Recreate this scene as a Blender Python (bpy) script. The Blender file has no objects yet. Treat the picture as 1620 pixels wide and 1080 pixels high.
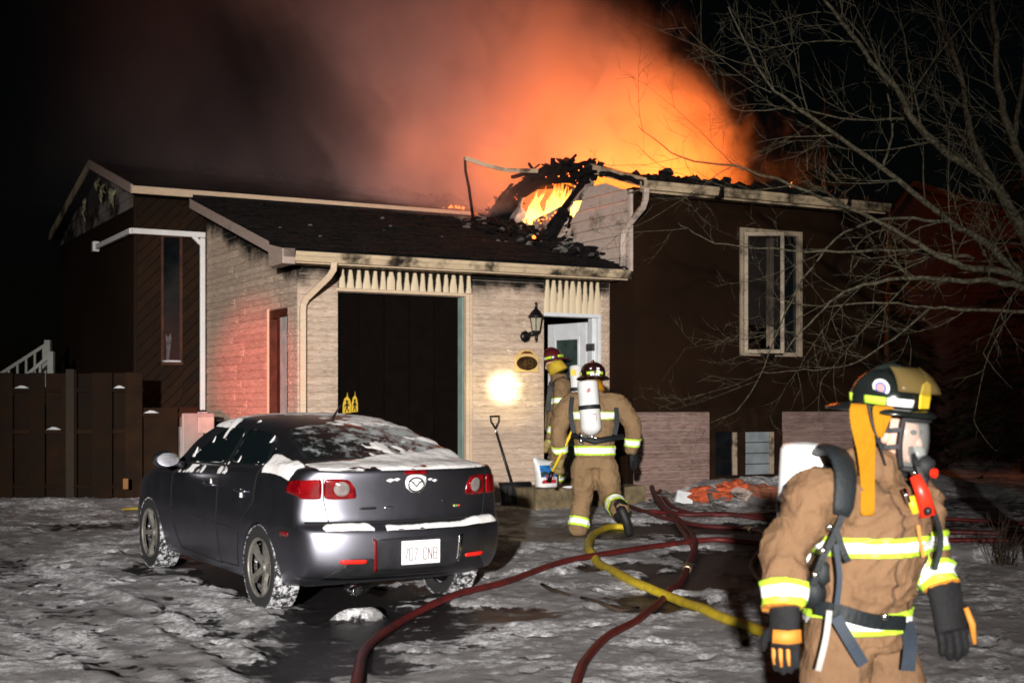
import bpy, bmesh, math, random
import numpy as np
from mathutils import Vector, Matrix
from mathutils.bvhtree import BVHTree
from mathutils import noise as mnoise
R = math.radians
random.seed(7)
rng = np.random.default_rng(11)
S = bpy.context.scene
COL = S.collection

# ------------------------------------------------------------------ camera
F_PX, CAM_H = 2150.0, 1.76
cam = bpy.data.cameras.new('camera')
cam.sensor_width = 36.0
cam.lens = F_PX / 1620.0 * 36.0
cam.shift_y = 100.0 / 1620.0
cam.clip_start = 0.1
cam.clip_end = 900.0
cam_o = bpy.data.objects.new('camera', cam)
cam_o.location = (0, 0, CAM_H)
cam_o.rotation_euler = (R(90), 0, 0)
COL.objects.link(cam_o)
S.camera = cam_o
cam.dof.use_dof = True; cam.dof.focus_distance = 15.0; cam.dof.aperture_fstop = 4.0

# ------------------------------------------------------------------ night sky
SUN_EL, SUN_AZ = R(7.0), R(4.0)      # moonlight from behind the photographer
w = bpy.data.worlds.new('World'); S.world = w; w.use_nodes = True
wn = w.node_tree.nodes; wl = w.node_tree.links
bg = wn['Background']
sky = wn.new('ShaderNodeTexSky'); sky.sky_type = 'NISHITA'; sky.sun_disc = False
sky.sun_elevation = SUN_EL; sky.sun_rotation = R(180) + SUN_AZ
wl.new(sky.outputs[0], bg.inputs[0]); bg.inputs[1].default_value = 0.0003

sun = bpy.data.lights.new('sun', 'SUN'); sun.energy = 0.10; sun.angle = R(0.5); sun.color = (1.0, 0.95, 0.88)
sun_o = bpy.data.objects.new('sun', sun); COL.objects.link(sun_o)
d = Vector((math.sin(SUN_AZ) * 0.2, math.cos(SUN_EL), -math.sin(SUN_EL)))
sun_o.rotation_euler = d.to_track_quat('-Z', 'Y').to_euler()

def spot(name, loc, aim, power, size_deg, blend, color, radius):
    l = bpy.data.lights.new(name, 'SPOT'); l.energy = power; l.spot_size = R(size_deg); l.spot_blend = blend
    l.color = color; l.shadow_soft_size = radius
    o = bpy.data.objects.new(name, l); COL.objects.link(o); o.location = loc
    o.rotation_euler = (Vector(aim) - Vector(loc)).to_track_quat('-Z', 'Y').to_euler()
    return o
# unseen fire engine's lamps behind the photographer; added flood stands in for the flash
spot('added_floodlight', (-1.5, -13.0, 3.7), (-0.75, 17.0, 0.7), 49000, 31, 1.0, (1.0, 0.955, 0.91), 0.16)
spot('fire_engine_searchlight', (-0.9, -13.0, 3.0), (-0.11, 17.87, 1.99), 240000, 0.86, 1.0, (1.0, 0.95, 0.70), 0.05)
spot('fire_engine_searchlight', (-0.9, -13.0, 3.0), (-0.11, 17.87, 1.95), 34000, 2.3, 1.0, (1.0, 0.86, 0.45), 0.05)  # second lamp added for the soft halo round the searchlight spot
spot('fire_engine_beacon', (-6.5, -10.0, 2.8), (-3.45, 18.2, 2.1), 46000, 5.3, 1.0, (1.0, 0.03, 0.02), 0.12)

S.render.engine = 'CYCLES'
S.view_settings.view_transform = 'Standard'
S.view_settings.look = 'None'
S.view_settings.exposure = 0.0
S.view_settings.gamma = 1.0
S.cycles.use_denoising = True
S.cycles.filter_width = 1.7
S.cycles.max_bounces = 6
S.cycles.diffuse_bounces = 3
S.cycles.glossy_bounces = 3
S.cycles.transmission_bounces = 4
S.cycles.transparent_max_bounces = 8
S.cycles.volume_bounces = 2
S.cycles.volume_step_rate = 2.0
S.cycles.volume_max_steps = 128
S.cycles.sample_clamp_indirect = 6.0

# ------------------------------------------------------------------ helpers
def tag(o, label=None, cat=None, group=None, kind=None):
    if label: o['label'] = label
    if cat: o['category'] = cat
    if group: o['group'] = group
    if kind: o['kind'] = kind
    return o
def empty(name, loc=(0, 0, 0), rz=0.0, label=None, cat=None, group=None):
    o = bpy.data.objects.new(name, None); COL.objects.link(o)
    o.location = loc; o.rotation_euler = (0, 0, rz); o.empty_display_size = 0.2
    return tag(o, label, cat, group)
def link_mesh(name, me, mats, parent=None):
    o = bpy.data.objects.new(name, me); COL.objects.link(o)
    if mats is not None:
        for m in (mats if isinstance(mats, (list, tuple)) else [mats]): me.materials.append(m)
    if parent is not None: o.parent = parent
    return o
class MB:
    """collects shapes, links them as one mesh object"""
    def __init__(s): s.v = []; s.f = []; s.mi = []; s.cur = 0
    def add(s, vs, fs):
        n = len(s.v); s.v += [tuple(p) for p in vs]; s.f += [tuple(i + n for i in f) for f in fs]; s.mi += [s.cur] * len(fs); return s
    def box(s, a, b):
        (x0, y0, z0), (x1, y1, z1) = a, b
        return s.add([(x0,y0,z0),(x1,y0,z0),(x1,y1,z0),(x0,y1,z0),(x0,y0,z1),(x1,y0,z1),(x1,y1,z1),(x0,y1,z1)],
                     [(0,3,2,1),(4,5,6,7),(0,1,5,4),(1,2,6,5),(2,3,7,6),(3,0,4,7)])
    def prism(s, poly, vec):
        """polygon (3D points) swept along vec"""
        n = len(poly); vec = Vector(vec); p = [Vector(q) for q in poly]
        nrm = Vector((0, 0, 0))
        for i in range(n): nrm += p[i].cross(p[(i + 1) % n])
        if nrm.dot(vec) > 0: p = p[::-1]
        vs = p + [q + vec for q in p]
        return s.add(vs, [tuple(range(n)), tuple(range(2 * n - 1, n - 1, -1))] + [(j, i, i + n, j + n) for i, j in ((i, (i + 1) % n) for i in range(n))])
    def tube(s, pts, r, n=8, cap=True, flat=1.0, up=None):
        pts = [Vector(p) for p in pts]; m = len(pts)
        rs = r if isinstance(r, (list, tuple)) else [r] * m
        base = len(s.v); ref = None
        for i, p in enumerate(pts):
            t = (pts[min(i + 1, m - 1)] - pts[max(i - 1, 0)])
            t = t.normalized() if t.length > 1e-9 else Vector((0, 0, 1))
            if ref is None:
                ref = Vector(up) if up else (Vector((0, 0, 1)) if abs(t.z) < 0.9 else Vector((1, 0, 0)))
            b = t.cross(ref)
            b = b.normalized() if b.length > 1e-6 else t.orthogonal().normalized()
            nn = b.cross(t).normalized(); ref = nn
            for k in range(n):
                a = 2 * math.pi * (k + .5) / n
                s.v.append(tuple(p + b * (math.cos(a) * rs[i]) + nn * (math.sin(a) * rs[i] * flat)))
        for i in range(m - 1):
            for k in range(n):
                a = base + i * n + k; b2 = base + i * n + (k + 1) % n
                s.f.append((a, b2, b2 + n, a + n)); s.mi.append(s.cur)
        if cap:
            s.f.append(tuple(base + k for k in range(n - 1, -1, -1))); s.mi.append(s.cur)
            s.f.append(tuple(base + (m - 1) * n + k for k in range(n))); s.mi.append(s.cur)
        return s
    def bar(s, pts, w, h, up=(0, 0, 1)):
        """rectangular section swept along points"""
        pts = [Vector(p) for p in pts]; m = len(pts); base = len(s.v); up = Vector(up)
        for i, p in enumerate(pts):
            t = (pts[min(i + 1, m - 1)] - pts[max(i - 1, 0)]).normalized()
            b = t.cross(up)
            b = b.normalized() if b.length > 1e-5 else Vector((1, 0, 0))
            n2 = b.cross(t).normalized()
            for sx, sy in ((-1, -1), (1, -1), (1, 1), (-1, 1)):
                s.v.append(tuple(p + b * (sx * w / 2) + n2 * (sy * h / 2)))
        for i in range(m - 1):
            for k in range(4):
                a = base + i * 4 + k; b2 = base + i * 4 + (k + 1) % 4
                s.f.append((a, b2, b2 + 4, a + 4)); s.mi.append(s.cur)
        s.f.append((base + 3, base + 2, base + 1, base)); s.mi.append(s.cur)
        e = base + (m - 1) * 4; s.f.append((e, e + 1, e + 2, e + 3)); s.mi.append(s.cur)
        return s
    def lathe(s, prof, c=(0, 0, 0), n=20, ax=(0, 0, 1), cap=True):
        """prof: list of (r, h) along axis ax from c"""
        ax = Vector(ax).normalized(); u = ax.orthogonal().normalized(); v2 = ax.cross(u); c = Vector(c); base = len(s.v)
        for r, h in prof:
            for k in range(n):
                a = 2 * math.pi * k / n
                s.v.append(tuple(c + ax * h + u * (r * math.cos(a)) + v2 * (r * math.sin(a))))
        for i in range(len(prof) - 1):
            for k in range(n):
                a = base + i * n + k; b2 = base + i * n + (k + 1) % n
                s.f.append((a, b2, b2 + n, a + n)); s.mi.append(s.cur)
        if cap:
            s.f.append(tuple(base + k for k in range(n - 1, -1, -1))); s.mi.append(s.cur)
            e = base + (len(prof) - 1) * n; s.f.append(tuple(e + k for k in range(n))); s.mi.append(s.cur)
        return s
    def blob(s, c, r, seed=0, rough=.25, sub=2, freq=2.0):
        bm = bmesh.new(); bmesh.ops.create_icosphere(bm, subdivisions=sub, radius=1.0)
        r = (r, r, r) if isinstance(r, (int, float)) else r
        vs = []
        for v in bm.verts:
            q = v.co.copy(); k = 1 + rough * mnoise.noise(q * freq + Vector((seed * 3.1, seed * 1.7, seed)))
            vs.append((c[0] + q.x * k * r[0], c[1] + q.y * k * r[1], c[2] + q.z * k * r[2]))
        fs = [tuple(v.index for v in f.verts) for f in bm.faces]; bm.free()
        return s.add(vs, fs)
    def mesh(s, name, smooth=False):
        me = bpy.data.meshes.new(name); me.from_pydata(s.v, [], s.f)
        if any(s.mi): me.polygons.foreach_set('material_index', s.mi)
        if smooth: me.polygons.foreach_set('use_smooth', [True] * len(me.polygons))
        me.update(); return me
    def build(s, name, mats, parent=None, smooth=False, bevel=0.0, sub=0):
        o = link_mesh(name, s.mesh(name, smooth), mats, parent)
        if bevel:
            b = o.modifiers.new('bevel', 'BEVEL'); b.width = bevel; b.segments = 2; b.limit_method = 'ANGLE'
        if sub:
            q = o.modifiers.new('sub', 'SUBSURF'); q.levels = sub; q.render_levels = sub
        return o

# value noise on numpy arrays
_perm = rng.integers(0, 2**16, size=(256, 256)) / 2.0**16
def vnoise(x, y, s=1.0, seed=0):
    x = np.asarray(x) * s + seed * 17.3; y = np.asarray(y) * s + seed * 9.1
    xi = np.floor(x).astype(int); yi = np.floor(y).astype(int); fx = x - xi; fy = y - yi
    fx = fx * fx * (3 - 2 * fx); fy = fy * fy * (3 - 2 * fy)
    g = lambda i, j: _perm[i % 256, j % 256]
    return (g(xi, yi) * (1 - fx) + g(xi + 1, yi) * fx) * (1 - fy) + (g(xi, yi + 1) * (1 - fx) + g(xi + 1, yi + 1) * fx) * fy
def fbm(x, y, s=1.0, o=4, seed=0, g=.5):
    t = 0; a = 1; n = 0
    for k in range(o):
        t = t + a * vnoise(x, y, s * 2**k, seed + k * 5); n += a; a *= g
    return t / n
def sstep(a, b, x):
    t = np.clip((np.asarray(x, dtype=float) - a) / (b - a), 0, 1); return t * t * (3 - 2 * t)

# ------------------------------------------------------------------ materials
class NT:
    def __init__(s, name):
        s.m = bpy.data.materials.new(name); s.m.use_nodes = True
        s.n = s.m.node_tree.nodes; s.l = s.m.node_tree.links; s.p = s.n['Principled BSDF']
    def new(s, t, **k):
        n = s.n.new(t)
        for a, b in k.items(): setattr(n, a, b)
        return n
    def set(s, sock, val):
        if hasattr(val, 'is_output') or isinstance(val, bpy.types.NodeSocket): s.l.new(val, sock)
        else: sock.default_value = val
    def pos(s, obj=False):
        return s.new('ShaderNodeTexCoord').outputs['Object'] if obj else s.new('ShaderNodeNewGeometry').outputs['Position']
    def noise(s, vec=None, scale=5, detail=4, rough=.55, dist=0):
        n = s.new('ShaderNodeTexNoise'); n.inputs['Scale'].default_value = scale; n.inputs['Detail'].default_value = detail
        n.inputs['Roughness'].default_value = rough; n.inputs['Distortion'].default_value = dist
        if vec is not None: s.l.new(vec, n.inputs['Vector'])
        return n.outputs[0]
    def vor(s, vec=None, scale=5):
        n = s.new('ShaderNodeTexVoronoi'); n.inputs['Scale'].default_value = scale
        if vec is not None: s.l.new(vec, n.inputs['Vector'])
        return n.outputs[0]
    def map(s, vec, scale=(1, 1, 1), rot=(0, 0, 0), loc=(0, 0, 0)):
        n = s.new('ShaderNodeMapping'); s.l.new(vec, n.inputs[0]); n.inputs['Scale'].default_value = scale
        n.inputs['Rotation'].default_value = rot; n.inputs['Location'].default_value = loc
        return n.outputs[0]
    def ramp(s, fac, a, b, lo=0.0, hi=1.0):
        n = s.new('ShaderNodeMapRange', interpolation_type='SMOOTHSTEP'); s.set(n.inputs[0], fac)
        s.set(n.inputs[1], a); s.set(n.inputs[2], b); s.set(n.inputs[3], lo); s.set(n.inputs[4], hi); return n.outputs[0]
    def math(s, op, a, b=0.0, c=None):
        n = s.new('ShaderNodeMath', operation=op); s.set(n.inputs[0], a); s.set(n.inputs[1], b)
        if c is not None: s.set(n.inputs[2], c)
        return n.outputs[0]
    def dot(s, a, b):
        n = s.new('ShaderNodeVectorMath', operation='DOT_PRODUCT'); s.set(n.inputs[0], a); s.set(n.inputs[1], b); return n.outputs['Value']
    def mix(s, fac, a, b):
        n = s.new('ShaderNodeMix', data_type='RGBA'); s.set(n.inputs[0], fac)
        s.set(n.inputs[6], (*a, 1) if isinstance(a, tuple) and len(a) == 3 else a)
        s.set(n.inputs[7], (*b, 1) if isinstance(b, tuple) and len(b) == 3 else b); return n.outputs[2]
    def rand(s): return s.new('ShaderNodeObjectInfo').outputs['Random']
    def bump(s, h, strength=.4, dist=.02, norm=None):
        n = s.new('ShaderNodeBump'); n.inputs['Strength'].default_value = strength; n.inputs['Distance'].default_value = dist
        s.l.new(h, n.inputs['Height'])
        if norm is not None: s.l.new(norm, n.inputs['Normal'])
        s.l.new(n.outputs[0], s.p.inputs['Normal']); return n.outputs[0]
    def col(s, c): s.set(s.p.inputs['Base Color'], (*c, 1) if isinstance(c, tuple) and len(c) == 3 else c); return s
    def rough(s, r): s.set(s.p.inputs['Roughness'], r); return s
    def metal(s, r): s.set(s.p.inputs['Metallic'], r); return s
    def spec(s, r): s.set(s.p.inputs['Specular IOR Level'], r); return s
def pm(name, c, rough=.7, metal=0.0, var=.18, vs=6.0, bump=0.0, bs=40.0, spec=.4, coat=0.0, rnd=0.0, dirt=None, ds=3.0, da=(.5, .7)):
    t = NT(name); ps = t.pos(True); f = t.noise(ps, vs, 5)
    lo = tuple(max(0, x * (1 - var)) for x in c); hi = tuple(min(1, x * (1 + var)) for x in c)
    cc = t.mix(t.ramp(f, .3, .7), lo, hi)
    if rnd:
        k = t.ramp(t.rand(), 0, 1, 1 - rnd, 1 + rnd)
        h = t.new('ShaderNodeHueSaturation'); t.l.new(k, h.inputs['Value']); t.l.new(cc, h.inputs['Color']); cc = h.outputs[0]
    if dirt:
        cc = t.mix(t.ramp(t.noise(ps, ds, 6, .65), da[0], da[1]), cc, dirt)
    t.col(cc); t.rough(t.ramp(f, .2, .8, max(.02, rough - .08), min(1, rough + .08))); t.metal(metal); t.spec(spec)
    if coat: t.p.inputs['Coat Weight'].default_value = coat; t.p.inputs['Coat Roughness'].default_value = .08
    if bump: t.bump(t.noise(ps, bs, 4), bump, .01)
    return t.m
def emit(name, c, strength):
    t = NT(name); t.col((0.02, .005, 0)); t.p.inputs['Emission Color'].default_value = (*c, 1); t.p.inputs['Emission Strength'].default_value = strength
    return t.m
def gz(y): return 0.023 * y
# house frame: u along the garage front, v into the depth
TH = math.atan2(2.19, 3.97); CT, ST = math.cos(TH), math.sin(TH); HL = (-2.62, 16.57)
def hw(u, v, z=0.0): return Vector((HL[0] + u * CT - v * ST, HL[1] + u * ST + v * CT, z))
def px(x, y, Y): return Vector(((x - 810) / F_PX * Y, Y, CAM_H + (640 - y) * Y / F_PX))

M = {}
M['snow'] = None
t = NT('snow'); ps = t.pos(); t.col(t.mix(t.ramp(t.noise(ps, 9, 5), .35, .65), (.62, .64, .68), (.84, .85, .88)))
t.rough(.75); t.p.inputs['Subsurface Weight'].default_value = 0.0; t.bump(t.noise(ps, 60, 5, .7), .5, .02); M['snow'] = t.m
M['black_rubber'] = pm('black_rubber', (.015, .015, .016), .7, bump=.2)
M['black_plastic'] = pm('black_plastic', (.012, .012, .013), .45)
M['black_metal'] = pm('black_metal', (.008, .006, .007), .4, metal=.3)
M['char'] = pm('char', (.008, .007, .007), .95, var=.5, vs=8, bump=.8, bs=25, spec=.1)
M['ash'] = pm('ash', (.10, .09, .085), .95, var=.5, vs=6, bump=.6, bs=20, dirt=(.012, .01, .01), ds=9)
M['white_metal'] = pm('white_metal', (.75, .74, .72), .4, var=.05)
# ================================================================== ground
def axis(fine0, fine1, st, far0, far1):
    a = list(np.arange(fine0, fine1 + 1e-6, st)); s = st
    lo = [fine0]; 
    while lo[-1] > far0: s *= 1.35; lo.append(max(far0, lo[-1] - s))
    s = st; hi = [fine1]
    while hi[-1] < far1: s *= 1.35; hi.append(min(far1, hi[-1] + s))
    return np.array(lo[::-1][:-1] + a + hi[1:])
gx = axis(-7.0, 7.6, .031, -400, 400); gy = axis(5.2, 19.5, .033, -300, 600)
GX, GY = np.meshgrid(gx, gy)
def to_uv(X, Y): return (X - HL[0]) * CT + (Y - HL[1]) * ST, -(X - HL[0]) * ST + (Y - HL[1]) * CT
CAR_C = (-1.159, 10.533); CAR_H = Vector((-.533, .846)).normalized()   # rear axle centre, heading
def ell(X, Y, cx, cy, rx, ry, ang=0.0):
    ca, sa = math.cos(ang), math.sin(ang); dx = X - cx; dy = Y - cy
    return np.sqrt(((dx * ca + dy * sa) / rx) ** 2 + ((-dx * sa + dy * ca) / ry) ** 2)
def ground_fields(X, Y):
    U_, V_ = to_uv(X, Y)
    n1 = fbm(X, Y, .9, 5, 1); n2 = fbm(X, Y, 3.2, 4, 3); n3 = fbm(X, Y, 11, 3, 5)
    wet = np.zeros_like(X)
    def patch(cx, cy, rx, ry, ang=0, k=1.0, soft=.5):
        nonlocal wet
        e = ell(X, Y, cx, cy, rx, ry, ang) + (n2 - .5) * 1.1 + (n1 - .5) * .7
        wet = np.maximum(wet, k * (1 - sstep(1 - soft * .5, 1 + soft * .5, e)))
    hd = math.atan2(CAR_H.y, CAR_H.x)
    patch(CAR_C[0] + CAR_H.x * 1.3, CAR_C[1] + CAR_H.y * 1.3, 2.3, .85, hd)
    patch(-.95, 9.3, .85, .65, 0.3, .80, .9); patch(-.35, 9.9, .8, .4, .2, .82, .9); patch(-1.15, 8.4, .5, .8, 0, .80, .9); patch(-1.2, 9.9, .5, .4, .2)
    patch(1.15, 10.3, .62, .42, .5, .82, .8); patch(1.5, 11.5, .5, .7, -.3, .9); patch(2.2, 12.6, .7, .9, 0, .9); patch(1.0, 12.2, .5, .4, 0, .8)
    patch(.9, 14.9, 1.3, 1.0, 0.2, .66, .8); patch(2.1, 15.2, 1.3, .7, .2, .9, .8); patch(-.2, 16.0, .9, .6, 0.3, .5, .8)
    patch(-3.4, 10.2, 1.9, .45, 2.1, .34, .9); patch(-4.6, 12.1, 1.6, .45, 2.1, .42, .9); patch(-2.7, 8.6, 1.5, .4, 2.2, .36, .9)
    patch(-2.2, 9.7, 1.6, .16, 2.15, .4); patch(-4.2, 15.6, 1.2, .5, .2, .55)
    patch(4.6, 15.5, 1.8, .8, 0, .5, .9); patch(6.5, 18, 3, 1.2, 0, .5, .9)
    snow = 1 - wet
    lump = fbm(X, Y, 4.5, 4, 9)
    foot = np.clip(fbm(X, Y, 2.6, 3, 13) - .45, 0, 1)
    z = 0.023 * np.clip(Y, -300, 60)
    near = sstep(2, 5, Y)
    amp = sstep(12, 16, Y) * .5 + .7
    z = z + near * snow * (.028 + (.026 * (lump - .45) + .015 * (n3 - .5)) * amp + .016 * n2)
    z = z - near * .012 * wet
    # tyre ruts along the driveway, with a ridge pressed up on either side
    a = (X - CAR_C[0]) * -CAR_H.y + (Y - CAR_C[1]) * CAR_H.x
    l_ = (X - CAR_C[0]) * CAR_H.x + (Y - CAR_C[1]) * CAR_H.y
    for off in (1.75, 2.35, 3.15, 3.75, -2.6):
        q = a - off - .10 * np.sin(l_ * .7 + off * 3)
        tread = .5 + .5 * np.sin(l_ * 55 + q * 18)
        z = z + near * snow * (-.015 * np.exp(-(q / .10) ** 4) * (.75 + .25 * tread) + .012 * np.exp(-((np.abs(q) - .16) / .05) ** 2) * (.4 + n2))
    # boot prints
    pr = np.random.default_rng(5)
    for k in range(170):
        yy = 6.5 + 10.5 * pr.random(); xx = (pr.random() * 2 - 1) * .36 * yy; an = pr.random() * 3.1; sel = (np.abs(X - xx) < .3) & (np.abs(Y - yy) < .3)
        if not sel.any(): continue
        e = ell(X[sel], Y[sel], xx, yy, .150, .058, an); z[sel] = z[sel] + snow[sel] * (-.020 * (1 - sstep(.75, 1.0, e)) + .012 * np.exp(-((e - 1.2) / .16) ** 2))
    # clods
    cl = vnoise(X, Y, 13, 21); z = z + near * snow * (.012 * sstep(.78, .90, cl) + .009 * sstep(.80, .92, vnoise(X, Y, 24, 23)))
    # snow pushed against the house and the fence
    bank = (1 - sstep(.15, 1.5, -V_ - .59)) * sstep(4.9, 5.7, U_) * (1 - sstep(9.6, 11, U_)) * .24
    bank = bank + (1 - sstep(.0, .9, -V_)) * sstep(2.2, 2.8, U_) * (1 - sstep(4.0, 4.6, U_)) * .05
    fen = np.exp(-((Y - 17.7) / .4) ** 2) * (1 - sstep(-4.6, -4.0, X)) * .10
    rid = np.exp(-((Y - (12.75 - .12 * (X - 4))) / .22) ** 2) * sstep(2.9, 3.6, X) * .13 * (.5 + n2)
    z = z + bank * (.7 + .6 * n2) + fen + rid
    z = z - .22 * (1 - sstep(4.5, 7.5, Y)) * near
    # snow ridge left behind the bumper
    e = ell(X, Y, -1.10, 9.70, .20, .07, .35); z = z + .10 * (1 - sstep(.3, 1.3, e + (n3 - .5) * .8)); snow = np.maximum(snow, 1 - sstep(.8, 1.4, e + (n3 - .5) * .8))
    snow = snow * (1 - .25 * sstep(.45, .75, n1))
    return z, np.clip(snow, 0, 1)
GZ, GS = ground_fields(GX, GY)
nx, ny = len(gx), len(gy)
vv = np.stack([GX, GY, GZ], -1).reshape(-1, 3)
idx = np.arange(nx * ny).reshape(ny, nx)
ff = np.stack([idx[:-1, :-1], idx[:-1, 1:], idx[1:, 1:], idx[1:, :-1]], -1).reshape(-1, 4)
me = bpy.data.meshes.new('ground'); me.vertices.add(len(vv)); me.vertices.foreach_set('co', vv.ravel())
me.loops.add(ff.size); me.loops.foreach_set('vertex_index', ff.ravel())
me.polygons.add(len(ff)); me.polygons.foreach_set('loop_start', np.arange(0, ff.size, 4)); me.polygons.foreach_set('loop_total', np.full(len(ff), 4))
me.update(); me.validate()
me.polygons.foreach_set('use_smooth', np.ones(len(ff), dtype=bool))
at = me.attributes.new('snow', 'FLOAT', 'POINT'); at.data.foreach_set('value', GS.ravel())
t = NT('trodden_snow'); ps = t.pos()
a = t.new('ShaderNodeAttribute', attribute_name='snow').outputs['Fac']
nf = t.noise(ps, 7, 8, .68); nf2 = t.noise(ps, 26, 6, .65); nf3 = t.noise(ps, 1.6, 4)
mask = t.ramp(t.math('ADD', a, t.math('MULTIPLY', t.math('SUBTRACT', nf, .5), 2.4)), .36, .58)
dirty = t.mix(t.ramp(nf2, .38, .60), (.36, .355, .36), (.86, .865, .89))
dirty = t.mix(t.ramp(t.math('ADD', nf3, t.math('MULTIPLY', nf, .8)), .76, .96), dirty, (.26, .25, .25))
wetc = t.mix(t.ramp(nf2, .4, .7), (.010, .009, .010), (.032, .030, .030))
t.col(t.mix(mask, wetc, dirty)); t.rough(t.ramp(t.math('ADD', mask, t.math('MULTIPLY', t.math('SUBTRACT', nf2, .5), .8)), 0, 1, .38, .9)); t.spec(t.ramp(mask, 0, 1, .5, .2))
t.bump(t.math('ADD', t.math('MULTIPLY', nf2, .7), t.noise(ps, 75, 5, .7)), .55, .03)
ground = link_mesh('ground', me, t.m); tag(ground, kind='structure')
gbvh_v = None
def gh(x, y):
    z, s = ground_fields(np.array([[float(x)]]), np.array([[float(y)]])); return float(z[0, 0])
# ================================================================== the burning house
house = empty('house', (HL[0], HL[1], 0), TH, 'burning split level house with stone faced garage, brown walls and black roof', 'house')
VD = (-ST, CT, 0.0); UD = (CT, ST, 0.0)
VOFF = -(HL[0] * -ST + HL[1] * CT)
def roof_z(v): return 3.60 + .28 * (v + .5)
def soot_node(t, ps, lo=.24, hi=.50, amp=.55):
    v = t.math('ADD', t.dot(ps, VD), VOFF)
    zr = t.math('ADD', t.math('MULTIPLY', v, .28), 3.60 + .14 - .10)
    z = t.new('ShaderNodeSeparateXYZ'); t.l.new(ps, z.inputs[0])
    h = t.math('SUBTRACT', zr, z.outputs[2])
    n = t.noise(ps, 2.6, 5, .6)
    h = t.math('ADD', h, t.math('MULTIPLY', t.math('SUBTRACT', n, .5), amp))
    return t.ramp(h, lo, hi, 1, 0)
def stone_mat(name, c1, c2, c3, soot=True):
    t = NT(name); ps = t.pos(); st = t.map(ps, (7, 7, 70)); st2 = t.map(ps, (12, 12, 110))
    f = t.noise(st, 1.0, 5, .6); f2 = t.noise(st2, 1.0, 4, .6); g = t.noise(ps, 1.1, 4)
    c = t.mix(t.ramp(f, .36, .62), c2, c1); c = t.mix(t.ramp(f2, .56, .70), c, c3)
    c = t.mix(t.ramp(g, .4, .75, 0, .55), c, c2)
    h = t.new('ShaderNodeHueSaturation'); t.l.new(t.ramp(t.rand(), 0, 1, .92, 1.07), h.inputs['Value']); t.l.new(c, h.inputs['Color'])
    c = h.outputs[0]
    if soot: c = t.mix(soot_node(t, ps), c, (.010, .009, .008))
    t.col(c); t.rough(.9); t.spec(.15)
    t.bump(t.math('ADD', t.math('MULTIPLY', f, 1.0), f2), .55, .016); return t.m
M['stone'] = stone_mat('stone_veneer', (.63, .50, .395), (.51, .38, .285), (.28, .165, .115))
M['stone_shaded'] = stone_mat('shaded_stone_veneer', (.30, .205, .18), (.215, .14, .12), (.12, .072, .058), False)  # darker, pinker stone copy; shadow on the wing base put into its colour
M['mortar'] = pm('mortar', (.34, .26, .205), .95, bump=.4)
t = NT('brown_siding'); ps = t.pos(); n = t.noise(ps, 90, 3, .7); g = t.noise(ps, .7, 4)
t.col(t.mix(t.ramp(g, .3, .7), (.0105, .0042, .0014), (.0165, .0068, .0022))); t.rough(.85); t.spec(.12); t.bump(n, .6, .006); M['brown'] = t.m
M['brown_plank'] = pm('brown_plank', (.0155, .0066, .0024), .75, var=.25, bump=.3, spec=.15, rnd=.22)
M['brown_frame'] = pm('brown_frame', (.060, .020, .010), .55, var=.3, spec=.25)
t = NT('roof_shingle'); ps = t.pos(); n = t.noise(ps, 14, 5, .7); v = t.vor(t.map(ps, (9, 9, 3)), 1.0)
c = t.mix(t.ramp(n, .35, .75), (.003, .0028, .0028), (.013, .0105, .0095))
c = t.mix(t.ramp(t.noise(ps, 30, 5, .7), .70, .78), c, (.07, .065, .065)); t.col(c); t.rough(.93); t.spec(.12); t.bump(n, .8, .02); M['shingle'] = t.m
def trim_mat(name, c, sootamt, scale=3.0):
    t = NT(name); ps = t.pos(); f = t.noise(ps, scale, 5, .65); f2 = t.noise(t.map(ps, (1, 1, 4)), 8, 4)
    cc = t.mix(t.ramp(f2, .35, .7), tuple(x * .85 for x in c), c)
    t.col(t.mix(t.ramp(f, sootamt[0], sootamt[1]), cc, (.020, .015, .011))); t.rough(.5); t.spec(.3); return t.m
M['cream'] = trim_mat('cream_trim', (.66, .50, .345), (.62, .85))
M['cream_sooty'] = trim_mat('sooty_cream_trim', (.60, .46, .30), (.45, .66), 2.2)
M['pinkfascia'] = trim_mat('pinkish_fascia', (.44, .33, .28), (.60, .82), 2.5)
M['white_siding'] = trim_mat('scorched_white_siding', (.58, .47, .40), (.52, .74), 2.4)
M['grey_siding'] = trim_mat('smoked_grey_siding', (.26, .22, .20), (.42, .62), 1.8)
# valance ribs: soot has run down between the ribs from the soffit
t = NT('sooty_valance'); oc = t.pos(True); ps = t.pos(); z = t.new('ShaderNodeSeparateXYZ'); t.l.new(ps, z.inputs[0])
rd = t.rand()
sx = t.new('ShaderNodeSeparateXYZ'); t.l.new(oc, sx.inputs[0])
edge = t.math('ABSOLUTE', sx.outputs[0])                                       # 0 mid rib, .05 at the joint
dz = t.math('SUBTRACT', 3.46, z.outputs[2])
reach = t.math('ADD', t.math('MULTIPLY', rd, .15), .07)
k = t.math('SUBTRACT', t.math('DIVIDE', dz, reach), t.math('MULTIPLY', t.math('SUBTRACT', edge, .033), 46))
k = t.math('ADD', k, t.math('MULTIPLY', t.math('SUBTRACT', t.noise(ps, 16, 4), .5), 1.0))
t.col(t.mix(t.ramp(k, .3, 1.3, 1, 0), (.66, .54, .37), (.006, .005, .004))); t.rough(.75); t.spec(.08); M['valance'] = t.m
M['teal'] = pm('teal_jamb', (.22, .31, .28), .45, var=.15)
t = NT('frosted_glass_teal'); ps = t.pos(); t.col(t.mix(t.ramp(t.noise(ps, 6, 4), .3, .7), (.30, .40, .38), (.46, .55, .52))); t.rough(.22); t.spec(.6); M['tealglass'] = t.m
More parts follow.
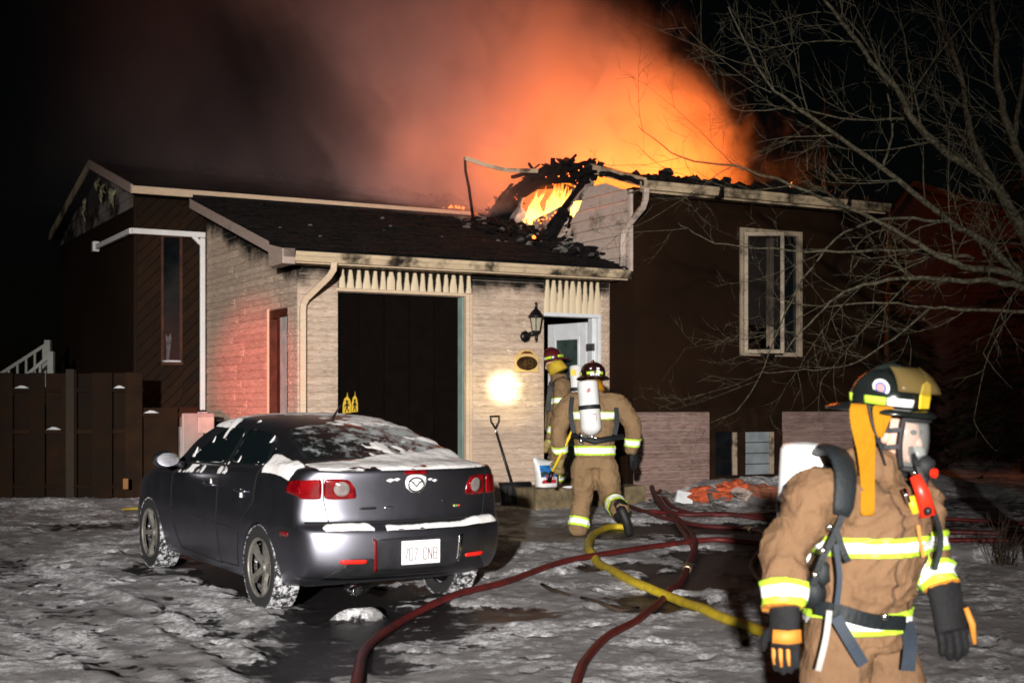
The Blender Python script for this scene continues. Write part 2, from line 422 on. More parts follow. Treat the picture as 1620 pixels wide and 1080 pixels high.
M['dark_door'] = pm('dark_garage_door', (.0035, .0019, .0014), .85, var=.3, spec=.06, rnd=.2)
M['dark_glass'] = pm('dark_glass', (.006, .007, .008), .08, spec=.6, var=.3)
M['white_paint'] = pm('white_paint', (.66, .68, .70), .4, var=.06)
M['sash'] = trim_mat('sooty_window_frame', (.36, .28, .20), (.50, .72), 4.0)
M['inside'] = pm('charred_interior', (.020, .014, .012), .95, var=.4, bump=.4)
M['blind'] = pm('grey_louvre', (.20, .23, .24), .35, var=.15, rnd=.1)
M['soffit'] = trim_mat('soffit_metal', (.42, .34, .25), (.42, .70), 1.7)

# ---- stones: a few shared rough slabs, every stone its own object
stone_meshes = []
for k in range(6):
    r_ = random.Random(k + 40); nu, nz = 10, 4; mb = MB(); grid = []
    for j in range(nz + 1):
        for i in range(nu + 1):
            e = (i in (0, nu)) or (j in (0, nz))
            zz = j / nz + (0 if not e else r_.uniform(-.09, .05) if j in (0, nz) else 0)
            grid.append((i / nu, -1.0 * (r_.uniform(.35, .6) if e else r_.uniform(.35, .75) if j == 2 else r_.uniform(.75, 1.3)), min(.99, max(.01, zz))))
    mb.add(grid, [(a_, a_ + 1, a_ + nu + 2, a_ + nu + 1) for j in range(nz) for i in range(nu) for a_ in (j * (nu + 1) + i,)])
    n0 = len(mb.v); back = [(0, .2, 0), (1, .2, 0), (1, .2, 1), (0, .2, 1)]; mb.v += back
    bot = list(range(nu + 1)); top = [nz * (nu + 1) + i for i in range(nu + 1)]
    lft = [j * (nu + 1) for j in range(nz + 1)]; rgt = [j * (nu + 1) + nu for j in range(nz + 1)]
    for poly in ([n0, n0 + 1] + bot[::-1], [n0 + 2, n0 + 3] + top, [n0 + 3, n0] + lft, [n0 + 1, n0 + 2] + rgt[::-1]):
        mb.f.append(tuple(poly)); mb.mi.append(0)
    stone_meshes.append(mb.mesh('stone'))
def stones(parent, mat, origin, side, length, z0, z1, ztop=None, hole=None, ch=.086, lens=(.55, 1.0), dep=.018, seed=0):
    """courses of stone along +u (side=False) or along -v (side=True, facing -u)"""
    r_ = random.Random(seed); z = z0; k = 0
    while z < z1 - .01:
        h = min(ch * r_.uniform(.85, 1.15), z1 - z); a = 0.0
        while a < length - .01:
            ln = r_.uniform(*lens)
            if length - (a + ln) < lens[0] * .5: ln = length - a
            segs = [(a, min(length, a + ln))]
            if hole and z + h > hole[2] and z < hole[3]:
                segs = [(p, q) for p, q in ((segs[0][0], min(segs[0][1], hole[0])), (max(segs[0][0], hole[1]), segs[0][1])) if q - p > .02]
            for p, q in segs:
                if ztop:
                    if ztop(p) < z + h + .01: continue
                    while q - p > .04 and ztop(q) < z + h: q -= .03   # end under the rake
                o = bpy.data.objects.new('stone', stone_meshes[r_.randrange(6)]); COL.objects.link(o); o.parent = parent
                o.scale = (q - p - .006, dep * r_.uniform(.8, 1.35), h - .004)
                if side: o.location = (origin[0], origin[1] - p, z); o.rotation_euler = (0, 0, R(-90))
                else: o.location = (origin[0] + p, origin[1], z)
                k += 1
            a += ln
        z += h
    return k
for m in stone_meshes: m.materials.append(M['stone'])
stone_meshes_clean = stone_meshes
gw = MB()
for u0, u1 in ((.02, .53), (2.40, 3.48), (4.38, 4.53)): gw.box((u0, 0, .1), (u1, .2, 3.52))
gw.box((.53, .002, 3.44), (2.40, .2, 3.52)); gw.box((3.48, .002, 3.45), (4.38, .2, 3.52))
gw.box((.53, .06, 3.16), (2.40, .2, 3.438)); gw.box((3.48, .06, 2.97), (4.38, .2, 3.448))
# side wall with its window opening
sw = lambda v0, v1, z0: gw.prism([(.02, v0, z0), (.02, v1, z0), (.02, v1, roof_z(v1) - .06), (.02, v0, roof_z(v0) - .06)], (.2, 0, 0))
sw(.2, .37, .1); sw(1.08, 3.9, .1); gw.box((.02, .37, .1), (.22, 1.08, .95)); sw(.37, 1.08, 2.97)
garage_wall = gw.build('garage_wall', M['mortar'], house)
ns = 0
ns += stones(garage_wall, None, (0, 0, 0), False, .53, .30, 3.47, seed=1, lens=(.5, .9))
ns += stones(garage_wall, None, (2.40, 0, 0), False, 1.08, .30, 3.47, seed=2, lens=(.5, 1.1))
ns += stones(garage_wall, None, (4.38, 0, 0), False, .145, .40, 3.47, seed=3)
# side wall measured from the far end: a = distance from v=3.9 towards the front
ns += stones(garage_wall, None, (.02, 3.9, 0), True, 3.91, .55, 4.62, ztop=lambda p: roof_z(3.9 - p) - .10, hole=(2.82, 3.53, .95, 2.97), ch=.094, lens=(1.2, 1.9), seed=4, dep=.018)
# window in the side wall
wf = MB(); wf.box((.012, .37, .95), (.12, .40, 2.97)).box((.012, 1.03, .95), (.12, 1.08, 2.97)).box((.012, .40, 2.86), (.12, 1.03, 2.97)).box((.012, .40, .95), (.12, 1.03, 1.02)).box((.014, .68, 1.02), (.12, .78, 2.86))
sidewin = wf.build('side_window', M['brown_frame'], house)
MB().box((.022, .40, 1.02), (.04, .68, 2.86)).build('pane', M['tealglass'], sidewin)
MB().box((.10, .78, 1.02), (.12, 1.03, 2.86)).build('pane', M['dark_glass'], sidewin)
MB().box((-.012, 1.085, .9), (.02, 1.12, 2.99)).build('trim', M['cream'], sidewin)
# garage door
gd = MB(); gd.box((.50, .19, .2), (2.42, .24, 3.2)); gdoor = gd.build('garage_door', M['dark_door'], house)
for i in range(5):
    a0 = .53 + i * .35; MB().box((a0 + .008, .165, .3), (a0 + .342, .188, 3.15)).build('panel', M['dark_door'], gdoor, bevel=.006)
for i, (a0, wd, tl) in enumerate(((.655, .115, -.02), (.775, .085, -.02))):
    zb = 1.655 + i * .012
    pts = [(0, 0), (1, .02), (1.0, .45), (.86, .74), (.62, .88), (.56, 1.12), (.50, .9), (.2, .76), (.03, .46)]
    stc = MB().prism([(a0 + p * wd, .155, zb + q * .235) for p, q in pts], (0, .006, 0)).build('sticker', pm('yellow_sticker', (.62, .40, .03), .5, var=.2, vs=30), gdoor)
    fg = MB(); cx_ = a0 + wd * .5
    fg.prism([(cx_ + .016 * math.cos(a_), .152, zb + .148 + .018 * math.sin(a_)) for a_ in [j * math.pi / 4 for j in range(8)]], (0, .003, 0))
    fg.bar([(cx_, .1535, zb + .13), (cx_, .1535, zb + .075)], .003, .026, (1, 0, 0))
    for s_ in (-1, 1):
        fg.bar([(cx_, .1535, zb + .125), (cx_ + s_ * .03 * wd / .1, .1535, zb + .085)], .003, .011, (1, 0, 0))
        fg.bar([(cx_, .1535, zb + .078), (cx_ + s_ * .022 * wd / .1, .1535, zb + .012)], .003, .012, (1, 0, 0))
    fg.build('figure_print', M['black_plastic'], gdoor)
tr = MB(); tr.box((2.30, -.03, .3), (2.395, .05, 3.20)).box((.50, -.03, 3.165), (2.30, .05, 3.205)); tr.build('garage_door_trim', M['cream'], house, bevel=.008)
MB().box((2.285, .055, .3), (2.30, .20, 3.16)).build('garage_door_jamb', M['teal'], house)
MB().box((2.315, -.045, .3), (2.345, -.031, 3.19)).build('door_track', M['cream'], house, bevel=.006)
# ribbed valances
rib = MB(); nrb = 6
for i in range(nrb):
    x0, x1 = -.5 + i / nrb, -.5 + (i + 1) / nrb; y0 = -.022 * (1 - (2 * x0) ** 2); y1 = -.022 * (1 - (2 * x1) ** 2)
    rib.add([(x0, y0, 0), (x1, y1, 0), (x1, y1, 1), (x0, y0, 1)], [(0, 1, 2, 3)])
rib_mesh = {}
def ribs(u0, u1, z0, z1, n):
    wd = (u1 - u0) / n
    b = MB()
    for i in range(nrb + 1):
        x = -.5 + i / nrb; b.v.append((x * wd, -.009 * (1 - (2 * x) ** 2) - .004, 0)); b.v.append((x * wd, -.009 * (1 - (2 * x) ** 2) - .004, z1 - z0))
    for i in range(nrb): b.f.append((2 * i, 2 * i + 2, 2 * i + 3, 2 * i + 1)); b.mi.append(0)
    me_ = b.mesh('valance_rib', True); me_.materials.append(M['valance'])
    for i in range(n):
        o = bpy.data.objects.new('valance_rib', me_); COL.objects.link(o); o.parent = house; o.location = (u0 + (i + .5) * wd, .002, z0)
        o.scale = (1, random.uniform(.7, 1.5), 1)
MB().box((.53, .003, 3.205), (2.40, .05, 3.438)).build('valance_board', M['cream_sooty'], house)
ribs(.53, 2.40, 3.207, 3.44, 17)
MB().box((3.48, .003, 2.99), (4.38, .05, 3.448)).build('valance_board', M['cream_sooty'], house)
ribs(3.48, 4.38, 2.99, 3.44, 9)
# eave: soffit panels, fascia, gutter, boxed end
for i in range(40):
    a0 = -.20 + i * .121; MB().box((a0 + .004, -.44, 3.455 + .004 * (i % 2)), (a0 + .117, .0, 3.468 + .004 * (i % 2))).build('soffit_panel', M['soffit'], house)
def gutter(parent, u0, u1, v, z, mat, name='gutter'):
    pr = [(0, 0), (0, .105), (-.012, .105), (-.012, .012), (-.075, .012), (-.095, .06), (-.105, .075), (-.108, .112), (-.118, .112), (-.117, .07), (-.1, .05), (-.083, 0)]
    return MB().prism([(u0, v + a, z + b) for a, b in pr], (u1 - u0, 0, 0)).build(name, mat, parent)
gutter(house, -.22, 4.68, -.455, 3.455, M['cream_sooty'])
MB().box((-.30, -.452, 3.44), (4.60, -.43, 3.60)).build('fascia', M['cream'], house)
MB().prism([(-.36, -.50, 3.42), (-.36, .02, 3.42), (-.36, .02, roof_z(.02) - .05), (-.36, -.50, 3.60)], (.16, 0, 0)).build('boxed_eave', M['pinkfascia'], house, bevel=.008)
def rake(u, v0, z0, v1, z1, h, th, mat, name='rake_board'):
    return MB().prism([(u, v0, z0), (u, v1, z1), (u, v1, z1 - h), (u, v0, z0 - h)], (th, 0, 0)).build(name, mat, house)
rake(-.352, .02, roof_z(.02) - .01, 3.50, roof_z(3.5) - .01, .135, .03, M['pinkfascia'])
# garage roof in shingle courses
deck = MB().prism([(-.35, -.50, 3.595), (-.35, 3.55, roof_z(3.55) - .005), (-.35, 3.55, roof_z(3.55) - .09), (-.35, -.50, 3.50)], (4.87, 0, 0)).build('garage_roof', M['shingle'], house)
for i in range(24):
    v0 = -.53 + i * .169; v1 = v0 + .20; z0 = roof_z(v0); z1 = roof_z(v1); b = MB(); r_ = random.Random(i)
    u = -.37
    while u < 4.5:
        u2 = min(4.51, u + r_.uniform(.24, .36)); lift = r_.uniform(0, .010); cut = r_.uniform(0, .02)
        if True:
            b.prism([(u, v0 + cut, z0 + .004 + lift), (u, v1, z1 - .006 + .002), (u, v1, z1 + .004), (u, v0 + cut, z0 + .022 + lift)], (u2 - u - .006, 0, 0))
        u = u2
    b.build('shingle_course', M['shingle'], deck)
# ---- main body behind the garage
mw = MB(); mw.box((-1.03, 3.93, .2), (4.53, 4.08, 4.76)); mw.box((-1.03, 4.08, .2), (-.88, 9.4, 4.62)); mw.box((-.88, 9.25, .2), (9.0, 9.4, 4.62))
mainwall = mw.build('main_wall', M['brown'], house)
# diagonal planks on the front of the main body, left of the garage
def clip_poly(poly, n, d):
    out = []
    for i in range(len(poly)):
        a_, b_ = poly[i], poly[(i + 1) % len(poly)]
        da = a_[0] * n[0] + a_[1] * n[1] - d; db = b_[0] * n[0] + b_[1] * n[1] - d
        if da >= 0: out.append(a_)
        if (da >= 0) != (db >= 0):
            k = da / (da - db); out.append((a_[0] + k * (b_[0] - a_[0]), a_[1] + k * (b_[1] - a_[1])))
    return out
def diag(u0, u1, z0, z1):
    sq = math.sqrt(.5); n = (-sq, sq)
    lo, hi = -u1 * sq + z0 * sq, -u0 * sq + z1 * sq; k = lo
    while k < hi:
        p = [(u0, z0), (u1, z0), (u1, z1), (u0, z1)]
        p = clip_poly(p, n, k + .006); p = clip_poly(p, (sq, -sq), -(k + .115)) if len(p) > 2 else p
        if len(p) > 2: MB().prism([(a_, 3.908, b_) for a_, b_ in p], (0, .02, 0)).build('plank', M['brown_plank'], mainwall)
        k += .121
diag(-1.0, -.655, .5, 4.74); diag(-.345, -.03, .5, 4.74); diag(-.655, -.345, .5, 2.36); diag(-.655, -.345, 4.24, 4.74)
MB().box((-1.05, 3.895, .3), (-1.005, 3.93, 4.74)).build('corner_board', M['brown_plank'], mainwall)
nwf = MB(); nwf.box((-.655, 3.90, 2.36), (-.62, 3.95, 4.24)).box((-.38, 3.90, 2.36), (-.345, 3.95, 4.24)).box((-.62, 3.90, 4.19), (-.38, 3.95, 4.24)).box((-.66, 3.87, 2.34), (-.34, 3.95, 2.38))
nw = nwf.build('narrow_window', M['brown_frame'], house)
MB().box((-.62, 3.915, 2.38), (-.38, 3.928, 4.19)).build('pane', M['dark_glass'], nw)
b = MB(); b.blob((-.5, 3.895, 2.392), (.15, .025, .016), 3, .4, 2); b.build('snow_cap', M['snow'], nw, True)
b = MB(); b.prism([(-.58, 3.909, 2.40), (-.54, 3.909, 2.40), (-.525, 3.909, 2.55), (-.50, 3.909, 2.68), (-.515, 3.909, 2.80), (-.55, 3.909, 2.74), (-.59, 3.909, 2.79), (-.575, 3.909, 2.62)], (0, .004, 0)); b.build('torn_curtain', M['ash'], nw)
# left gable siding boards
RZ, RV, EV, EZ = 5.62, 6.35, 3.55, 4.84      # ridge, eave of the main roof
sl = (RZ - EZ) / (RV - EV)
def gable_z(v): return RZ - abs(v - RV) * sl - .10
rr = random.Random(5)
for i in range(8):
    z0 = 4.60 + i * .155; z1 = z0 + .165
    dv = (RZ - .10 - z0) / sl; v0, v1 = max(3.93, RV - dv), min(9.38, RV + dv)
    dv2 = (RZ - .10 - z1) / sl; a0, a1 = max(3.93, RV - dv2), min(9.38, RV + dv2)
    if dv2 < .05: break
    # boards are broken where the fire came through near the peak
    segs = [(v0, v1, a0, a1)] if i < 2 else [(v0, RV - 1.0 + .1 * i, a0, RV - 1.0 + .1 * i + rr.uniform(-.2, .2)), (RV + .3 + rr.uniform(0, .8), v1, RV + .5 + rr.uniform(0, .6), a1)]
    for (p0, p1, q0, q1) in segs:
        if p1 - p0 > .1 and q1 - q0 > .02: MB().prism([(-1.05, p0, z0), (-1.05, p1, z0), (-1.035, q1, z1), (-1.035, q0, z1)], (.022, 0, 0)).build('siding_board', M['grey_siding'], house)
b = MB(); b.prism([(-1.0, 3.95, 4.55), (-1.0, 9.35, 4.55), (-1.0, RV, RZ - .12)], (.06, 0, 0)); b.build('gable_backing', M['inside'], house)
M['yinsul'] = pm('yellow_insulation', (.20, .18, .10), .9, var=.5, vs=12); rr = random.Random(12)
for i in range(11):
    v = RV + rr.uniform(-1.5, 1.0); z = 4.95 + rr.uniform(0, .55)
    if z > gable_z(v) - .1: z = gable_z(v) - .15
    MB().tube([(-1.07, v, z), (-1.10, v + rr.uniform(-.1, .1), z - .08), (-1.08, v + rr.uniform(-.12, .12), z - rr.uniform(.15, .3))], [.02, .035, .01], 6, flat=.4).build('hanging_insulation', M['yinsul'], house, True)
# main roof
mr = MB(); rr = random.Random(8)
def roof_sheet(mb, u0, u1, v0, z0, v1, z1, nu, nv, amp, th=.10, edge=None):
    vs = []; 
    for i in range(nu + 1):
        for j in range(nv + 1):
            u = u0 + (u1 - u0) * i / nu; k = j / nv
            if edge: k = k * edge(u)
            v = v0 + (v1 - v0) * k; z = z0 + (z1 - z0) * k
            z += amp * (mnoise.noise(Vector((u * 2.3, v * 2.3, 1.3))) + .5 * mnoise.noise(Vector((u * 7, v * 7, 5.3)))) * (.2 if j == 0 else 1)
            vs.append((u, v, z))
    n = len(vs); vs += [(a_, b_, c_ - th) for a_, b_, c_ in vs]; fs = []
    w_ = nv + 1
    for i in range(nu):
        for j in range(nv):
            a_ = i * w_ + j; fs.append((a_, a_ + w_, a_ + w_ + 1, a_ + 1)); fs.append((a_ + n, a_ + 1 + n, a_ + w_ + 1 + n, a_ + w_ + n))
    for i in range(nu):
        a_ = i * w_; fs.append((a_, a_ + n, a_ + w_ + n, a_ + w_)); a_ = i * w_ + nv; fs.append((a_, a_ + w_, a_ + w_ + n, a_ + n))
    for j in range(nv):
        fs.append((j, j + 1, j + 1 + n, j + n)); a_ = nu * w_ + j; fs.append((a_, a_ + n, a_ + 1 + n, a_ + 1))
    mb.add(vs, fs)
roof_sheet(mr, -1.16, 4.5, EV, EZ, RV, RZ, 90, 30, .035, edge=lambda u: 1 - .55 * float(sstep(1.2, 4.4, u)) - .05 * (mnoise.noise(Vector((u * 4, 0, 0))) if u > .3 else 0))
roof_sheet(mr, -1.16, 2.6, 9.75, EZ, RV, RZ, 40, 12, .03, edge=lambda u: 1 - .7 * float(sstep(.2, 2.5, u)))
mroof = mr.build('main_roof', M['char'], house)
b = MB(); rr = random.Random(21)
for i in range(170):
    u = rr.uniform(.2, 4.5); k = 1 - .55 * float(sstep(1.2, 4.4, u)) - rr.random() * .12; v = EV + (RV - EV) * k; z = EZ + (RZ - EZ) * k
    r = rr.uniform(.02, .10); b.blob((u, v, z + r * .3), (r * rr.uniform(.7, 2), r, r * rr.uniform(.6, 1.3)), i, .8, 1)
b.build('char_crumbs', M['char'], mroof); mroof.children[0]['kind'] = 'stuff'
rake(-1.18, EV - .02, EZ + .02, RV, RZ + .02, .13, .03, M['pinkfascia']); rake(-1.18, RV, RZ + .02, 9.75, EZ + .02, .13, .03, M['cream_sooty'])
MB().box((-1.16, EV - .03, EZ - .105), (-.30, EV + .02, EZ + .0)).build('fascia', M['cream'], house)
MB().prism([(-.30, EV - .03, EZ - .065), (4.30, EV - .03, EZ - .055), (4.30, EV - .03, EZ - .002), (-.30, EV - .03, EZ + .0)], (0, .045, 0)).build('fascia', M['cream'], house)
MB().box((-1.03, EV + .02, EZ - .10), (-.3, 3.93, EZ - .08)).build('soffit', M['char'], house)
# ---- entry
ef = MB(); ef.box((3.48, -.02, 2.95), (4.38, .16, 3.0)).box((4.335, -.02, .70), (4.38, .16, 2.95))
ef.build('door_frame', M['white_paint'], house, bevel=.006)
MB().box((4.28, .05, .70), (4.335, .16, 2.95)).build('door_frame', M['white_paint'], house, bevel=.006)
# open leaf, hinged on the right, swung inwards
leaf = empty('entry_door', (4.29, .20, 0)); leaf.parent = house; leaf.rotation_euler = (0, 0, R(101))
dl = MB(); W_ = .80
dl.box((0, -.02, .72), (.15, .02, 2.90)).box((W_ - .15, -.02, .72), (W_, .02, 2.90)).box((.15, -.02, 2.68), (W_ - .15, .02, 2.90)).box((.15, -.02, .72), (W_ - .15, .02, 1.55))
dlo = dl.build('door_leaf', M['white_paint'], leaf, bevel=.005)
MB().box((.15, -.006, 1.55), (W_ - .15, .006, 2.68)).build('pane', pm('green_tinted_glass', (.035, .055, .048), .3, var=.35, vs=4, spec=.5), leaf)
b = MB()
for (a0, z0, a1, z1) in ((.13, 1.52, .17, 2.71), (W_ - .17, 1.52, W_ - .13, 2.71)): b.box((a0, -.03, z0), (a1, .03, z1))
b.box((.17, -.03, 2.67), (W_ - .17, .03, 2.71)); b.box((.17, -.03, 1.52), (W_ - .17, .03, 1.56)); b.build('pane_moulding', M['white_paint'], leaf, bevel=.006)
b = MB()
for z0 in (1.0, 1.75, 2.5): b.box((4.265, .02, z0), (4.30, .19, z0 + .10))
b.build('hinge', pm('steel_hinge', (.45, .45, .46), .35, metal=.9), house)
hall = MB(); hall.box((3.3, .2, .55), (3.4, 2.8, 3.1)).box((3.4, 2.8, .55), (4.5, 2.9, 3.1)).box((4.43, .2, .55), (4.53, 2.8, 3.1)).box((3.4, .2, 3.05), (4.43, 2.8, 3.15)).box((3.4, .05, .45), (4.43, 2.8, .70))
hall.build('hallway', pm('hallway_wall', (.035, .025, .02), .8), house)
# ---- right wing
rw = MB(); rw.box((4.555, -.56, .2), (9.0, -.40, 1.70)); 
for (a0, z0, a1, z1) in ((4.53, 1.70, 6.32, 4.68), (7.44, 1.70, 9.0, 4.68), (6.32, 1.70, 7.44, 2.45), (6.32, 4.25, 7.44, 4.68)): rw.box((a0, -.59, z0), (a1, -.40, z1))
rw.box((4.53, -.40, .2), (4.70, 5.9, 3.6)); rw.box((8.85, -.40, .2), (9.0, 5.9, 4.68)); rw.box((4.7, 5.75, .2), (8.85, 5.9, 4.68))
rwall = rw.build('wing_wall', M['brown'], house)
MB().box((4.70, -.40, 4.40), (8.85, 5.75, 4.50)).build('attic_floor', M['inside'], house)
MB().box((4.50, -.62, 1.665), (9.02, -.585, 1.71)).build('water_table', M['brown_plank'], house)
MB().box((4.515, -.605, 1.70), (4.60, -.592, 4.66)).build('corner_board', M['brown'], house)
MB().box((4.515, -.40, 1.64), (4.528, -.02, 1.68)).build('flashing', M['cream'], house)
# brick base
base = MB(); base.box((4.545, -.58, .3), (5.80, -.561, 1.66)).box((7.08, -.58, .3), (9.0, -.561, 1.66)).box((5.80, -.575, .3), (7.08, -.561, .72)); base = base.build('wing_base', M['mortar'], house)
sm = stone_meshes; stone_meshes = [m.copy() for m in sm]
for m in stone_meshes: m.materials.clear(); m.materials.append(M['stone_shaded'])
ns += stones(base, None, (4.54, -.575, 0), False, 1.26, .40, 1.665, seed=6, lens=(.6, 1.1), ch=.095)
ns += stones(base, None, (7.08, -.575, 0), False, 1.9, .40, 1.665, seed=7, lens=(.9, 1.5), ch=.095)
# basement windows in a brown panel
bp = MB().box((5.80, -.60, 1.38), (7.08, -.562, 1.664)).build('panel_above_window', M['brown'], house)
for i in range(12): MB().box((5.805 + i * .106, -.612, 1.385), (5.805 + i * .106 + .098, -.601, 1.66)).build('plank', M['brown_plank'], bp)
bf = MB(); bf.box((5.80, -.61, .68), (7.08, -.562, .77)).box((5.80, -.61, .77), (5.88, -.562, 1.38)).box((6.28, -.61, .77), (6.41, -.562, 1.38)).box((6.95, -.61, .77), (7.08, -.562, 1.38))
bwin = bf.build('basement_window', M['brown_plank'], house)
for (a0, a1, m, rows) in ((5.88, 6.20, M['dark_glass'], 3), (6.41, 6.86, M['blind'], 4)):
    hh = .61 / rows
    for k in range(rows):
        MB().box((a0 + .004, -.578 + .004 * (k % 2), .77 + k * hh + .006), (a1, -.566 + .004 * (k % 2), .77 + (k + 1) * hh - .006)).build('pane', m, bwin)
for a0 in (6.205, 6.865):
    MB().box((a0, -.600, .775), (a0 + .07, -.563, 1.375)).build('sliding_frame', M['sash'], bwin, bevel=.004)
# upper window: right sash closed, left sash swung out
fr = MB(); fr.box((6.32, -.625, 2.45), (6.37, -.50, 4.25)).box((7.37, -.625, 2.45), (7.44, -.50, 4.25)).box((6.37, -.625, 4.18), (7.37, -.50, 4.25)).box((6.37, -.625, 2.45), (7.37, -.50, 2.51)).box((6.87, -.60, 2.51), (6.93, -.50, 4.18))
uw = fr.build('casement_window', M['sash'], house, bevel=.006)
MB().box((6.93, -.56, 2.51), (7.37, -.55, 4.18)).build('pane', M['dark_glass'], uw)
def sash(w, h):
    b = MB(); b.box((0, -.02, 0), (.055, .02, h)).box((w - .055, -.02, 0), (w, .02, h)).box((.055, -.02, 0), (w - .055, .02, .055)).box((.055, -.02, h - .055), (w - .055, .02, h)); return b
so = sash(.56, 1.70).build('open_sash', M['sash'], uw, bevel=.004); so.location = (6.36, -.64, 2.48); so.rotation_euler = (0, 0, R(-31))
t = NT('smoky_pane'); t.col((.02, .016, .014)); t.rough(.1); t.p.inputs['Alpha'].default_value = .35; M['smoky_pane'] = t.m
MB().box((.055, -.004, .40), (.505, .004, 1.645)).build('pane', M['smoky_pane'], uw); uw.children[-1].location = so.location; uw.children[-1].rotation_euler = so.rotation_euler
b = MB(); b.tube([(6.55, -.66, 2.52), (6.70, -.72, 2.50), (6.86, -.66, 2.45)], [.03, .09, .03], 6, flat=.5); b.blob((6.75, -.70, 2.50), (.12, .05, .08), 4, .8, 2); b.build('window_debris', M['char'], uw)
room = MB(); room.box((6.0, 1.2, 2.2), (7.8, 1.3, 4.35)); room.build('room_wall', pm('scorched_room', (.10, .035, .02), .9, var=.4, vs=2), house)
# right eave
for i in range(36):
    a0 = 4.42 + i * .121; MB().box((a0 + .004, -.93, 4.585 + .004 * (i % 2)), (a0 + .117, -.592, 4.597 + .004 * (i % 2))).build('soffit_panel', M['soffit'], house)
g2 = gutter(house, 4.40, 8.75, -.935, 4.585, M['cream_sooty'])
MB().box((4.42, -.932, 4.56), (8.75, -.91, 4.71)).build('fascia', M['cream_sooty'], house)
b = MB()
for u in (5.62, 7.9): b.box((u, -1.07, 4.56), (u + .06, -.93, 4.72))
b.build('gutter_bracket', M['black_metal'], house)
er = MB(); roof_sheet(er, 4.42, 8.9, -.97, 4.70, .35, 5.08, 110, 14, .06, .07, edge=lambda u: .42 + .22 * mnoise.noise(Vector((u * 1.7, 3, 0))) + .10 * mnoise.noise(Vector((u * 8, 1, 0))) + .35 * (1 - float(sstep(4.6, 5.4, u))))
eroof = er.build('wing_roof_remains', M['char'], house)
b = MB(); rr = random.Random(31)
for i in range(120):
    u = rr.uniform(4.6, 8.8); v = -.5 + rr.uniform(-.25, .25); r = rr.uniform(.015, .07)
    b.blob((u, v, 4.70 + (v + .97) * .29 + .02), (r * rr.uniform(.7, 2), r, r * rr.uniform(.6, 1.5)), i, .8, 1)
for u, r in ((5.15, .08), (7.10, .09), (6.2, .05)): b.blob((u, -.45, 4.92), (r * 1.5, r, r), int(u * 9), .9, 2, 3)
b.build('char_crumbs', M['char'], eroof); eroof.children[0]['kind'] = 'stuff'
# gable facing the garage roof: white boards above the garage roof, burnt out behind
UG = 4.50
i = 0; z0 = 3.60
jag = [1.55, 1.45, 1.30, 1.22, 1.05, .88, .70, .58, .50, .45]
while z0 < 4.98:
    z1 = z0 + .152; vlo = -.575
    vmax = min((z1 - 3.64) / .28 - .5 + .35, jag[min(i, 9)] + .1 * random.random())
    vtop = min(jag[min(i, 9)] + random.uniform(-.12, .05), vmax)
    lo0 = lo1 = -.575
    if z0 > 4.62: lo0 = -.575 + (z0 - 4.62) / .30
    if z1 > 4.62: lo1 = -.575 + (z1 - 4.62) / .30
    bot = min(vmax, (z0 - 3.60) / .28 - .5 + .55)
    if bot - lo0 > .08 and vtop - lo1 > .04:
        MB().prism([(UG - .034, lo0, z0), (UG - .034, bot, z0), (UG + .006, vtop, z1 + .012), (UG + .006, lo1, z1 + .012)], (.02, 0, 0)).build('siding_board', M['white_siding'], house)
    z0 = z1; i += 1
MB().box((UG - .03, -.60, 3.55), (UG + .02, -.555, 4.64)).build('corner_trim', M['white_siding'], house)
rake(4.44, -.98, 4.74, .42, 5.15, .13, .035, M['cream_sooty'])
def dsp(pts, parent, mat): return MB().bar(pts, .075, .06, (0, 1, 0) if False else (.2, 1, 0)).build('downspout', mat, parent, bevel=.008)
dsp([(.28, -.51, 3.47), (.28, -.49, 3.38), (.25, -.43, 3.30), (.08, -.14, 3.06), (.05, -.085, 2.98), (.045, -.08, 2.90), (.045, -.08, .55)], house, M['cream'])
dsp([(4.45, -1.0, 4.60), (4.45, -.99, 4.46), (4.45, -.93, 4.36), (4.44, -.62, 4.18), (4.43, -.50, 4.08), (4.43, -.47, 3.95), (4.43, -.47, 3.58)], house, M['white_siding'])
# charred rake and rafters round the hole
b = MB()
path = [(4.46, .30, 5.05), (4.46, .8, 5.17), (4.47, 1.4, 5.24), (4.48, 2.0, 5.20), (4.48, 2.6, 5.06), (4.47, 3.1, 4.88), (4.47, 3.45, 4.72)]
pts2 = []
for p, q in zip(path[:-1], path[1:]):
    for k in range(4): pts2.append(Vector(p).lerp(Vector(q), k / 4) + Vector((random.uniform(-.02, .02), 0, random.uniform(-.02, .02))))
pts2.append(Vector(path[-1])); b.bar([q + Vector((0, 0, -.02)) for q in pts2], .12, .12)
cr = random.Random(91)
for q in pts2:
    for _ in range(3):
        c_ = q + Vector((cr.gauss(0, .05), cr.gauss(0, .06), cr.gauss(.0, .04))); d_ = Vector((cr.gauss(0, .25), 1, cr.gauss(-.05, .45))).normalized() * cr.uniform(.08, .24)
        b.bar([c_ - d_, c_ + d_ * .2, c_ + d_ + Vector((0, 0, cr.gauss(0, .02)))], cr.uniform(.02, .10), cr.uniform(.012, .05))
b.build('charred_rake', M['char'], house)
for poly in ([(2.50, 4.98), (2.62, 5.16), (3.05, 5.0), (3.42, 4.80), (3.40, 4.62), (2.95, 4.70), (2.72, 4.86)], [(.42, 5.02), (.60, 5.22), (1.3, 5.36), (1.9, 5.34), (2.45, 5.22), (2.30, 5.06), (1.75, 5.16), (1.2, 5.12), (.75, 5.06)]):
    MB().prism([(4.43, v_, z_ - .14) for v_, z_ in poly], (.06, 0, 0)).build('charred_sheathing', M['char'], house)
b = MB()
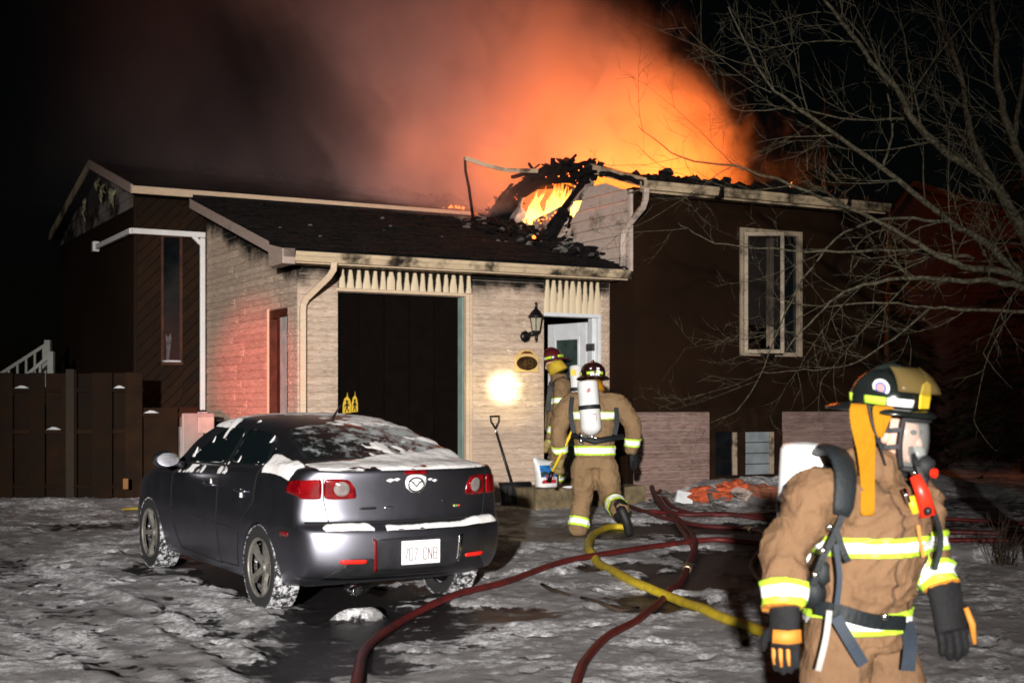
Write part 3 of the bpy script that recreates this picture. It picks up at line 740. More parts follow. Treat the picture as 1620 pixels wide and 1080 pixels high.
for v, z in ((1.15, 5.2), (2.3, 5.1)):
    MB().bar([(4.5, v, z), (5.0, v + .05, z + .06), (5.6, v + .1, z - .02), (6.6, v - .1, z - .10)], .05, .12).build('rafter', M['char'], house)
# bent metal drip edge sticking up from the burnt ridge
b = MB(); b.bar([(4.46, 1.75, 5.24), (4.30, 2.0, 5.27), (4.10, 2.2, 5.29), (3.85, 2.4, 5.38), (3.57, 2.52, 5.48)], .03, .06); b.build('bent_drip_edge', M['cream_sooty'], house)
b = MB(); b.bar([(3.57, 2.52, 5.49), (3.60, 2.56, 5.30), (3.68, 2.60, 5.05), (3.78, 2.66, 4.60)], .03, .035); b.build('bent_drip_edge', M['char'], house)
# torn wallboard and insulation hanging in the hole
M['torn'] = pm('torn_wallboard', (.46, .36, .31), .9, var=.3, vs=5, dirt=(.03, .02, .018), ds=4, da=(.45, .62))
def sheet(name, poly, nrm_amp, seed, mat, thick=.012):
    """crumpled sheet in the gable plane: poly of (v,z) quad corners"""
    n = 12; vs = []; (a0, b0, c0, d0) = [Vector((0, p, q)) for p, q in poly]
    for i in range(n + 1):
        for j in range(n + 1):
            s_, t_ = i / n, j / n; q = a0.lerp(b0, s_).lerp(d0.lerp(c0, s_), t_)
            e = mnoise.noise(Vector((s_ * 3, t_ * 3, seed))); e2 = mnoise.noise(Vector((s_ * 5 + 9, t_ * 5, seed)))
            vs.append((UG + .02 + nrm_amp * e, q.y + .09 * e2 * (1 if t_ > .2 else .4), q.z + .06 * e))
    fs = [(i * (n + 1) + j, (i + 1) * (n + 1) + j, (i + 1) * (n + 1) + j + 1, i * (n + 1) + j + 1) for i in range(n) for j in range(n)]
    o = MB().add(vs, fs).build(name, mat, house, True); m = o.modifiers.new('thick', 'SOLIDIFY'); m.thickness = thick; return o
sheet('torn_wallboard', [(.42, 5.06), (1.0, 5.14), (1.0, 4.66), (.38, 4.70)], .05, 1, M['torn'])
sheet('torn_wallboard', [(2.30, 5.0), (2.85, 4.98), (3.0, 4.45), (2.55, 4.25)], .14, 2, M['torn'])
sheet('torn_wallboard', [(1.0, 4.70), (2.3, 4.52), (2.2, 4.30), (1.1, 4.40)], .10, 3, M['torn'])
sheet('torn_wallboard', [(1.2, 4.42), (1.8, 4.36), (1.7, 4.18), (1.0, 4.25)], .10, 4, M['white_siding'])
sheet('torn_wallboard', [(2.2, 4.62), (2.45, 4.60), (2.40, 4.05), (2.05, 4.22)], .12, 5, M['torn'])
sheet('torn_wallboard', [(2.9, 4.75), (3.3, 4.6), (3.35, 4.42), (2.9, 4.45)], .12, 6, M['ash'])
sheet('charred_sheathing', [(1.0, 4.5), (1.25, 4.55), (1.05, 3.98), (.80, 4.0)], .06, 7, M['char'], .02)
b = MB(); b.bar([(4.44, .35, 5.0), (4.40, .8, 4.72), (4.34, 1.35, 4.35)], .05, .05); b.bar([(4.40, .95, 4.55), (4.34, 1.4, 4.12)], .10, .10); b.build('charred_batten', M['char'], house)
# fallen debris on the garage roof
rr = random.Random(77)
b = MB(); c2 = MB()
for i in range(260):
    v = .0 + 3.3 * rr.random(); u = 4.48 - abs(rr.gauss(0, .28 + .30 * float(sstep(0, 2.4, v)))) 
    if u < 2.6: continue
    r = rr.uniform(.012, .065); z = roof_z(v) + r * .4 + .10 * math.exp(-(4.48 - u) / .35)
    (b if rr.random() < .8 else c2).blob((u, v, z), (r * rr.uniform(.8, 2.4), r * rr.uniform(.8, 2), r * rr.uniform(.5, 1)), i, .8, 1)
for i in range(10):
    u = rr.uniform(0, 3.6); v = rr.uniform(-.3, 3.2); r = rr.uniform(.012, .03); c2.blob((u, v, roof_z(v) + .02), (r * 1.5, r, r * .6), i, .6, 1)
for i in range(14):
    v = rr.uniform(.8, 3.0); u = 4.4 - rr.random() * .7; L_ = rr.uniform(.2, .5); a_ = rr.uniform(0, 6.3)
    p = Vector((u, v, roof_z(v) + .08)); q = p + Vector((math.cos(a_) * L_ * .5, math.sin(a_) * L_, .28 * math.sin(a_) * L_ + rr.uniform(-.02, .14))); b.bar([p, q], .035, .02)
x = b.build('fallen_char', M['char'], deck); x['kind'] = 'stuff'
x = c2.build('fallen_ash', M['ash'], deck); x['kind'] = 'stuff'
print('stones', ns)
# ================================================================== the parked car
car = empty('car', (CAR_C[0], CAR_C[1], gz(CAR_C[1]) - .005), math.atan2(CAR_H.y, CAR_H.x), 'grey four door saloon car dusted with snow, parked on the driveway', 'car')
car.rotation_euler = (0, -math.atan(.023 * CAR_H.y), math.atan2(CAR_H.y, CAR_H.x))
car.rotation_mode = 'XYZ'
AX = .93
t = NT('grey_metallic_paint'); ps = t.pos(True); fl = t.noise(ps, 900, 2)
t.col(t.mix(t.ramp(t.noise(ps, 3, 5, .6), .4, .8), (.25, .25, .295), (.20, .20, .232))); t.metal(1.0)
t.rough(t.ramp(t.noise(ps, 6, 5, .65), .3, .75, .36, .41)); t.p.inputs['Coat Weight'].default_value = .12; t.p.inputs['Coat Roughness'].default_value = .12
t.bump(fl, .02, .001); M['paint'] = t.m
t = NT('car_glass'); t.col((.006, .010, .011)); t.rough(.06); t.spec(.5); M['carglass'] = t.m
t = NT('frosted_rear_glass'); ps = t.pos(True)
f = t.noise(ps, 9, 8, .72); f2 = t.noise(ps, 2.4, 3); sp = t.new('ShaderNodeSeparateXYZ'); t.l.new(ps, sp.inputs[0])
bias = t.math('MULTIPLY', sp.outputs[1], -.18)
k = t.ramp(t.math('ADD', t.math('ADD', f, t.math('MULTIPLY', t.math('SUBTRACT', f2, .5), .55)), bias), .42, .66, 0, .85)
t.col(t.mix(k, (.008, .012, .013), (.50, .54, .55))); t.rough(t.ramp(k, 0, .5, .10, .8)); M['frostglass'] = t.m
t = NT('red_lamp_lens'); ps = t.pos(True); t.col(t.mix(t.ramp(t.noise(ps, 14, 3), .3, .7), (.11, .001, .003), (.24, .004, .006))); t.rough(.12); t.p.inputs['Coat Weight'].default_value = .6; M['redlens'] = t.m
M['reflector'] = pm('red_reflector', (.85, .02, .012), .35, var=.08)
M['clearlens'] = pm('clear_lamp_lens', (.20, .17, .16), .12, var=.2, vs=20, coat=.6)
M['chrome'] = pm('chrome', (.75, .75, .76), .15, metal=1.0, var=.05)
M['alloy'] = pm('alloy_rim', (.40, .38, .34), .35, metal=.75, var=.2, dirt=(.12, .11, .10), ds=7, da=(.5, .75))
M['seam'] = pm('panel_gap', (.004, .004, .004), .9)
M['carsnow'] = pm('packed_snow', (.80, .78, .77), .85, var=.08, bump=.6, bs=45, spec=.2)

def interp(x, tab):
    for (a, b), (c, d_) in zip(tab[:-1], tab[1:]):
        if x <= c: return b + (d_ - b) * max(0, (x - a)) / (c - a)
    return tab[-1][1]
ROWZ = [.19, .30, .45, .60, .668, .690, .80, .92]
ROWK = [.90, .955, .985, 1.0, 1.0, .998, .992, .975]
XF = [.10, .03, .0, .0, .012, .085, .088, .080, .066, .085]
BELT = [(.2, 1.075), (.35, 1.08), (.55, 1.075), (.95, 1.055), (1.25, 1.035), (2.0, .995), (3.0, .935), (3.3, .93), (3.6, .90), (3.9, .85), (4.2, .76), (4.45, .66)]
TOP = [(.2, 1.10), (.35, 1.12), (.50, 1.135), (.62, 1.165), (.75, 1.21), (.95, 1.28), (1.25, 1.365), (1.6, 1.42), (2.0, 1.435), (2.4, 1.415), (2.7, 1.34), (3.0, 1.20), (3.3, 1.05), (3.6, .99), (3.9, .93), (4.2, .82), (4.45, .70)]
WMAX = [(.2, .80), (.35, .845), (.55, .868), (.95, .877), (2.0, .872), (3.0, .87), (3.6, .87), (3.9, .85), (4.2, .78), (4.45, .62)]
RE = [(.50, .70), (.62, .665), (.75, .64), (.95, .615), (1.25, .585), (1.6, .565), (2.0, .56), (2.4, .57), (2.7, .61), (3.0, .67), (3.3, .70)]
def section(x, rear=False, front=False):
    w = interp(x, WMAX); zb = interp(x, BELT); zt = interp(x, TOP); pts = []
    rz = ROWZ + [zb - .045, zb]; rk = ROWK + [.955, .915]
    lim = 1.0 if not front else .62
    for j, (z, k) in enumerate(zip(rz, rk)):
        z2 = z if z < zb - .08 or j >= 8 else min(z, zb - .10 + .01 * j)
        if x > 3.7: z2 = .19 + (z - .19) * (zb - .19) / 1.0 if j < 8 else (zb - .03 if j == 8 else zb)
        pts.append((XF[j] + .20 if rear else x, w * k, z2))
    if .50 < x < 3.3:
        re = interp(x, RE); ze = zt - (.045 if x > 1.2 else .035); g = zt - zb
        if g > .1:
            pts += [(x, w * .89, zb + .012), (x, re + (w * .89 - re) * .16, ze - (ze - zb) * .16), (x, re - .02, ze + .008), (x, re * .55, zt - .008), (x, 0, zt)]
        else:
            pts += [(x, w * .88, zb + .008), (x, w * .80, zb + g * .35), (x, w * .70, zb + g * .62), (x, w * .36, zt - .008), (x, 0, zt)]
    else:
        xx = lambda f_: (XF[9] + .20 * abs(f_) ** 2.6) if rear else x
        pts += [(xx(.88), w * .88, zb + .006), (xx(.75), w * .75, zb + (zt - zb) * .45), (xx(.6), w * .6, zb + (zt - zb) * .7), (xx(.3), w * .3, zt - .003), (xx(0), 0, zt)]
    if x < .70:
        k_ = 1 - max(0, (x - .4)) / .3; pts[0] = (pts[0][0], pts[0][1] * (1 + .05 * k_), .19 + .12 * k_); pts[1] = (pts[1][0], pts[1][1], .30 + .06 * k_)
    bot = [(pts[0][0], 0, .17), (pts[0][0], w * .3, .17), (pts[0][0], w * .6, .17), (pts[0][0], w * .75, .17), (pts[0][0], w * .86, .175)]
    if x < .70: bot = [(a_, b_, c_ + .12 * k_) for a_, b_, c_ in bot]
    if rear: bot = [(XF[0] + .20 * abs(f_) ** 2.6, w * f_, .30) for f_ in (0, .3, .6, .75, .86)]
    return bot + pts               # 5 + 10 + 5 points
xs = [.2, .33, .42, .50, .62, .75, .95, 1.25, 1.6, 2.0, 2.4, 2.7, 3.0, 3.3, 3.6, 3.9, 4.2, 4.42]
secs = [section(x, i == 0, i == len(xs) - 1) for i, x in enumerate(xs)]
bm = bmesh.new(); rings = []
for s_ in secs:
    L_ = [bm.verts.new((p[0] - AX, p[1], p[2])) for p in s_]
    Rr = [L_[0]] + [bm.verts.new((p[0] - AX, -p[1], p[2])) for p in s_[1:-1]] + [L_[-1]]
    rings.append((L_, Rr))
for (l0, r0), (l1, r1) in zip(rings[:-1], rings[1:]):
    for j in range(19):
        bm.faces.new((l0[j], l1[j], l1[j + 1], l0[j + 1])); bm.faces.new((r0[j], r0[j + 1], r1[j + 1], r1[j]))
def cap(ring, sec, rear):
    L_, Rr = ring; fr = [.88, .75, .6, .3, 0.0]
    rows = []
    for j in range(10):
        if j == 0: half = [L_[5], L_[4], L_[3], L_[2], L_[1], L_[0]]; hr = [Rr[5], Rr[4], Rr[3], Rr[2], Rr[1]]
        elif j == 9: half = [L_[14], L_[15], L_[16], L_[17], L_[18], L_[19]]; hr = [Rr[14], Rr[15], Rr[16], Rr[17], Rr[18]]
        else:
            p = sec[5 + j]; half = [L_[5 + j]]; hr = [Rr[5 + j]]
            for f_ in fr:
                x = (XF[j] + .20 * f_ ** 2.6) if rear else p[0] + .12 * (1 - f_ ** 2)
                zc = p[2] + (.012 * (1 - f_ ** 2) if j > 6 else 0)
                half.append(bm.verts.new((x - AX, p[1] * f_, zc)))
                if f_ > 0: hr.append(bm.verts.new((x - AX, -p[1] * f_, zc)))
        rows.append(half + hr[::-1])
    for a_, b_ in zip(rows[:-1], rows[1:]):
        for k in range(10):
            q = (a_[k], b_[k], b_[k + 1], a_[k + 1]); bm.faces.new(q if rear else q[::-1])
cap(rings[0], secs[0], True); cap(rings[-1], secs[-1], False)
bmesh.ops.recalc_face_normals(bm, faces=bm.faces)
me = bpy.data.meshes.new('body'); bm.to_mesh(me); bm.free()
tmp = bpy.data.objects.new('body_tmp', me); COL.objects.link(tmp)
md = tmp.modifiers.new('s', 'SUBSURF'); md.levels = 3; md.render_levels = 3
cutters = []
for ax in (0.0, 2.64):
    for s_ in (-1, 1):
        c = MB().lathe([(.345, -.15), (.345, .35)], (ax, s_ * .70, .315), 40, (0, s_, 0)); co = c.build('cut', None)
        m_ = tmp.modifiers.new('b', 'BOOLEAN'); m_.operation = 'DIFFERENCE'; m_.object = co; m_.solver = 'EXACT'; cutters.append(co)
dg = bpy.context.evaluated_depsgraph_get(); dg.update()
me2 = bpy.data.meshes.new_from_object(tmp.evaluated_get(dg)); me2.name = 'body'
for c in cutters: bpy.data.objects.remove(c)
bpy.data.objects.remove(tmp)
me2.polygons.foreach_set('use_smooth', [True] * len(me2.polygons)); me2.materials.clear()
body = link_mesh('body', me2, M['paint'], car)
try: me2.set_sharp_from_angle(angle=R(38))
except Exception: pass
bmb = bmesh.new(); bmb.from_mesh(me2); bv = BVHTree.FromBMesh(bmb)
AXES = {'rear': (lambda a, b: Vector((-2, a, b)), Vector((1, 0, 0))), 'left': (lambda a, b: Vector((a - AX, 2, b)), Vector((0, -1, 0))),
        'right': (lambda a, b: Vector((a - AX, -2, b)), Vector((0, 1, 0))), 'top': (lambda a, b: Vector((a - AX, b, 3)), Vector((0, 0, -1))),
        'front': (lambda a, b: Vector((6, a, b)), Vector((-1, 0, 0)))}
def smooth_poly(pts, n=3, corner=.25):
    """chaikin corner rounding"""
    for _ in range(n):
        q = []
        for a_, b_ in zip(pts, pts[1:] + pts[:1]):
            q.append((a_[0] + (b_[0] - a_[0]) * corner, a_[1] + (b_[1] - a_[1]) * corner)); q.append((b_[0] + (a_[0] - b_[0]) * corner, b_[1] + (a_[1] - b_[1]) * corner))
        pts = q; corner = .25
    return pts
def patch(name, poly, axis, mat, parent=car, off=.004, thick=.01, step=.03, rnd=2, corner=.12):
    fn, dr = AXES[axis]
    if rnd: poly = smooth_poly(list(poly), rnd, corner)
    b = bmesh.new(); f = b.faces.new([b.verts.new((p[0], p[1], 0)) for p in poly])
    lo = [min(p[i] for p in poly) for i in (0, 1)]; hi = [max(p[i] for p in poly) for i in (0, 1)]
    for i in (0, 1):
        k = lo[i] + step
        while k < hi[i] - 1e-4:
            co = Vector((k, 0, 0)) if i == 0 else Vector((0, k, 0)); no = Vector((1, 0, 0)) if i == 0 else Vector((0, 1, 0))
            bmesh.ops.bisect_plane(b, geom=b.verts[:] + b.edges[:] + b.faces[:], plane_co=co, plane_no=no); k += step
    dead = []
    for v in b.verts:
        h = bv.ray_cast(fn(v.co.x, v.co.y), dr)
        if h[0] is None: dead.append(v); continue
        v.co = h[0] + h[1] * off
    if dead: bmesh.ops.delete(b, geom=dead, context='VERTS')
    if axis in ('right', 'rear', 'top'):
        pass
    bmesh.ops.recalc_face_normals(b, faces=b.faces)
    fn_ = sum((f.normal for f in b.faces), Vector())
    if fn_.dot(dr) > 0: bmesh.ops.reverse_faces(b, faces=b.faces)
    m_ = bpy.data.meshes.new(name); b.to_mesh(m_); b.free()
    m_.polygons.foreach_set('use_smooth', [True] * len(m_.polygons))
    o = link_mesh(name, m_, mat, parent); s_ = o.modifiers.new('t', 'SOLIDIFY'); s_.thickness = thick; s_.offset = -1
    return o
def seam(pts, axis, w=.006, mat=None, name='panel_gap', off=.0):
    fn, dr = AXES[axis]; out = []
    for a_, b_ in zip(pts[:-1], pts[1:]):
        n = max(2, int(math.hypot(b_[0] - a_[0], b_[1] - a_[1]) / .03))
        for k in range(n):
            q = (a_[0] + (b_[0] - a_[0]) * k / n, a_[1] + (b_[1] - a_[1]) * k / n); h = bv.ray_cast(fn(*q), dr)
            if h[0] is not None: out.append(h[0] + h[1] * off)
    h = bv.ray_cast(fn(*pts[-1]), dr)
    if h[0] is not None: out.append(h[0] + h[1] * off)
    if len(out) > 1: return MB().tube(out, w, 6).build(name, mat or M['seam'], car)
mir = lambda P: [(-a_, b_) for a_, b_ in P]
# glass
for ax_ in ('left', 'right'):
    patch('front_door_glass', [(2.86, .995), (1.83, 1.035), (1.83, 1.325), (2.28, 1.30)], ax_, M['carglass'], off=.003)
    patch('rear_door_glass', [(1.76, 1.04), (1.06, 1.07), (1.02, 1.10), (1.26, 1.29), (1.76, 1.325)], ax_, M['carglass'], off=.003)
    patch('quarter_glass', [(1.00, 1.085), (.80, 1.095), (1.08, 1.205)], ax_, M['carglass'], off=.003)
    seam([(2.93, .96), (2.90, .50), (2.78, .27), (1.80, .25), (1.79, .6), (1.80, 1.03)], ax_)
    seam([(1.79, .26), (1.42, .27), (1.28, .62), (1.02, .80), (1.02, 1.06)], ax_)
    seam([(2.9, .60), (1.82, .575)], ax_, .004); seam([(1.78, .572), (1.35, .565)], ax_, .004)
    seam([(2.9, .985), (1.8, 1.022), (1.02, 1.062)], ax_, .010, M['black_plastic'], 'window_trim', .002)
    seam([(.36, .655), (.55, .655), (.60, .60)], ax_)
    for hx in (1.97, 1.27):
        fn, dr = AXES[ax_]; h = bv.ray_cast(fn(hx, .865), dr); sgn = 1 if ax_ == 'left' else -1
        hb = MB().tube([h[0] + Vector((dx, sgn * dy, 0)) for dx, dy in ((-.11, .0), (-.09, .022), (0, .03), (.09, .022), (.11, 0))], [.010, .014, .015, .014, .010], 8, flat=.8)
        hb.build('door_handle', M['paint'], car, True)
    patch('side_marker', [(.40, .598), (.52, .598), (.52, .632), (.40, .632)], ax_, M['redlens'], off=.004)
# rear window, windscreen as seen from above
rg = smooth_poly([(.575, .60), (.55, .3), (.545, 0), (.55, -.3), (.575, -.60), (1.25, -.515), (1.31, 0), (1.25, .515)], 2, .12)
patch('rear_window', rg, 'top', M['frostglass'], off=.004, rnd=0)
patch('rear_window_surround', smooth_poly([(.55, .635), (.525, .3), (.52, 0), (.525, -.3), (.55, -.635), (1.27, -.54), (1.335, 0), (1.27, .54)], 2, .12), 'top', M['black_plastic'], off=.0015, rnd=0)
patch('windscreen', [(2.55, .50), (2.5, 0), (2.55, -.50), (3.22, -.66), (3.28, 0), (3.22, .66)], 'top', M['carglass'])
# lamps: left ones wrap round the corner
LI = [(.44, .875), (.66, .868), (.66, 1.018), (.50, 1.012), (.455, .95)]; LO = [(.672, .868), (.805, .872), (.81, .95), (.80, 1.0), (.672, 1.018)]
for sg in (1, -1):
    f_ = (lambda P: P) if sg == 1 else mir
    li = patch('tail_lamp', f_(LI), 'rear', M['redlens'], off=.006, thick=.02, step=.025); lo_ = patch('tail_lamp', f_(LO), 'rear', M['redlens'], off=.006, thick=.02, step=.02)
    patch('reversing_lamp', [(sg * .545 + .052 * math.cos(a_), .945 + .052 * math.sin(a_)) for a_ in [k * math.pi / 12 for k in range(24)]], 'rear', M['clearlens'], li, off=.011, thick=.01, rnd=0, step=.02)
    patch('lamp_bezel', [(sg * .545 + .062 * math.cos(a_), .945 + .062 * math.sin(a_)) for a_ in [k * math.pi / 12 for k in range(24)]], 'rear', M['redlens'], li, off=.009, thick=.01, rnd=0, step=.02)
    patch('tail_lamp_side', [(.30, .885), (.47, .915), (.45, .985), (.30, 1.01)], 'left' if sg == 1 else 'right', M['redlens'], off=.006)
    patch('rear_reflector', f_([(.40, .425), (.58, .425), (.58, .452), (.40, .452)]), 'rear', M['reflector'], off=.010, thick=.02, step=.03)
    seam(f_([(.665, 1.075), (.66, .868), (.63, .71)]), 'rear', .004)
seam([(.78, .705), (.4, .708), (0, .710), (-.4, .708), (-.78, .705)], 'rear', .009)
seam([(.33, .68), (.33, .80), (.35, .95), (.30, 1.05)], 'left', .003)
patch('high_brake_lamp', [(.095, 1.040), (-.095, 1.040), (-.085, 1.066), (.085, 1.066)], 'rear', M['redlens'], off=.006, thick=.02)
# lower black valance, plate recess, plate
patch('bumper_insert', [(.68, .30), (.60, .37), (.52, .455), (.36, .46), (.30, .40), (-.30, .40), (-.36, .46), (-.52, .455), (-.60, .37), (-.68, .30)], 'rear', M['black_plastic'], off=.004, thick=.01, rnd=1)
patch('plate_recess', [(.34, .36), (.36, .60), (-.36, .60), (-.34, .36)], 'rear', pm('dark_recess', (.05, .05, .056), .4, metal=.6), off=.006, thick=.01)
patch('recess_edge', [(.315, .36), (.335, .585), (.36, .60), (.34, .36)], 'rear', pm('dark_red', (.12, .004, .006), .4), off=.009, thick=.01, rnd=0)
patch('recess_edge', [(-.315, .40), (-.335, .585), (-.37, .60), (-.345, .40)], 'rear', M['chrome'], off=.009, thick=.01, rnd=0)
h = bv.ray_cast(Vector((-2, 0, .50)), Vector((1, 0, 0)))[0].x
plate = MB().box((h - .022, -.155, .405), (h - .010, .155, .575)).build('licence_plate', pm('white_plate', (.92, .90, .89), .4, var=.03), car, bevel=.004)
def strokes(b, seq, y0, z0, w_, h_, x, th):
    for s_ in seq:
        pts = [(x, y0 - p * w_, z0 + q * h_) for p, q in s_]
        for a_, b_ in zip(pts[:-1], pts[1:]): b.bar([a_, b_], th, .003, (1, 0, 0))
G_ = {'7': [[(0, 1), (1, 1), (.3, 0)]], '0': [[(0, .1), (0, .9), (.15, 1), (.85, 1), (1, .9), (1, .1), (.85, 0), (.15, 0), (0, .1)]], 'C': [[(1, .85), (.8, 1), (.2, 1), (0, .85), (0, .15), (.2, 0), (.8, 0), (1, .15)]],
      'N': [[(0, 0), (0, 1), (1, 0), (1, 1)]], 'B': [[(0, 0), (0, 1), (.8, 1), (1, .85), (1, .65), (.8, .52), (0, .52)], [(.8, .52), (1, .38), (1, .15), (.8, 0), (0, 0)]]}
b = MB()
for ch, y in zip('707 CNB', (.135, .097, .059, .02, -.016, -.057, -.099)):
    if ch != ' ': strokes(b, G_[ch], y, .435, .028, .085, h - .024, .007)
for k in range(9): b.box((h - .0245, .05 - k * .012, .556), (h - .0225, .05 - k * .012 + .007, .564))
b.build('plate_letters', pm('plate_ink', (.20, .15, .17), .5), plate)
# emblem: oval ring with a winged stroke, snow round it
hx = bv.ray_cast(Vector((-2, 0, .965)), Vector((1, 0, 0)))[0].x
b = MB(); b.tube([(hx - .008, .062 * math.cos(a_), .965 + .05 * math.sin(a_)) for a_ in [k * math.pi / 16 for k in range(33)]], .008, 8)
b.tube([(hx - .008, .056, .985), (hx - .012, .03, .985), (hx - .012, 0, .952), (hx - .012, -.03, .985), (hx - .008, -.056, .985)], .007, 8)
b.build('emblem', M['chrome'], car, True)
def snow_decal(pts, axis, seed, off=.012):
    return patch('snow_patch', pts, axis, M['carsnow'], off=off, thick=.012, rnd=3, step=.02)
snow_decal([(.085, .99), (.07, 1.025), (.03, 1.038), (-.04, 1.036), (-.085, 1.02), (-.09, .99), (-.07, .93), (-.03, .905), (.03, .91), (.075, .945)], 'rear', 1, .003)
for (y, z, r) in ((.20, 1.0, .022), (.15, 1.005, .018), (-.16, .99, .016), (-.12, 1.0, .014)): snow_decal([(y + r * 1.6, z), (y, z + r * .7), (y - r * 1.6, z + .005), (y, z - r * .7)], 'rear', 2, .004)
patch('boot_lock', [(-.24 + .012 * math.cos(k), .84 + .012 * math.sin(k)) for k in [i * math.pi / 6 for i in range(12)]], 'rear', M['black_plastic'], rnd=0, step=.05)
patch('badge', [(.42, .795), (.30, .797), (.30, .815), (.42, .813)], 'rear', M['black_plastic'], off=.004, thick=.004); patch('badge', [(.24, .80), (.17, .802), (.17, .816), (.24, .815)], 'rear', M['chrome'], off=.004, thick=.004)
for k, c in enumerate(((.4, .4, .15), (.10, .28, .06), (.5, .04, .02))): patch('badge', [(-.335 - k * .022, .79), (-.355 - k * .022, .79), (-.355 - k * .022, .805), (-.335 - k * .022, .805)], 'rear', pm('badge_colour', c, .5), off=.004, thick=.004, rnd=0)
# exhaust, mirrors, aerial
b = MB(); b.lathe([(.030, 0), (.036, 0), (.036, .16), (.030, .16), (.030, .01)], (h - .02, .50, .245), 20, (1, 0, 0), cap=False); b.build('exhaust_pipe', M['chrome'], car, True)
MB().lathe([(.029, 0), (.0, .001)], (h + .02, .50, .245), 16, (1, 0, 0), cap=False).build('exhaust_bore', M['seam'], car)
for s_ in (1, -1):
    b = MB(); b.blob((2.70 - AX, s_ * .99, 1.03), (.075, .115, .075), 2, .1, 3); b.tube([(2.74 - AX, s_ * .82, .98), (2.72 - AX, s_ * .92, 1.0)], .03, 8)
    mo = b.build('wing_mirror', M['paint'], car, True)
    MB().prism([(2.632 - AX, s_ * (.99 + .095 * math.cos(a_)), 1.03 + .058 * math.sin(a_)) for a_ in [k * math.pi / 8 for k in range(16)]], (-.006, 0, 0)).build('mirror_glass', M['chrome'], mo)
MB().tube([(1.50 - AX, 0, 1.405), (1.43 - AX, 0, 1.46), (1.36 - AX, 0, 1.51)], [.012, .008, .004], 6).build('roof_aerial', M['black_plastic'], car)
# wheels
def wheel_meshes():
    tb = MB(); R0, Wd = .315, .205
    prof = [(.215, -.085), (.235, -.098), (.27, -.104), (.298, -.098), (.309, -.085)]
    cols = [-.085, -.062, -.057, -.030, -.025, .025, .030, .057, .062, .085]
    for k in range(1, len(cols) - 1): prof.append((.3155 if (k // 2) % 2 == 0 and False else (.315 if k in (1, 2 - 1, 3 + 0) else .315), cols[k]))
    prof += [(.309, .085), (.298, .098), (.27, .104), (.235, .098), (.215, .085)]
    tb.lathe(prof, (0, 0, 0), 72, (0, 1, 0), cap=False)
    n = 46
    for i in range(n):
        for (y0, y1, ph) in ((-.098, -.064, 0), (-.056, -.031, .5), (-.024, .024, .25), (.031, .056, .5), (.064, .098, 0)):
            a0 = 2 * math.pi * (i + ph) / n; a1 = a0 + 2 * math.pi / n * .70; sk = .03 * (1 if y0 < 0 else -1)
            rr0, rr1 = .305, .3235 if abs(y0) < .09 and abs(y1) < .09 else .318
            pt = lambda a_, r_, y_: (r_ * math.cos(a_), y_, r_ * math.sin(a_))
            tb.add([pt(a0, rr0, y0), pt(a1, rr0, y0), pt(a1 + sk, rr0, y1), pt(a0 + sk, rr0, y1), pt(a0, rr1, y0), pt(a1, rr1, y0), pt(a1 + sk, rr1, y1), pt(a0 + sk, rr1, y1)],
                   [(0, 3, 2, 1), (4, 5, 6, 7), (0, 1, 5, 4), (1, 2, 6, 5), (2, 3, 7, 6), (3, 0, 4, 7)])
    rb = MB(); rb.lathe([(.200, -.085), (.216, -.09), (.222, -.098), (.222, -.08), (.212, -.07)], (0, 0, 0), 40, (0, 1, 0), cap=False)
    for i in range(5):
        a_ = 2 * math.pi * i / 5 + .35
        for r0, r1, w0, w1, y0, y1 in ((.04, .21, .026, .036, -.060, -.088),):
            ca, sa = math.cos(a_), math.sin(a_); q = lambda r_, o_, y_: (r_ * ca - o_ * sa, y_, r_ * sa + o_ * ca)
            rb.add([q(r0, -w0, y0), q(r0, w0, y0), q(.13, .017, -.082), q(r1, w1 * .8, y1), q(r1, -w1 * .8, y1), q(.13, -.017, -.082),
                    q(r0, -w0, y0 + .03), q(r0, w0, y0 + .03), q(.13, .017, -.05), q(r1, w1 * .8, y1 + .04), q(r1, -w1 * .8, y1 + .04), q(.13, -.017, -.05)],
                   [(0, 1, 2, 5), (5, 2, 3, 4), (1, 7, 8, 2), (2, 8, 9, 3), (0, 5, 11, 6), (5, 4, 10, 11)])
    rb.lathe([(.0, -.072), (.03, -.072), (.038, -.062), (.05, -.05)], (0, 0, 0), 20, (0, 1, 0), cap=False)
    db = MB().lathe([(.0, -.03), (.2, -.03), (.2, .08), (0, .08)], (0, 0, 0), 32, (0, 1, 0), cap=False)
    return tb.mesh('wheel', True), rb.mesh('rim', True), db.mesh('brake_disc')
t = NT('snowy_tyre'); ps = t.pos(True); sx = t.new('ShaderNodeSeparateXYZ'); t.l.new(ps, sx.inputs[0])
rad = t.math('SQRT', t.math('ADD', t.math('MULTIPLY', sx.outputs[0], sx.outputs[0]), t.math('MULTIPLY', sx.outputs[2], sx.outputs[2])))
k = t.math('MULTIPLY', t.ramp(rad, .300, .318), t.ramp(t.noise(ps, 22, 5, .7), .46, .58))
t.col(t.mix(k, (.014, .014, .015), (.55, .55, .57))); t.rough(.8); M['tyre'] = t.m
wm, rmh, dm = wheel_meshes(); wm.materials.append(M['tyre']); rmh.materials.append(M['alloy']); dm.materials.append(M['black_metal'])
for m_ in (wm, rmh):
    try: m_.set_sharp_from_angle(angle=R(35))
    except Exception: pass
for ax in (0.0, 2.64):
    for s_ in (1, -1):
        wo = bpy.data.objects.new('wheel', wm); COL.objects.link(wo); wo.parent = car; wo.location = (ax, s_ * .755, .318)
        wo.rotation_euler = (0, random.uniform(0, 6), R(180) if s_ == 1 else 0)
        for nm, mm in (('rim', rmh), ('brake_disc', dm)):
            q = bpy.data.objects.new(nm, mm); COL.objects.link(q); q.parent = wo
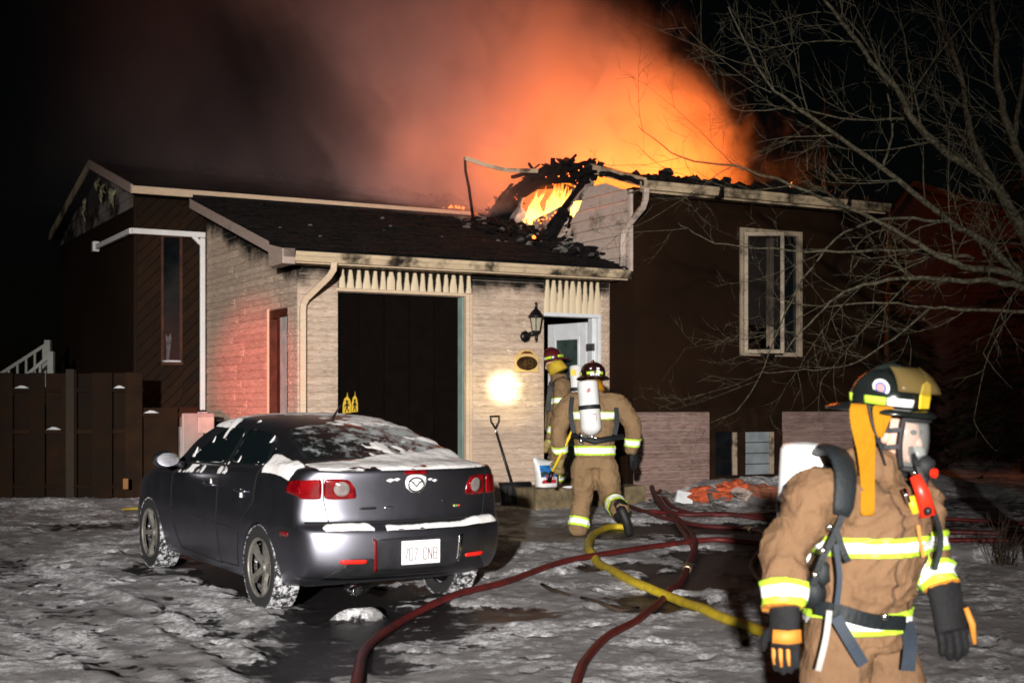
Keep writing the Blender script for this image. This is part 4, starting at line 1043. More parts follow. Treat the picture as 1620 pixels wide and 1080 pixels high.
MB().box((-.30, -.62, .20), (2.9, .62, .32)).build('underbody', M['black_plastic'], car)
for ax in (0.0, 2.64):
    for s_ in (1, -1):
        b = MB(); K = 16
        for k in range(K + 1):
            a_ = R(8) + R(164) * k / K; cx_, cz_ = ax + .342 * math.cos(a_), .315 + .342 * math.sin(a_)
            b.v += [(cx_, s_ * .83, cz_), (cx_, s_ * .56, cz_)]
        for k in range(K): b.f.append((2 * k, 2 * k + 1, 2 * k + 3, 2 * k + 2)); b.mi.append(0)
        b.f.append(tuple(2 * k + 1 for k in range(K + 1))); b.mi.append(0)
        b.build('wheel_arch', M['black_plastic'], car)
# snow lying on the car
def snow_edge(name, y0, y1, depth, hf, zmin, step=.012, xs=(-.03, .5), cap=.5):
    """snow lying back from the first edge met coming from the rear"""
    Y = np.arange(y0, y1 + 1e-6, step); nI = int(depth / step); b = MB(); e = []
    for y in Y:
        x = xs[0]
        while x < xs[1]:
            h_ = bv.ray_cast(Vector((x - AX, y, 3)), Vector((0, 0, -1)))
            if h_[0] is not None and h_[0].z > zmin: break
            x += .002
        e.append(x)
    e = list(np.convolve(np.pad(e, 4, mode='edge'), np.ones(9) / 9, 'valid'))
    for y, x0 in zip(Y, e):
        for i in range(nI + 1):
            x = x0 + .004 + i * step; h_ = bv.ray_cast(Vector((x - AX, y, 3)), Vector((0, 0, -1)))
            hh = float(hf(np.array([x - x0]), np.array([y]))[0]); f_ = min(1, i / 1.5)
            z_ = (h_[0].z if h_[0] is not None else zmin); b.v.append((x - AX, y, min(z_, zmin + cap) + max(-.005, hh * (.25 + .75 * f_))))
    w_ = nI + 1
    for j in range(len(Y) - 1):
        for i in range(nI): a_ = j * w_ + i; b.f.append((a_, a_ + w_, a_ + w_ + 1, a_ + 1)); b.mi.append(0)
    return b.build(name, M['carsnow'], car, True)
def snow_on(name, x0, x1, y0, y1, hf, step=.018, zmin=0.0):
    X = np.arange(x0, x1 + 1e-6, step); Y = np.arange(y0, y1 + 1e-6, step); b = MB(); ids = {}
    Hh = hf(X[:, None] + 0 * Y[None, :], Y[None, :] + 0 * X[:, None])
    P = {}
    for i, x in enumerate(X):
        for j, y in enumerate(Y):
            if Hh[i, j] > -.02:
                h_ = bv.ray_cast(Vector((x - AX, y, 3)), Vector((0, 0, -1)))
                if h_[0] is not None and h_[0].z > zmin: P[i, j] = h_[0] + Vector((0, 0, 1)) * max(-.004, Hh[i, j])
    for (i, j), p in P.items():
        q = [(i, j), (i + 1, j), (i + 1, j + 1), (i, j + 1)]
        if all(k in P for k in q) and max(Hh[k] for k in q) > 0 and max(P[k].z for k in q) - min(P[k].z for k in q) < .16:
            for k in q:
                if k not in ids: ids[k] = len(b.v); b.v.append(tuple(P[k]))
            b.f.append(tuple(ids[k] for k in q)); b.mi.append(0)
    if b.f: return b.build(name, M['carsnow'], car, True)
nz = lambda x, y, s, sd: fbm(x, y, s, 4, sd) - .5
snow_edge('snow_on_boot', -.76, .76, .60, lambda x, y: .005 + .022 * nz(x, y, 9, 2) + .020 * np.exp(-((x - .47) / .10) ** 2) - .12 * sstep(.44, .58, x + .14 * nz(x, y, 3, 4) + .14 * sstep(.0, .45, y) - .08 * sstep(-.1, -.45, y)) - .05 * sstep(.66, .76, np.abs(y)), 1.062, .015)
snow_on('snow_on_rear_window', .55, 1.30, -.62, .45, lambda x, y: -.006 + .04 * nz(x, y, 5, 21) + .03 * nz(x, y, 18, 23) + .008 * sstep(-.05, -.5, y) - .03 * sstep(.1, .3, y) - .02 * sstep(.9, 1.2, x) + .03 * sstep(1.15, 1.28, x), .022)
snow_on('snow_on_shoulder', .36, 1.12, .66, .835, lambda x, y: .030 + .03 * nz(x, y, 9, 7) - .07 * sstep(.92, 1.1, x + .1 * nz(x, y, 8, 3)) - .05 * sstep(.805, .835, y) - .06 * sstep(.72, .67, y) - .05 * sstep(.46, .38, x), .012)
snow_on('snow_on_roof', 1.20, 2.55, -.60, .60, lambda x, y: -.001 + .022 * nz(x, y, 4, 31) + .02 * nz(x, y, 18, 33) + .006 * sstep(.05, -.4, y) - .008 * sstep(.0, .4, y) + .02 * sstep(2.0, 2.4, x), .024)
snow_on('snow_on_roof_rail', 1.5, 2.5, .52, .66, lambda x, y: -.006 + .07 * nz(x, y, 9, 41), .014)
snow_on('snow_on_sill', 1.05, 2.85, .76, .835, lambda x, y: -.007 + .05 * nz(x, y * 2, 9, 51), .012)
snow_edge('snow_on_bumper', .26, .78, .13, lambda x, y: .020 + .025 * nz(x, y, 12, 61) - .04 * sstep(.60, .76, y) - .05 * sstep(.38, .28, y) + .15 * x, .640, .010, (-.03, .35), .035)
snow_edge('snow_on_bumper', -.80, .25, .12, lambda x, y: .004 + .014 * nz(x, y, 12, 63) + .026 * sstep(-.36, -.52, y) - .04 * sstep(-.70, -.8, y) + .12 * x, .640, .010, (-.03, .35), .035)
for (a_, z_) in ((2.72, 1.08), (2.42, 1.2), (1.60, 1.08), (1.22, 1.25), (1.96, .88), (1.27, .84)):
    r_ = random.uniform(.6, 1.2); snow_decal([(a_ - .03 * r_, z_ - .03 * r_), (a_ + .03 * r_, z_ - .035 * r_), (a_ + .02 * r_, z_ + .045 * r_), (a_ - .005, z_ + .02 * r_)], 'left', 1, .006)
# ================================================================== firefighters
def xf(mb, m):
    mb.v = [tuple(m @ Vector(p)) for p in mb.v]; return mb
def fabric(name, c, dk):
    t = NT(name); ps = t.pos(True); f = t.noise(ps, 5, 5, .6); w_ = t.noise(t.map(ps, (1, 1, .6)), 14, 5, .6, .6)
    cc = t.mix(t.ramp(f, .3, .75), c, tuple(x * .8 for x in c)); cc = t.mix(t.ramp(t.noise(ps, 7, 7, .72), .50, .74, 0, .75), cc, dk)
    t.col(cc); t.rough(.85); t.spec(.15); t.bump(t.math('ADD', t.math('MULTIPLY', w_, 2.0), t.math('MULTIPLY', t.noise(ps, 260, 2), .15)), .42, .03); return t.m
M['coat'] = fabric('tan_turnout_fabric', (.21, .12, .064), (.085, .048, .026))
M['coat_far'] = fabric('khaki_turnout_fabric', (.25, .16, .085), (.11, .068, .036))
M['coat_seam'] = pm('dark_stitched_seam', (.10, .055, .03), .9)
M['lime'] = pm('lime_reflective_trim', (.50, .78, .05), .5, var=.10, vs=20)
M['silver'] = pm('silver_reflective_trim', (.95, .95, .95), .45, var=.04, vs=30)
M['webbing'] = pm('black_webbing', (.009, .012, .014), .6, var=.3, bump=.3, bs=90)
M['navy'] = pm('navy_webbing', (.02, .03, .045), .6, var=.3)
M['orange_flap'] = fabric('orange_ear_flap', (.42, .175, .006), (.30, .12, .004))
M['glove_orange'] = pm('orange_leather', (.58, .22, .03), .6, var=.2, bump=.3)
M['glove_black'] = pm('black_glove', (.0055, .0055, .0065), .8, var=.4, bump=.4, bs=60)
M['tank'] = pm('white_air_cylinder', (.74, .74, .73), .35, var=.06, vs=8, dirt=(.55, .50, .47), ds=9, da=(.6, .8))
M['helmet_black'] = pm('black_helmet', (.010, .013, .012), .22, var=.3, coat=.4)
M['helmet_maroon'] = pm('maroon_helmet', (.085, .010, .012), .3, var=.3, coat=.3)
M['helmet_dark'] = pm('dark_helmet', (.022, .006, .007), .3, var=.3, coat=.3)
M['boot'] = pm('black_boot', (.010, .010, .010), .6, var=.3)
M['boot_tan'] = pm('tan_boot_trim', (.22, .12, .04), .7)
M['skin'] = pm('skin', (.62, .36, .27), .5, var=.1)
M['red'] = pm('red_plastic', (.75, .03, .012), .35, var=.08)
M['yellow'] = pm('yellow_plastic', (.80, .55, .03), .45, var=.08)
t = NT('face_lens'); t.col((.42, .43, .41)); t.rough(.08); t.p.inputs['Alpha'].default_value = .15; t.spec(.6); M['lens'] = t.m
t = NT('amber_visor'); t.col((.26, .18, .06)); t.rough(.12); t.p.inputs['Alpha'].default_value = .26; M['visor'] = t.m

def skin_body(name, chains, mat, parent, voxel=.012, fold=.009, seed=0, smooth=6):
    """tubes given as (points, radii, flat, up) fused into one continuous surface"""
    mb = MB()
    for ch in chains:
        pts, rs = ch[0], ch[1]; fl = ch[2] if len(ch) > 2 else 1.0; up = ch[3] if len(ch) > 3 else None
        # densify with catmull-like smoothing
        P = [Vector(p) for p in pts]; Q, RR = [], []
        for i in range(len(P) - 1):
            p0 = P[max(0, i - 1)]; p1 = P[i]; p2 = P[i + 1]; p3 = P[min(len(P) - 1, i + 2)]
            for k in range(6):
                s_ = k / 6; Q.append(.5 * ((2 * p1) + (p2 - p0) * s_ + (2 * p0 - 5 * p1 + 4 * p2 - p3) * s_ ** 2 + (3 * p1 - p0 - 3 * p2 + p3) * s_ ** 3)); RR.append(rs[i] + (rs[i + 1] - rs[i]) * s_)
        Q.append(P[-1]); RR.append(rs[-1])
        mb.tube(Q, RR, 18, flat=fl, up=up)
        for e, r_ in ((P[0], rs[0]), (P[-1], rs[-1])):
            if fl > .95: mb.blob(e, r_ * .97, 1, 0, 2)
    tmp = mb.build('tmp', None); m1 = tmp.modifiers.new('r', 'REMESH'); m1.mode = 'VOXEL'; m1.voxel_size = voxel
    m2 = tmp.modifiers.new('s', 'SMOOTH'); m2.factor = .5; m2.iterations = smooth
    dg = bpy.context.evaluated_depsgraph_get(); dg.update()
    me = bpy.data.meshes.new_from_object(tmp.evaluated_get(dg)); bpy.data.objects.remove(tmp); me.name = name
    n = len(me.vertices); co = np.empty(n * 3, dtype=np.float32); no = np.empty(n * 3, dtype=np.float32)
    me.vertices.foreach_get('co', co); me.vertex_normals.foreach_get('vector', no); co = co.reshape(-1, 3); no = no.reshape(-1, 3)
    if fold:
        def fold_at(p):
            x, y, z = float(p[0]), float(p[1]), float(p[2])
            w1 = mnoise.noise(Vector((x * 4 + seed, y * 4, z * 4))); w2 = mnoise.noise(Vector((x * 3, y * 3 + seed, z * 3 + 7)))
            r1 = 1 - abs(mnoise.noise(Vector((x * 7 + w1 * 1.2, y * 7 + seed, z * 11 + w2 * 1.5)))) * 2.6
            r2 = 1 - abs(mnoise.noise(Vector((x * 15 + w2, y * 15, z * 19 + w1 * 2 + seed)))) * 2.6
            return .75 * w1 + .75 * max(0, r1) ** 2 + .32 * max(0, r2) ** 2 - .35
        d_ = np.array([fold_at(p) for p in co], dtype=np.float32)
        co = co + no * (fold * d_)[:, None]
    me.vertices.foreach_set('co', co.ravel()); me.update(); me.materials.clear()
    me.polygons.foreach_set('use_smooth', [True] * len(me.polygons))
    return link_mesh(name, me, mat, parent)
def stripe(bodyo, p0, p1, rmax, widths, parent, name='reflective_stripe', off=.006, mats=('lime', 'silver')):
    """band wrapped on the body between planes through p0..p1"""
    p0, p1 = Vector(p0), Vector(p1); ax = (p1 - p0); L_ = ax.length; ax = ax / L_; mid = (p0 + p1) / 2
    bm = bmesh.new(); bm.from_mesh(bodyo.data)
    kill = []
    for f in bm.faces:
        c = f.calc_center_median() - mid; h = c.dot(ax)
        if abs(h) > L_ / 2 + .04 or (c - ax * h).length > rmax: kill.append(f)
    bmesh.ops.delete(bm, geom=kill, context='FACES')
    cuts = [0, widths[0], 1 - widths[0], 1]
    for k, c in enumerate(cuts):
        g = bm.verts[:] + bm.edges[:] + bm.faces[:]
        bmesh.ops.bisect_plane(bm, geom=g, plane_co=p0 + ax * (L_ * c), plane_no=ax, clear_inner=(k == 0), clear_outer=(k == 3))
    bm.normal_update()
    for f in bm.faces:
        h = (f.calc_center_median() - p0).dot(ax) / L_; f.material_index = 1 if widths[0] < h < 1 - widths[0] else 0; f.smooth = True
    # keep the largest island only
    isl = []; seen = set()
    for f in bm.faces:
        if f in seen: continue
        st = [f]; comp = []; seen.add(f)
        while st:
            q = st.pop(); comp.append(q)
            for e in q.edges:
                for g_ in e.link_faces:
                    if g_ not in seen: seen.add(g_); st.append(g_)
        isl.append(comp)
    if len(isl) > 1:
        isl.sort(key=len); bmesh.ops.delete(bm, geom=[f for c in isl[:-1] for f in c], context='FACES')
    nm = {v: v.normal.copy() for v in bm.verts}
    for v in bm.verts: v.co += nm[v] * off
    me = bpy.data.meshes.new(name); bm.to_mesh(me); bm.free()
    o = link_mesh(name, me, [M[mats[0]], M[mats[1]]], parent); s_ = o.modifiers.new('t', 'SOLIDIFY'); s_.thickness = .004; s_.offset = -1; return o
def glove(parent, wrist, direc, back, thumb_side, s=1.0, curl=.5, name='glove', mat='glove_black', voxel=.0065):
    """hand: palm, four unequal bent fingers, thumb from the side. back = direction the back of the hand faces"""
    d_ = Vector(direc).normalized(); b_ = Vector(back); b_ = (b_ - d_ * b_.dot(d_)).normalized(); sd = d_.cross(b_) * thumb_side
    W = Vector(wrist); ch = []
    ch.append(([W - d_ * .05 * s, W + d_ * .02 * s, W + d_ * .085 * s], [.052 * s, .047 * s, .048 * s], .62, tuple(b_)))
    tips = []
    for i, (off, ln) in enumerate(((.034, .075), (.012, .084), (-.012, .078), (-.034, .062))):
        base = W + d_ * .082 * s + sd * off * s; pts = [base - d_ * .02 * s]; p = base.copy(); ang = 0; dv = d_.copy()
        for k in range(3):
            p = p + dv * ln * s * (.42, .33, .25)[k]; pts.append(p.copy()); ang += curl * (.5 + .35 * k); dv = (d_ * math.cos(ang) - b_ * math.sin(ang)).normalized()
        ch.append((pts, [.0125 * s, .0125 * s, .0115 * s, .010 * s])); tips.append(pts)
    tb = W + d_ * .025 * s + sd * .038 * s; td = (d_ * .72 + sd * .62 - b_ * .25).normalized(); td2 = (d_ * .95 + sd * .1 - b_ * .3).normalized()
    ch.append(([tb - sd * .02 * s, tb + td * .035 * s, tb + td * .06 * s + td2 * .03 * s], [.017 * s, .015 * s, .011 * s]))
    return skin_body(name, ch, M[mat], parent, voxel, 0.002, 3, 3), tips, (d_, b_, sd)
def frame(loc, fwd, pitch=0.0, roll=0.0):
    f = Vector(fwd).normalized(); l_ = Vector((0, 0, 1)).cross(f).normalized(); u_ = f.cross(l_)
    m = Matrix((f, l_, u_)).transposed().to_4x4(); m.translation = Vector(loc)
    return m @ Matrix.Rotation(pitch, 4, 'Y') @ Matrix.Rotation(roll, 4, 'X')
def helmet(parent, m, mat, s=1.0, shield='yellow', number=None, visor=False, badge=False):
    e = empty('helmet'); e.parent = parent
    b = MB(); n = 36
    prof = [(.128, .035), (.133, .06), (.131, .09), (.118, .130), (.088, .165), (.048, .186), (.0, .192)]
    for r_, h_ in prof:
        for k in range(n):
            a_ = 2 * math.pi * k / n; ridge = .012 * max(0, math.cos(a_)) ** 8 if h_ > .1 else 0
            b.v.append((r_ * 1.16 * math.cos(a_) - .008, r_ * math.sin(a_), h_ + (.004 * math.cos(2 * a_ * 4) if .1 < h_ < .18 else 0)))
    for i in range(len(prof) - 1):
        for k in range(n): b.f.append((i * n + k, i * n + (k + 1) % n, (i + 1) * n + (k + 1) % n, (i + 1) * n + k)); b.mi.append(0)
    for k in range(-6, 7): pass
    b.tube([(.13 * math.cos(a_), 0, .06 + .145 * math.sin(a_)) for a_ in [R(10) + k * R(160) / 12 for k in range(13)]], .012, 8)
    sh = xf(b, m @ Matrix.Scale(s, 4)).build('shell', mat, e, True)
    b = MB(); rings = ((.126, .042), (.150, .036), (.172, .020))
    for q, (r_, h_) in enumerate(rings + tuple((r2, h2 - .010) for r2, h2 in rings[::-1])):
        for k in range(n):
            a_ = 2 * math.pi * k / n; ext = 1 + (.38 * max(0, -math.cos(a_)) ** 2 + .10 * max(0, math.cos(a_)) ** 2) * ((r_ - .126) / .046)
            b.v.append((r_ * 1.12 * ext * math.cos(a_) - .008, r_ * math.sin(a_), h_ - (.014 * max(0, -math.cos(a_)) ** 2) * ((r_ - .126) / .046)))
    for i in range(6):
        for k in range(n):
            j = (i + 1) % 6; b.f.append((i * n + k, j * n + k, j * n + (k + 1) % n, i * n + (k + 1) % n)); b.mi.append(0)
    xf(b, m @ Matrix.Scale(s, 4)).build('brim', mat, e, True)
    # reflective tetrahedra round the crown
    for a0, a1, mt in ((25, 68, 'silver'), (70, 105, 'lime'), (-68, -25, 'silver'), (-105, -70, 'lime'), (140, 175, 'lime'), (-175, -140, 'lime')):
        b = MB(); K = 8
        for k in range(K + 1):
            a_ = R(a0 + (a1 - a0) * k / K)
            for h_, r_ in ((.047, .134), (.078, .137)): b.v.append((r_ * 1.16 * math.cos(a_) - .008, r_ * math.sin(a_), h_))
        for k in range(K): b.f.append((2 * k, 2 * k + 2, 2 * k + 3, 2 * k + 1)); b.mi.append(0)
        o = xf(b, m @ Matrix.Scale(s, 4)).build('helmet_stripe', M[mt], e, True); q = o.modifiers.new('t', 'SOLIDIFY'); q.thickness = .005
    if shield:
        b = MB(); b.prism([(.150, y, z) for y, z in ((-.045, .045), (.045, .045), (.050, .10), (.035, .145), (0, .158), (-.035, .145), (-.050, .10))], (.008, 0, 0))
        xf(b, m @ Matrix.Scale(s, 4)).build('front_shield', M[shield], e, bevel=.003)
    if badge:
        c = Matrix.Translation((.02, -.1275, .118)) @ Matrix.Rotation(R(90) + R(24), 4, 'X')
        for r_, h_, mt in ((.036, .004, M['silver']), (.026, .006, pm('blue_print', (.12, .16, .42), .5)), (.017, .008, pm('pink_print', (.62, .30, .30), .5))):
            b = MB(); b.lathe([(r_, 0), (r_, h_), (0, h_ + .001)], (0, 0, 0), 20); xf(b, m @ Matrix.Scale(s, 4) @ c).build('round_sticker', mt, e)
    if visor:
        b = MB(); K, J = 12, 6
        for j in range(J + 1):
            for k in range(K + 1):
                a_ = R(-62 + 124 * k / K); el = R(22 + 46 * j / J); r_ = .178
                b.v.append((.015 + r_ * math.cos(a_) * math.cos(el) * 1.18, r_ * math.sin(a_) * (.85 + .15 * math.cos(el)), .045 + r_ * math.sin(el) * .98))
        for j in range(J):
            for k in range(K): q = j * (K + 1) + k; b.f.append((q, q + 1, q + K + 2, q + K + 1)); b.mi.append(0)
        o = xf(b, m @ Matrix.Scale(s, 4)).build('raised_visor', M['visor'], e, True); q = o.modifiers.new('t', 'SOLIDIFY'); q.thickness = .003
    return e
def air_pack(parent, top, bottom, r, yoke=True, marks=()):
    e = empty('air_pack'); e.parent = parent; top = Vector(top); bottom = Vector(bottom); ax = (bottom - top); L_ = ax.length
    b = MB(); b.lathe([(.0, 0), (r * .5, .004), (r * .9, .012), (r, .03), (r, L_ - r * .75), (r * .92, L_ - r * .45), (r * .62, L_ - r * .15), (r * .25, L_)], top, 28, ax); b.build('cylinder', M['tank'], e, True)
    b = MB(); b.lathe([(r * 1.03, L_ * .46), (r * 1.06, L_ * .47), (r * 1.06, L_ * .53), (r * 1.03, L_ * .54)], top, 28, ax, cap=False); b.build('tank_band', M['webbing'], e, True)
    b = MB(); c = top + ax.normalized() * (L_ + .02); b.blob(c, .03, 1, .2, 2); b.tube([c, c + Vector((.09, 0, -.02))], .016, 8); b.tube([c, c + Vector((-.11, 0, .01)), c + Vector((-.13, 0, .05))], .013, 8); b.build('valve', M['chrome'], e, True)
    return e
def strap(parent, pts, w_, th=.006, up=(0, 0, 1), mat='webbing', name='strap'):
    P = [Vector(p) for p in pts]; Q = []
    for i in range(len(P) - 1):
        p0 = P[max(0, i - 1)]; p1 = P[i]; p2 = P[i + 1]; p3 = P[min(len(P) - 1, i + 2)]
        for k in range(5): s_ = k / 5; Q.append(.5 * ((2 * p1) + (p2 - p0) * s_ + (2 * p0 - 5 * p1 + 4 * p2 - p3) * s_ ** 2 + (3 * p1 - p0 - 3 * p2 + p3) * s_ ** 3))
    Q.append(P[-1]); return MB().bar(Q, th, w_, up).build(name, M[mat], parent)

# ---------------------------------------------------------------- the one walking past the camera
Y0 = 4.9
def P_(x, y, dY=0.0): return px(x, y, Y0 + dY)
ff1 = empty('person', (1.27, Y0, gz(Y0) - .12), 0, 'firefighter in breathing mask and black helmet with yellow front shield, walking past', 'person')
K1 = Matrix.Translation(ff1.location).inverted()
fw = Vector((math.cos(R(-38)), math.sin(R(-38)), 0)); rt = Vector((fw.y, -fw.x, 0))       # his right hand side
fwt = tuple(fw)
zg = ff1.location.z
chest = P_(1378, 845); pel = P_(1358, 985); neck = P_(1388, 752)
rs_, re_, rwv = P_(1297, 782, -.17), P_(1240, 872, -.20), P_(1241, 962, -.27)
ls_, le_, lw = P_(1452, 790, .14), P_(1468, 872, .10), P_(1490, 932, .02)
hipR = P_(1328, 1015, -.08); hipL = P_(1385, 1010, .08)
kR = Vector((hipR.x - .05, hipR.y - .02, zg + .50)); aR = Vector((kR.x - .18, kR.y, zg + .10))
kL = Vector((hipL.x + .16, hipL.y + .02, zg + .50)); aL = Vector((kL.x + .06, kL.y, zg + .10))
up1 = fwt
chains = [([pel + Vector((0, 0, -.06)), pel + Vector((0, 0, .08)), P_(1368, 905), chest, P_(1382, 800), P_(1386, 765), neck], [.205, .208, .215, .238, .235, .15, .085], .86, up1),
          ([chest + Vector((0, 0, .10)) + rt * .10, rs_, re_.lerp(rs_, .45), re_, re_.lerp(rwv, .5), rwv], [.13, .108, .092, .085, .080, .074], .94),
          ([chest + Vector((0, 0, .08)) - rt * .10, ls_, le_.lerp(ls_, .4), le_, lw], [.12, .098, .086, .079, .068], .94),
          ([neck + Vector((-.03, 0, -.05)), neck + Vector((-.035, 0, .03)), neck + Vector((-.035, .01, .085))], [.135, .125, .105], .93, up1)]
suit = skin_body('turnout_coat', chains, M['coat'], ff1, .0085, .017, 1, 4)
trous = skin_body('turnout_trousers', [([pel + Vector((0, 0, .05)), pel + Vector((0, 0, -.08))], [.185, .19], .85, up1),
        ([hipR + Vector((0, 0, .04)), hipR.lerp(kR, .5), kR, kR.lerp(aR, .5), aR], [.125, .122, .105, .10, .105]), ([hipL + Vector((0, 0, .04)), hipL.lerp(kL, .5), kL, kL.lerp(aL, .5), aL], [.125, .122, .105, .10, .105])], M['coat'], ff1, .012, .011, 5)
# everything above was laid out in world space: bring it under the person's origin
def stripes1():
    dz = Vector((0, 0, 1)); o = []
    c = P_(1380, 857); o.append(stripe(suit, c - dz * .034, c + dz * .034, .34, (.27,), ff1))
    c = P_(1358, 975); o.append(stripe(suit, c - dz * .036, c + dz * .036, .34, (.27,), ff1))
    ax = (rwv - re_).normalized(); c = re_.lerp(rwv, .76); o.append(stripe(suit, c - ax * .04, c + ax * .04, .13, (.27,), ff1))
    ax = (lw - le_).normalized(); c = le_.lerp(lw, .66); o.append(stripe(suit, c - ax * .042, c + ax * .042, .13, (.27,), ff1))
    ax = (rwv - re_).normalized(); c = rwv - ax * .012; o.append(stripe(suit, c - ax * .016, c + ax * .016, .13, (.01,), ff1, 'cuff', .005, ('glove_orange', 'glove_orange')))
    ax = (lw - le_).normalized(); c = lw - ax * .008; o.append(stripe(suit, c - ax * .016, c + ax * .016, .13, (.01,), ff1, 'cuff', .005, ('glove_orange', 'glove_orange')))
stripes1()
for k_ in (-.13, .02, .15):
    c = P_(1380, 860) - rt * k_; stripe(suit, c - rt * .0035, c + rt * .0035, .27, (.01,), ff1, 'coat_seam', .004, ('coat_seam', 'coat_seam'))
g1, tips, fr_ = glove(ff1, rwv + Vector((0, 0, -.035)), (.02, -.05, -1), (-.5, -.85, 0), 1, 1.12, .28)
b = MB()
for q in tips[:3]: b.tube([Vector(p) + fr_[1] * .009 for p in q[:3]], [.008, .008, .006], 6)
b.bar([rwv + Vector((-.05, -.05, -.085)), rwv + Vector((.0, -.06, -.088)), rwv + Vector((.045, -.05, -.085))], .012, .045); b.build('glove_panel', M['glove_orange'], ff1, True)
g2, tips2, fr2 = glove(ff1, lw + Vector((.014, 0, -.028)), (.16, -.05, -1), (.30, -.95, .1), -1, 1.38, .30)
b = MB()
b.tube([lw + Vector((.075, -.035, -.06)), lw + Vector((.098, -.035, -.12)), lw + Vector((.108, -.03, -.19))], [.010, .013, .008], 8)
b.build('glove_panel', M['glove_orange'], ff1, True)
for nm, an, kn in (('boot', aR, kR), ('boot', aL, kL)):
    skin_body(nm, [([an + Vector((0, 0, .14)), an, an + Vector((0, 0, -.05))], [.085, .075, .07]), ([an + Vector((-.05, .02, -.06)), an + fw * .10 + Vector((0, 0, -.055)), an + fw * .20 + Vector((0, 0, -.065))], [.052, .055, .045])], M['boot'], ff1, .012, 0)
# head
hc = P_(1412, 688); hf = Vector((math.cos(R(-36)), math.sin(R(-36)), 0)); HM = frame(hc, hf, R(7)); hf2 = Vector((math.cos(R(-40)), math.sin(R(-40)), 0))
b = MB(); b.blob((0, 0, 0), (.098, .078, .118), 1, .03, 3); b.blob((.085, 0, -.02), (.028, .016, .03), 2, .1, 2); b.blob((.075, 0, -.07), (.03, .03, .022), 3, .1, 2)
for s_ in (-1, 1): b.blob((0.0, s_ * .078, .0), (.02, .012, .03), 3, .1, 2)
xf(b, HM).build('head', M['skin'], ff1, True)
b = MB()
for s_ in (-1, 1): b.blob((.086, s_ * .032, .022), (.012, .017, .010), 1, 0, 2)
xf(b, HM).build('eye', M['black_plastic'], ff1, True)
b = MB(); b.blob((-.045, 0, .0), (.100, .096, .135), 1, .04, 3); b.blob((-.01, 0, -.12), (.085, .085, .06), 2, .06, 2); xf(b, HM).build('black_hood', pm('black_hood_cloth', (.010, .011, .016), .9), ff1, True)
def facelens():
    b = MB(); K, J = 14, 10
    for j in range(J + 1):
        for k in range(K + 1):
            a_ = R(-72 + 144 * k / K); el = -1 + 2 * j / J; wd = 1 - .35 * max(0, -el) ** 1.5 - .12 * max(0, el) ** 2
            b.v.append((.028 + .105 * math.cos(a_ * (.8 + .2 * wd)) * (1 - .12 * el * el), .092 * math.sin(a_) * wd, -.02 + .088 * el))
    for j in range(J):
        for k in range(K): q = j * (K + 1) + k; b.f.append((q, q + 1, q + K + 2, q + K + 1)); b.mi.append(0)
    rim = [b.v[k] for k in range(K + 1)] + [b.v[j * (K + 1) + K] for j in range(1, J + 1)] + [b.v[J * (K + 1) + k] for k in range(K - 1, -1, -1)] + [b.v[j * (K + 1)] for j in range(J - 1, -1, -1)]
    return b, rim
b, rim = facelens(); mk = xf(b, HM).build('face_mask', M['lens'], ff1, True); q = mk.modifiers.new('t', 'SOLIDIFY'); q.thickness = .004
b = MB(); b.tube([tuple(Vector(p) * 1.01) for p in rim], .011, 8); xf(b, HM).build('mask_rim', M['black_rubber'], mk, True)
b = MB(); b.blob((.098, 0, -.055), (.03, .035, .035), 1, .05, 2); xf(b, HM).build('nose_cup', pm('grey_nose_cup', (.30, .32, .30), .4), mk, True)
b = MB(); b.lathe([(.038, 0), (.040, .03), (.034, .055), (.02, .06)], (.10, 0, -.085), 20, (1, 0, -.35)); b.tube([(.13, .0, -.115), (.14, -.005, -.18), (.12, -.01, -.26), (.06, -.03, -.38)], .015, 10); xf(b, HM).build('breathing_regulator', M['black_rubber'], mk, True)
b = MB(); b.lathe([(.017, 0), (.017, .012), (0, .013)], (.165, -.012, -.112), 14, (1, -.3, 0)); xf(b, HM).build('red_knob', M['red'], mk)
b = MB(); b.blob((.105, -.03, -.12), (.014, .014, .014), 1, .1, 2); b.tube([(.11, -.03, -.13), (.125, -.03, -.17)], .009, 6); xf(b, HM).build('metal_fitting', M['chrome'], mk, True)
for z_ in (.03, -.03): strap(ff1, [HM @ Vector((.06, -.092, z_)), HM @ Vector((0, -.104, z_ - .01)), HM @ Vector((-.08, -.08, z_ + .0))], .012, .016, (0, 1, 0))
helmet(ff1, frame(hc + Vector((-.02, 0, .072)), hf2, R(7)), M['helmet_black'], .87, 'yellow', visor=True, badge=True)
# orange ear and neck flap with its long tail
def cloth_strip(name, L_, Rr_, mat, parent, th=.006):
    b = MB()
    for p, q in zip(L_, Rr_):
        for k in range(5): b.v.append(tuple(Vector(p).lerp(Vector(q), k / 4) + Vector((0, -.006 * math.sin(k * 1.6 + p[2] * 40), 0))))
    for i in range(len(L_) - 1):
        for k in range(4): a_ = i * 5 + k; b.f.append((a_, a_ + 1, a_ + 6, a_ + 5)); b.mi.append(0)
    o = b.build(name, mat, parent, True, sub=2); s_ = o.modifiers.new('t', 'SOLIDIFY'); s_.thickness = th; return o
cloth_strip('ear_flap', [P_(1342, 638, -.10), P_(1346, 676, -.12), P_(1354, 708, -.14), P_(1361, 740, -.19), P_(1361, 780, -.23), P_(1361, 815, -.235)], [P_(1377, 640, -.13), P_(1382, 680, -.14), P_(1386, 705, -.16), P_(1384, 740, -.20), P_(1384, 780, -.235), P_(1384, 815, -.24)], M['orange_flap'], ff1)
cloth_strip('ear_flap', [P_(1378, 640, -.125), P_(1382, 665, -.13), P_(1387, 692, -.13)], [P_(1417, 644, -.125), P_(1406, 668, -.13), P_(1395, 692, -.13)], M['orange_flap'], ff1)
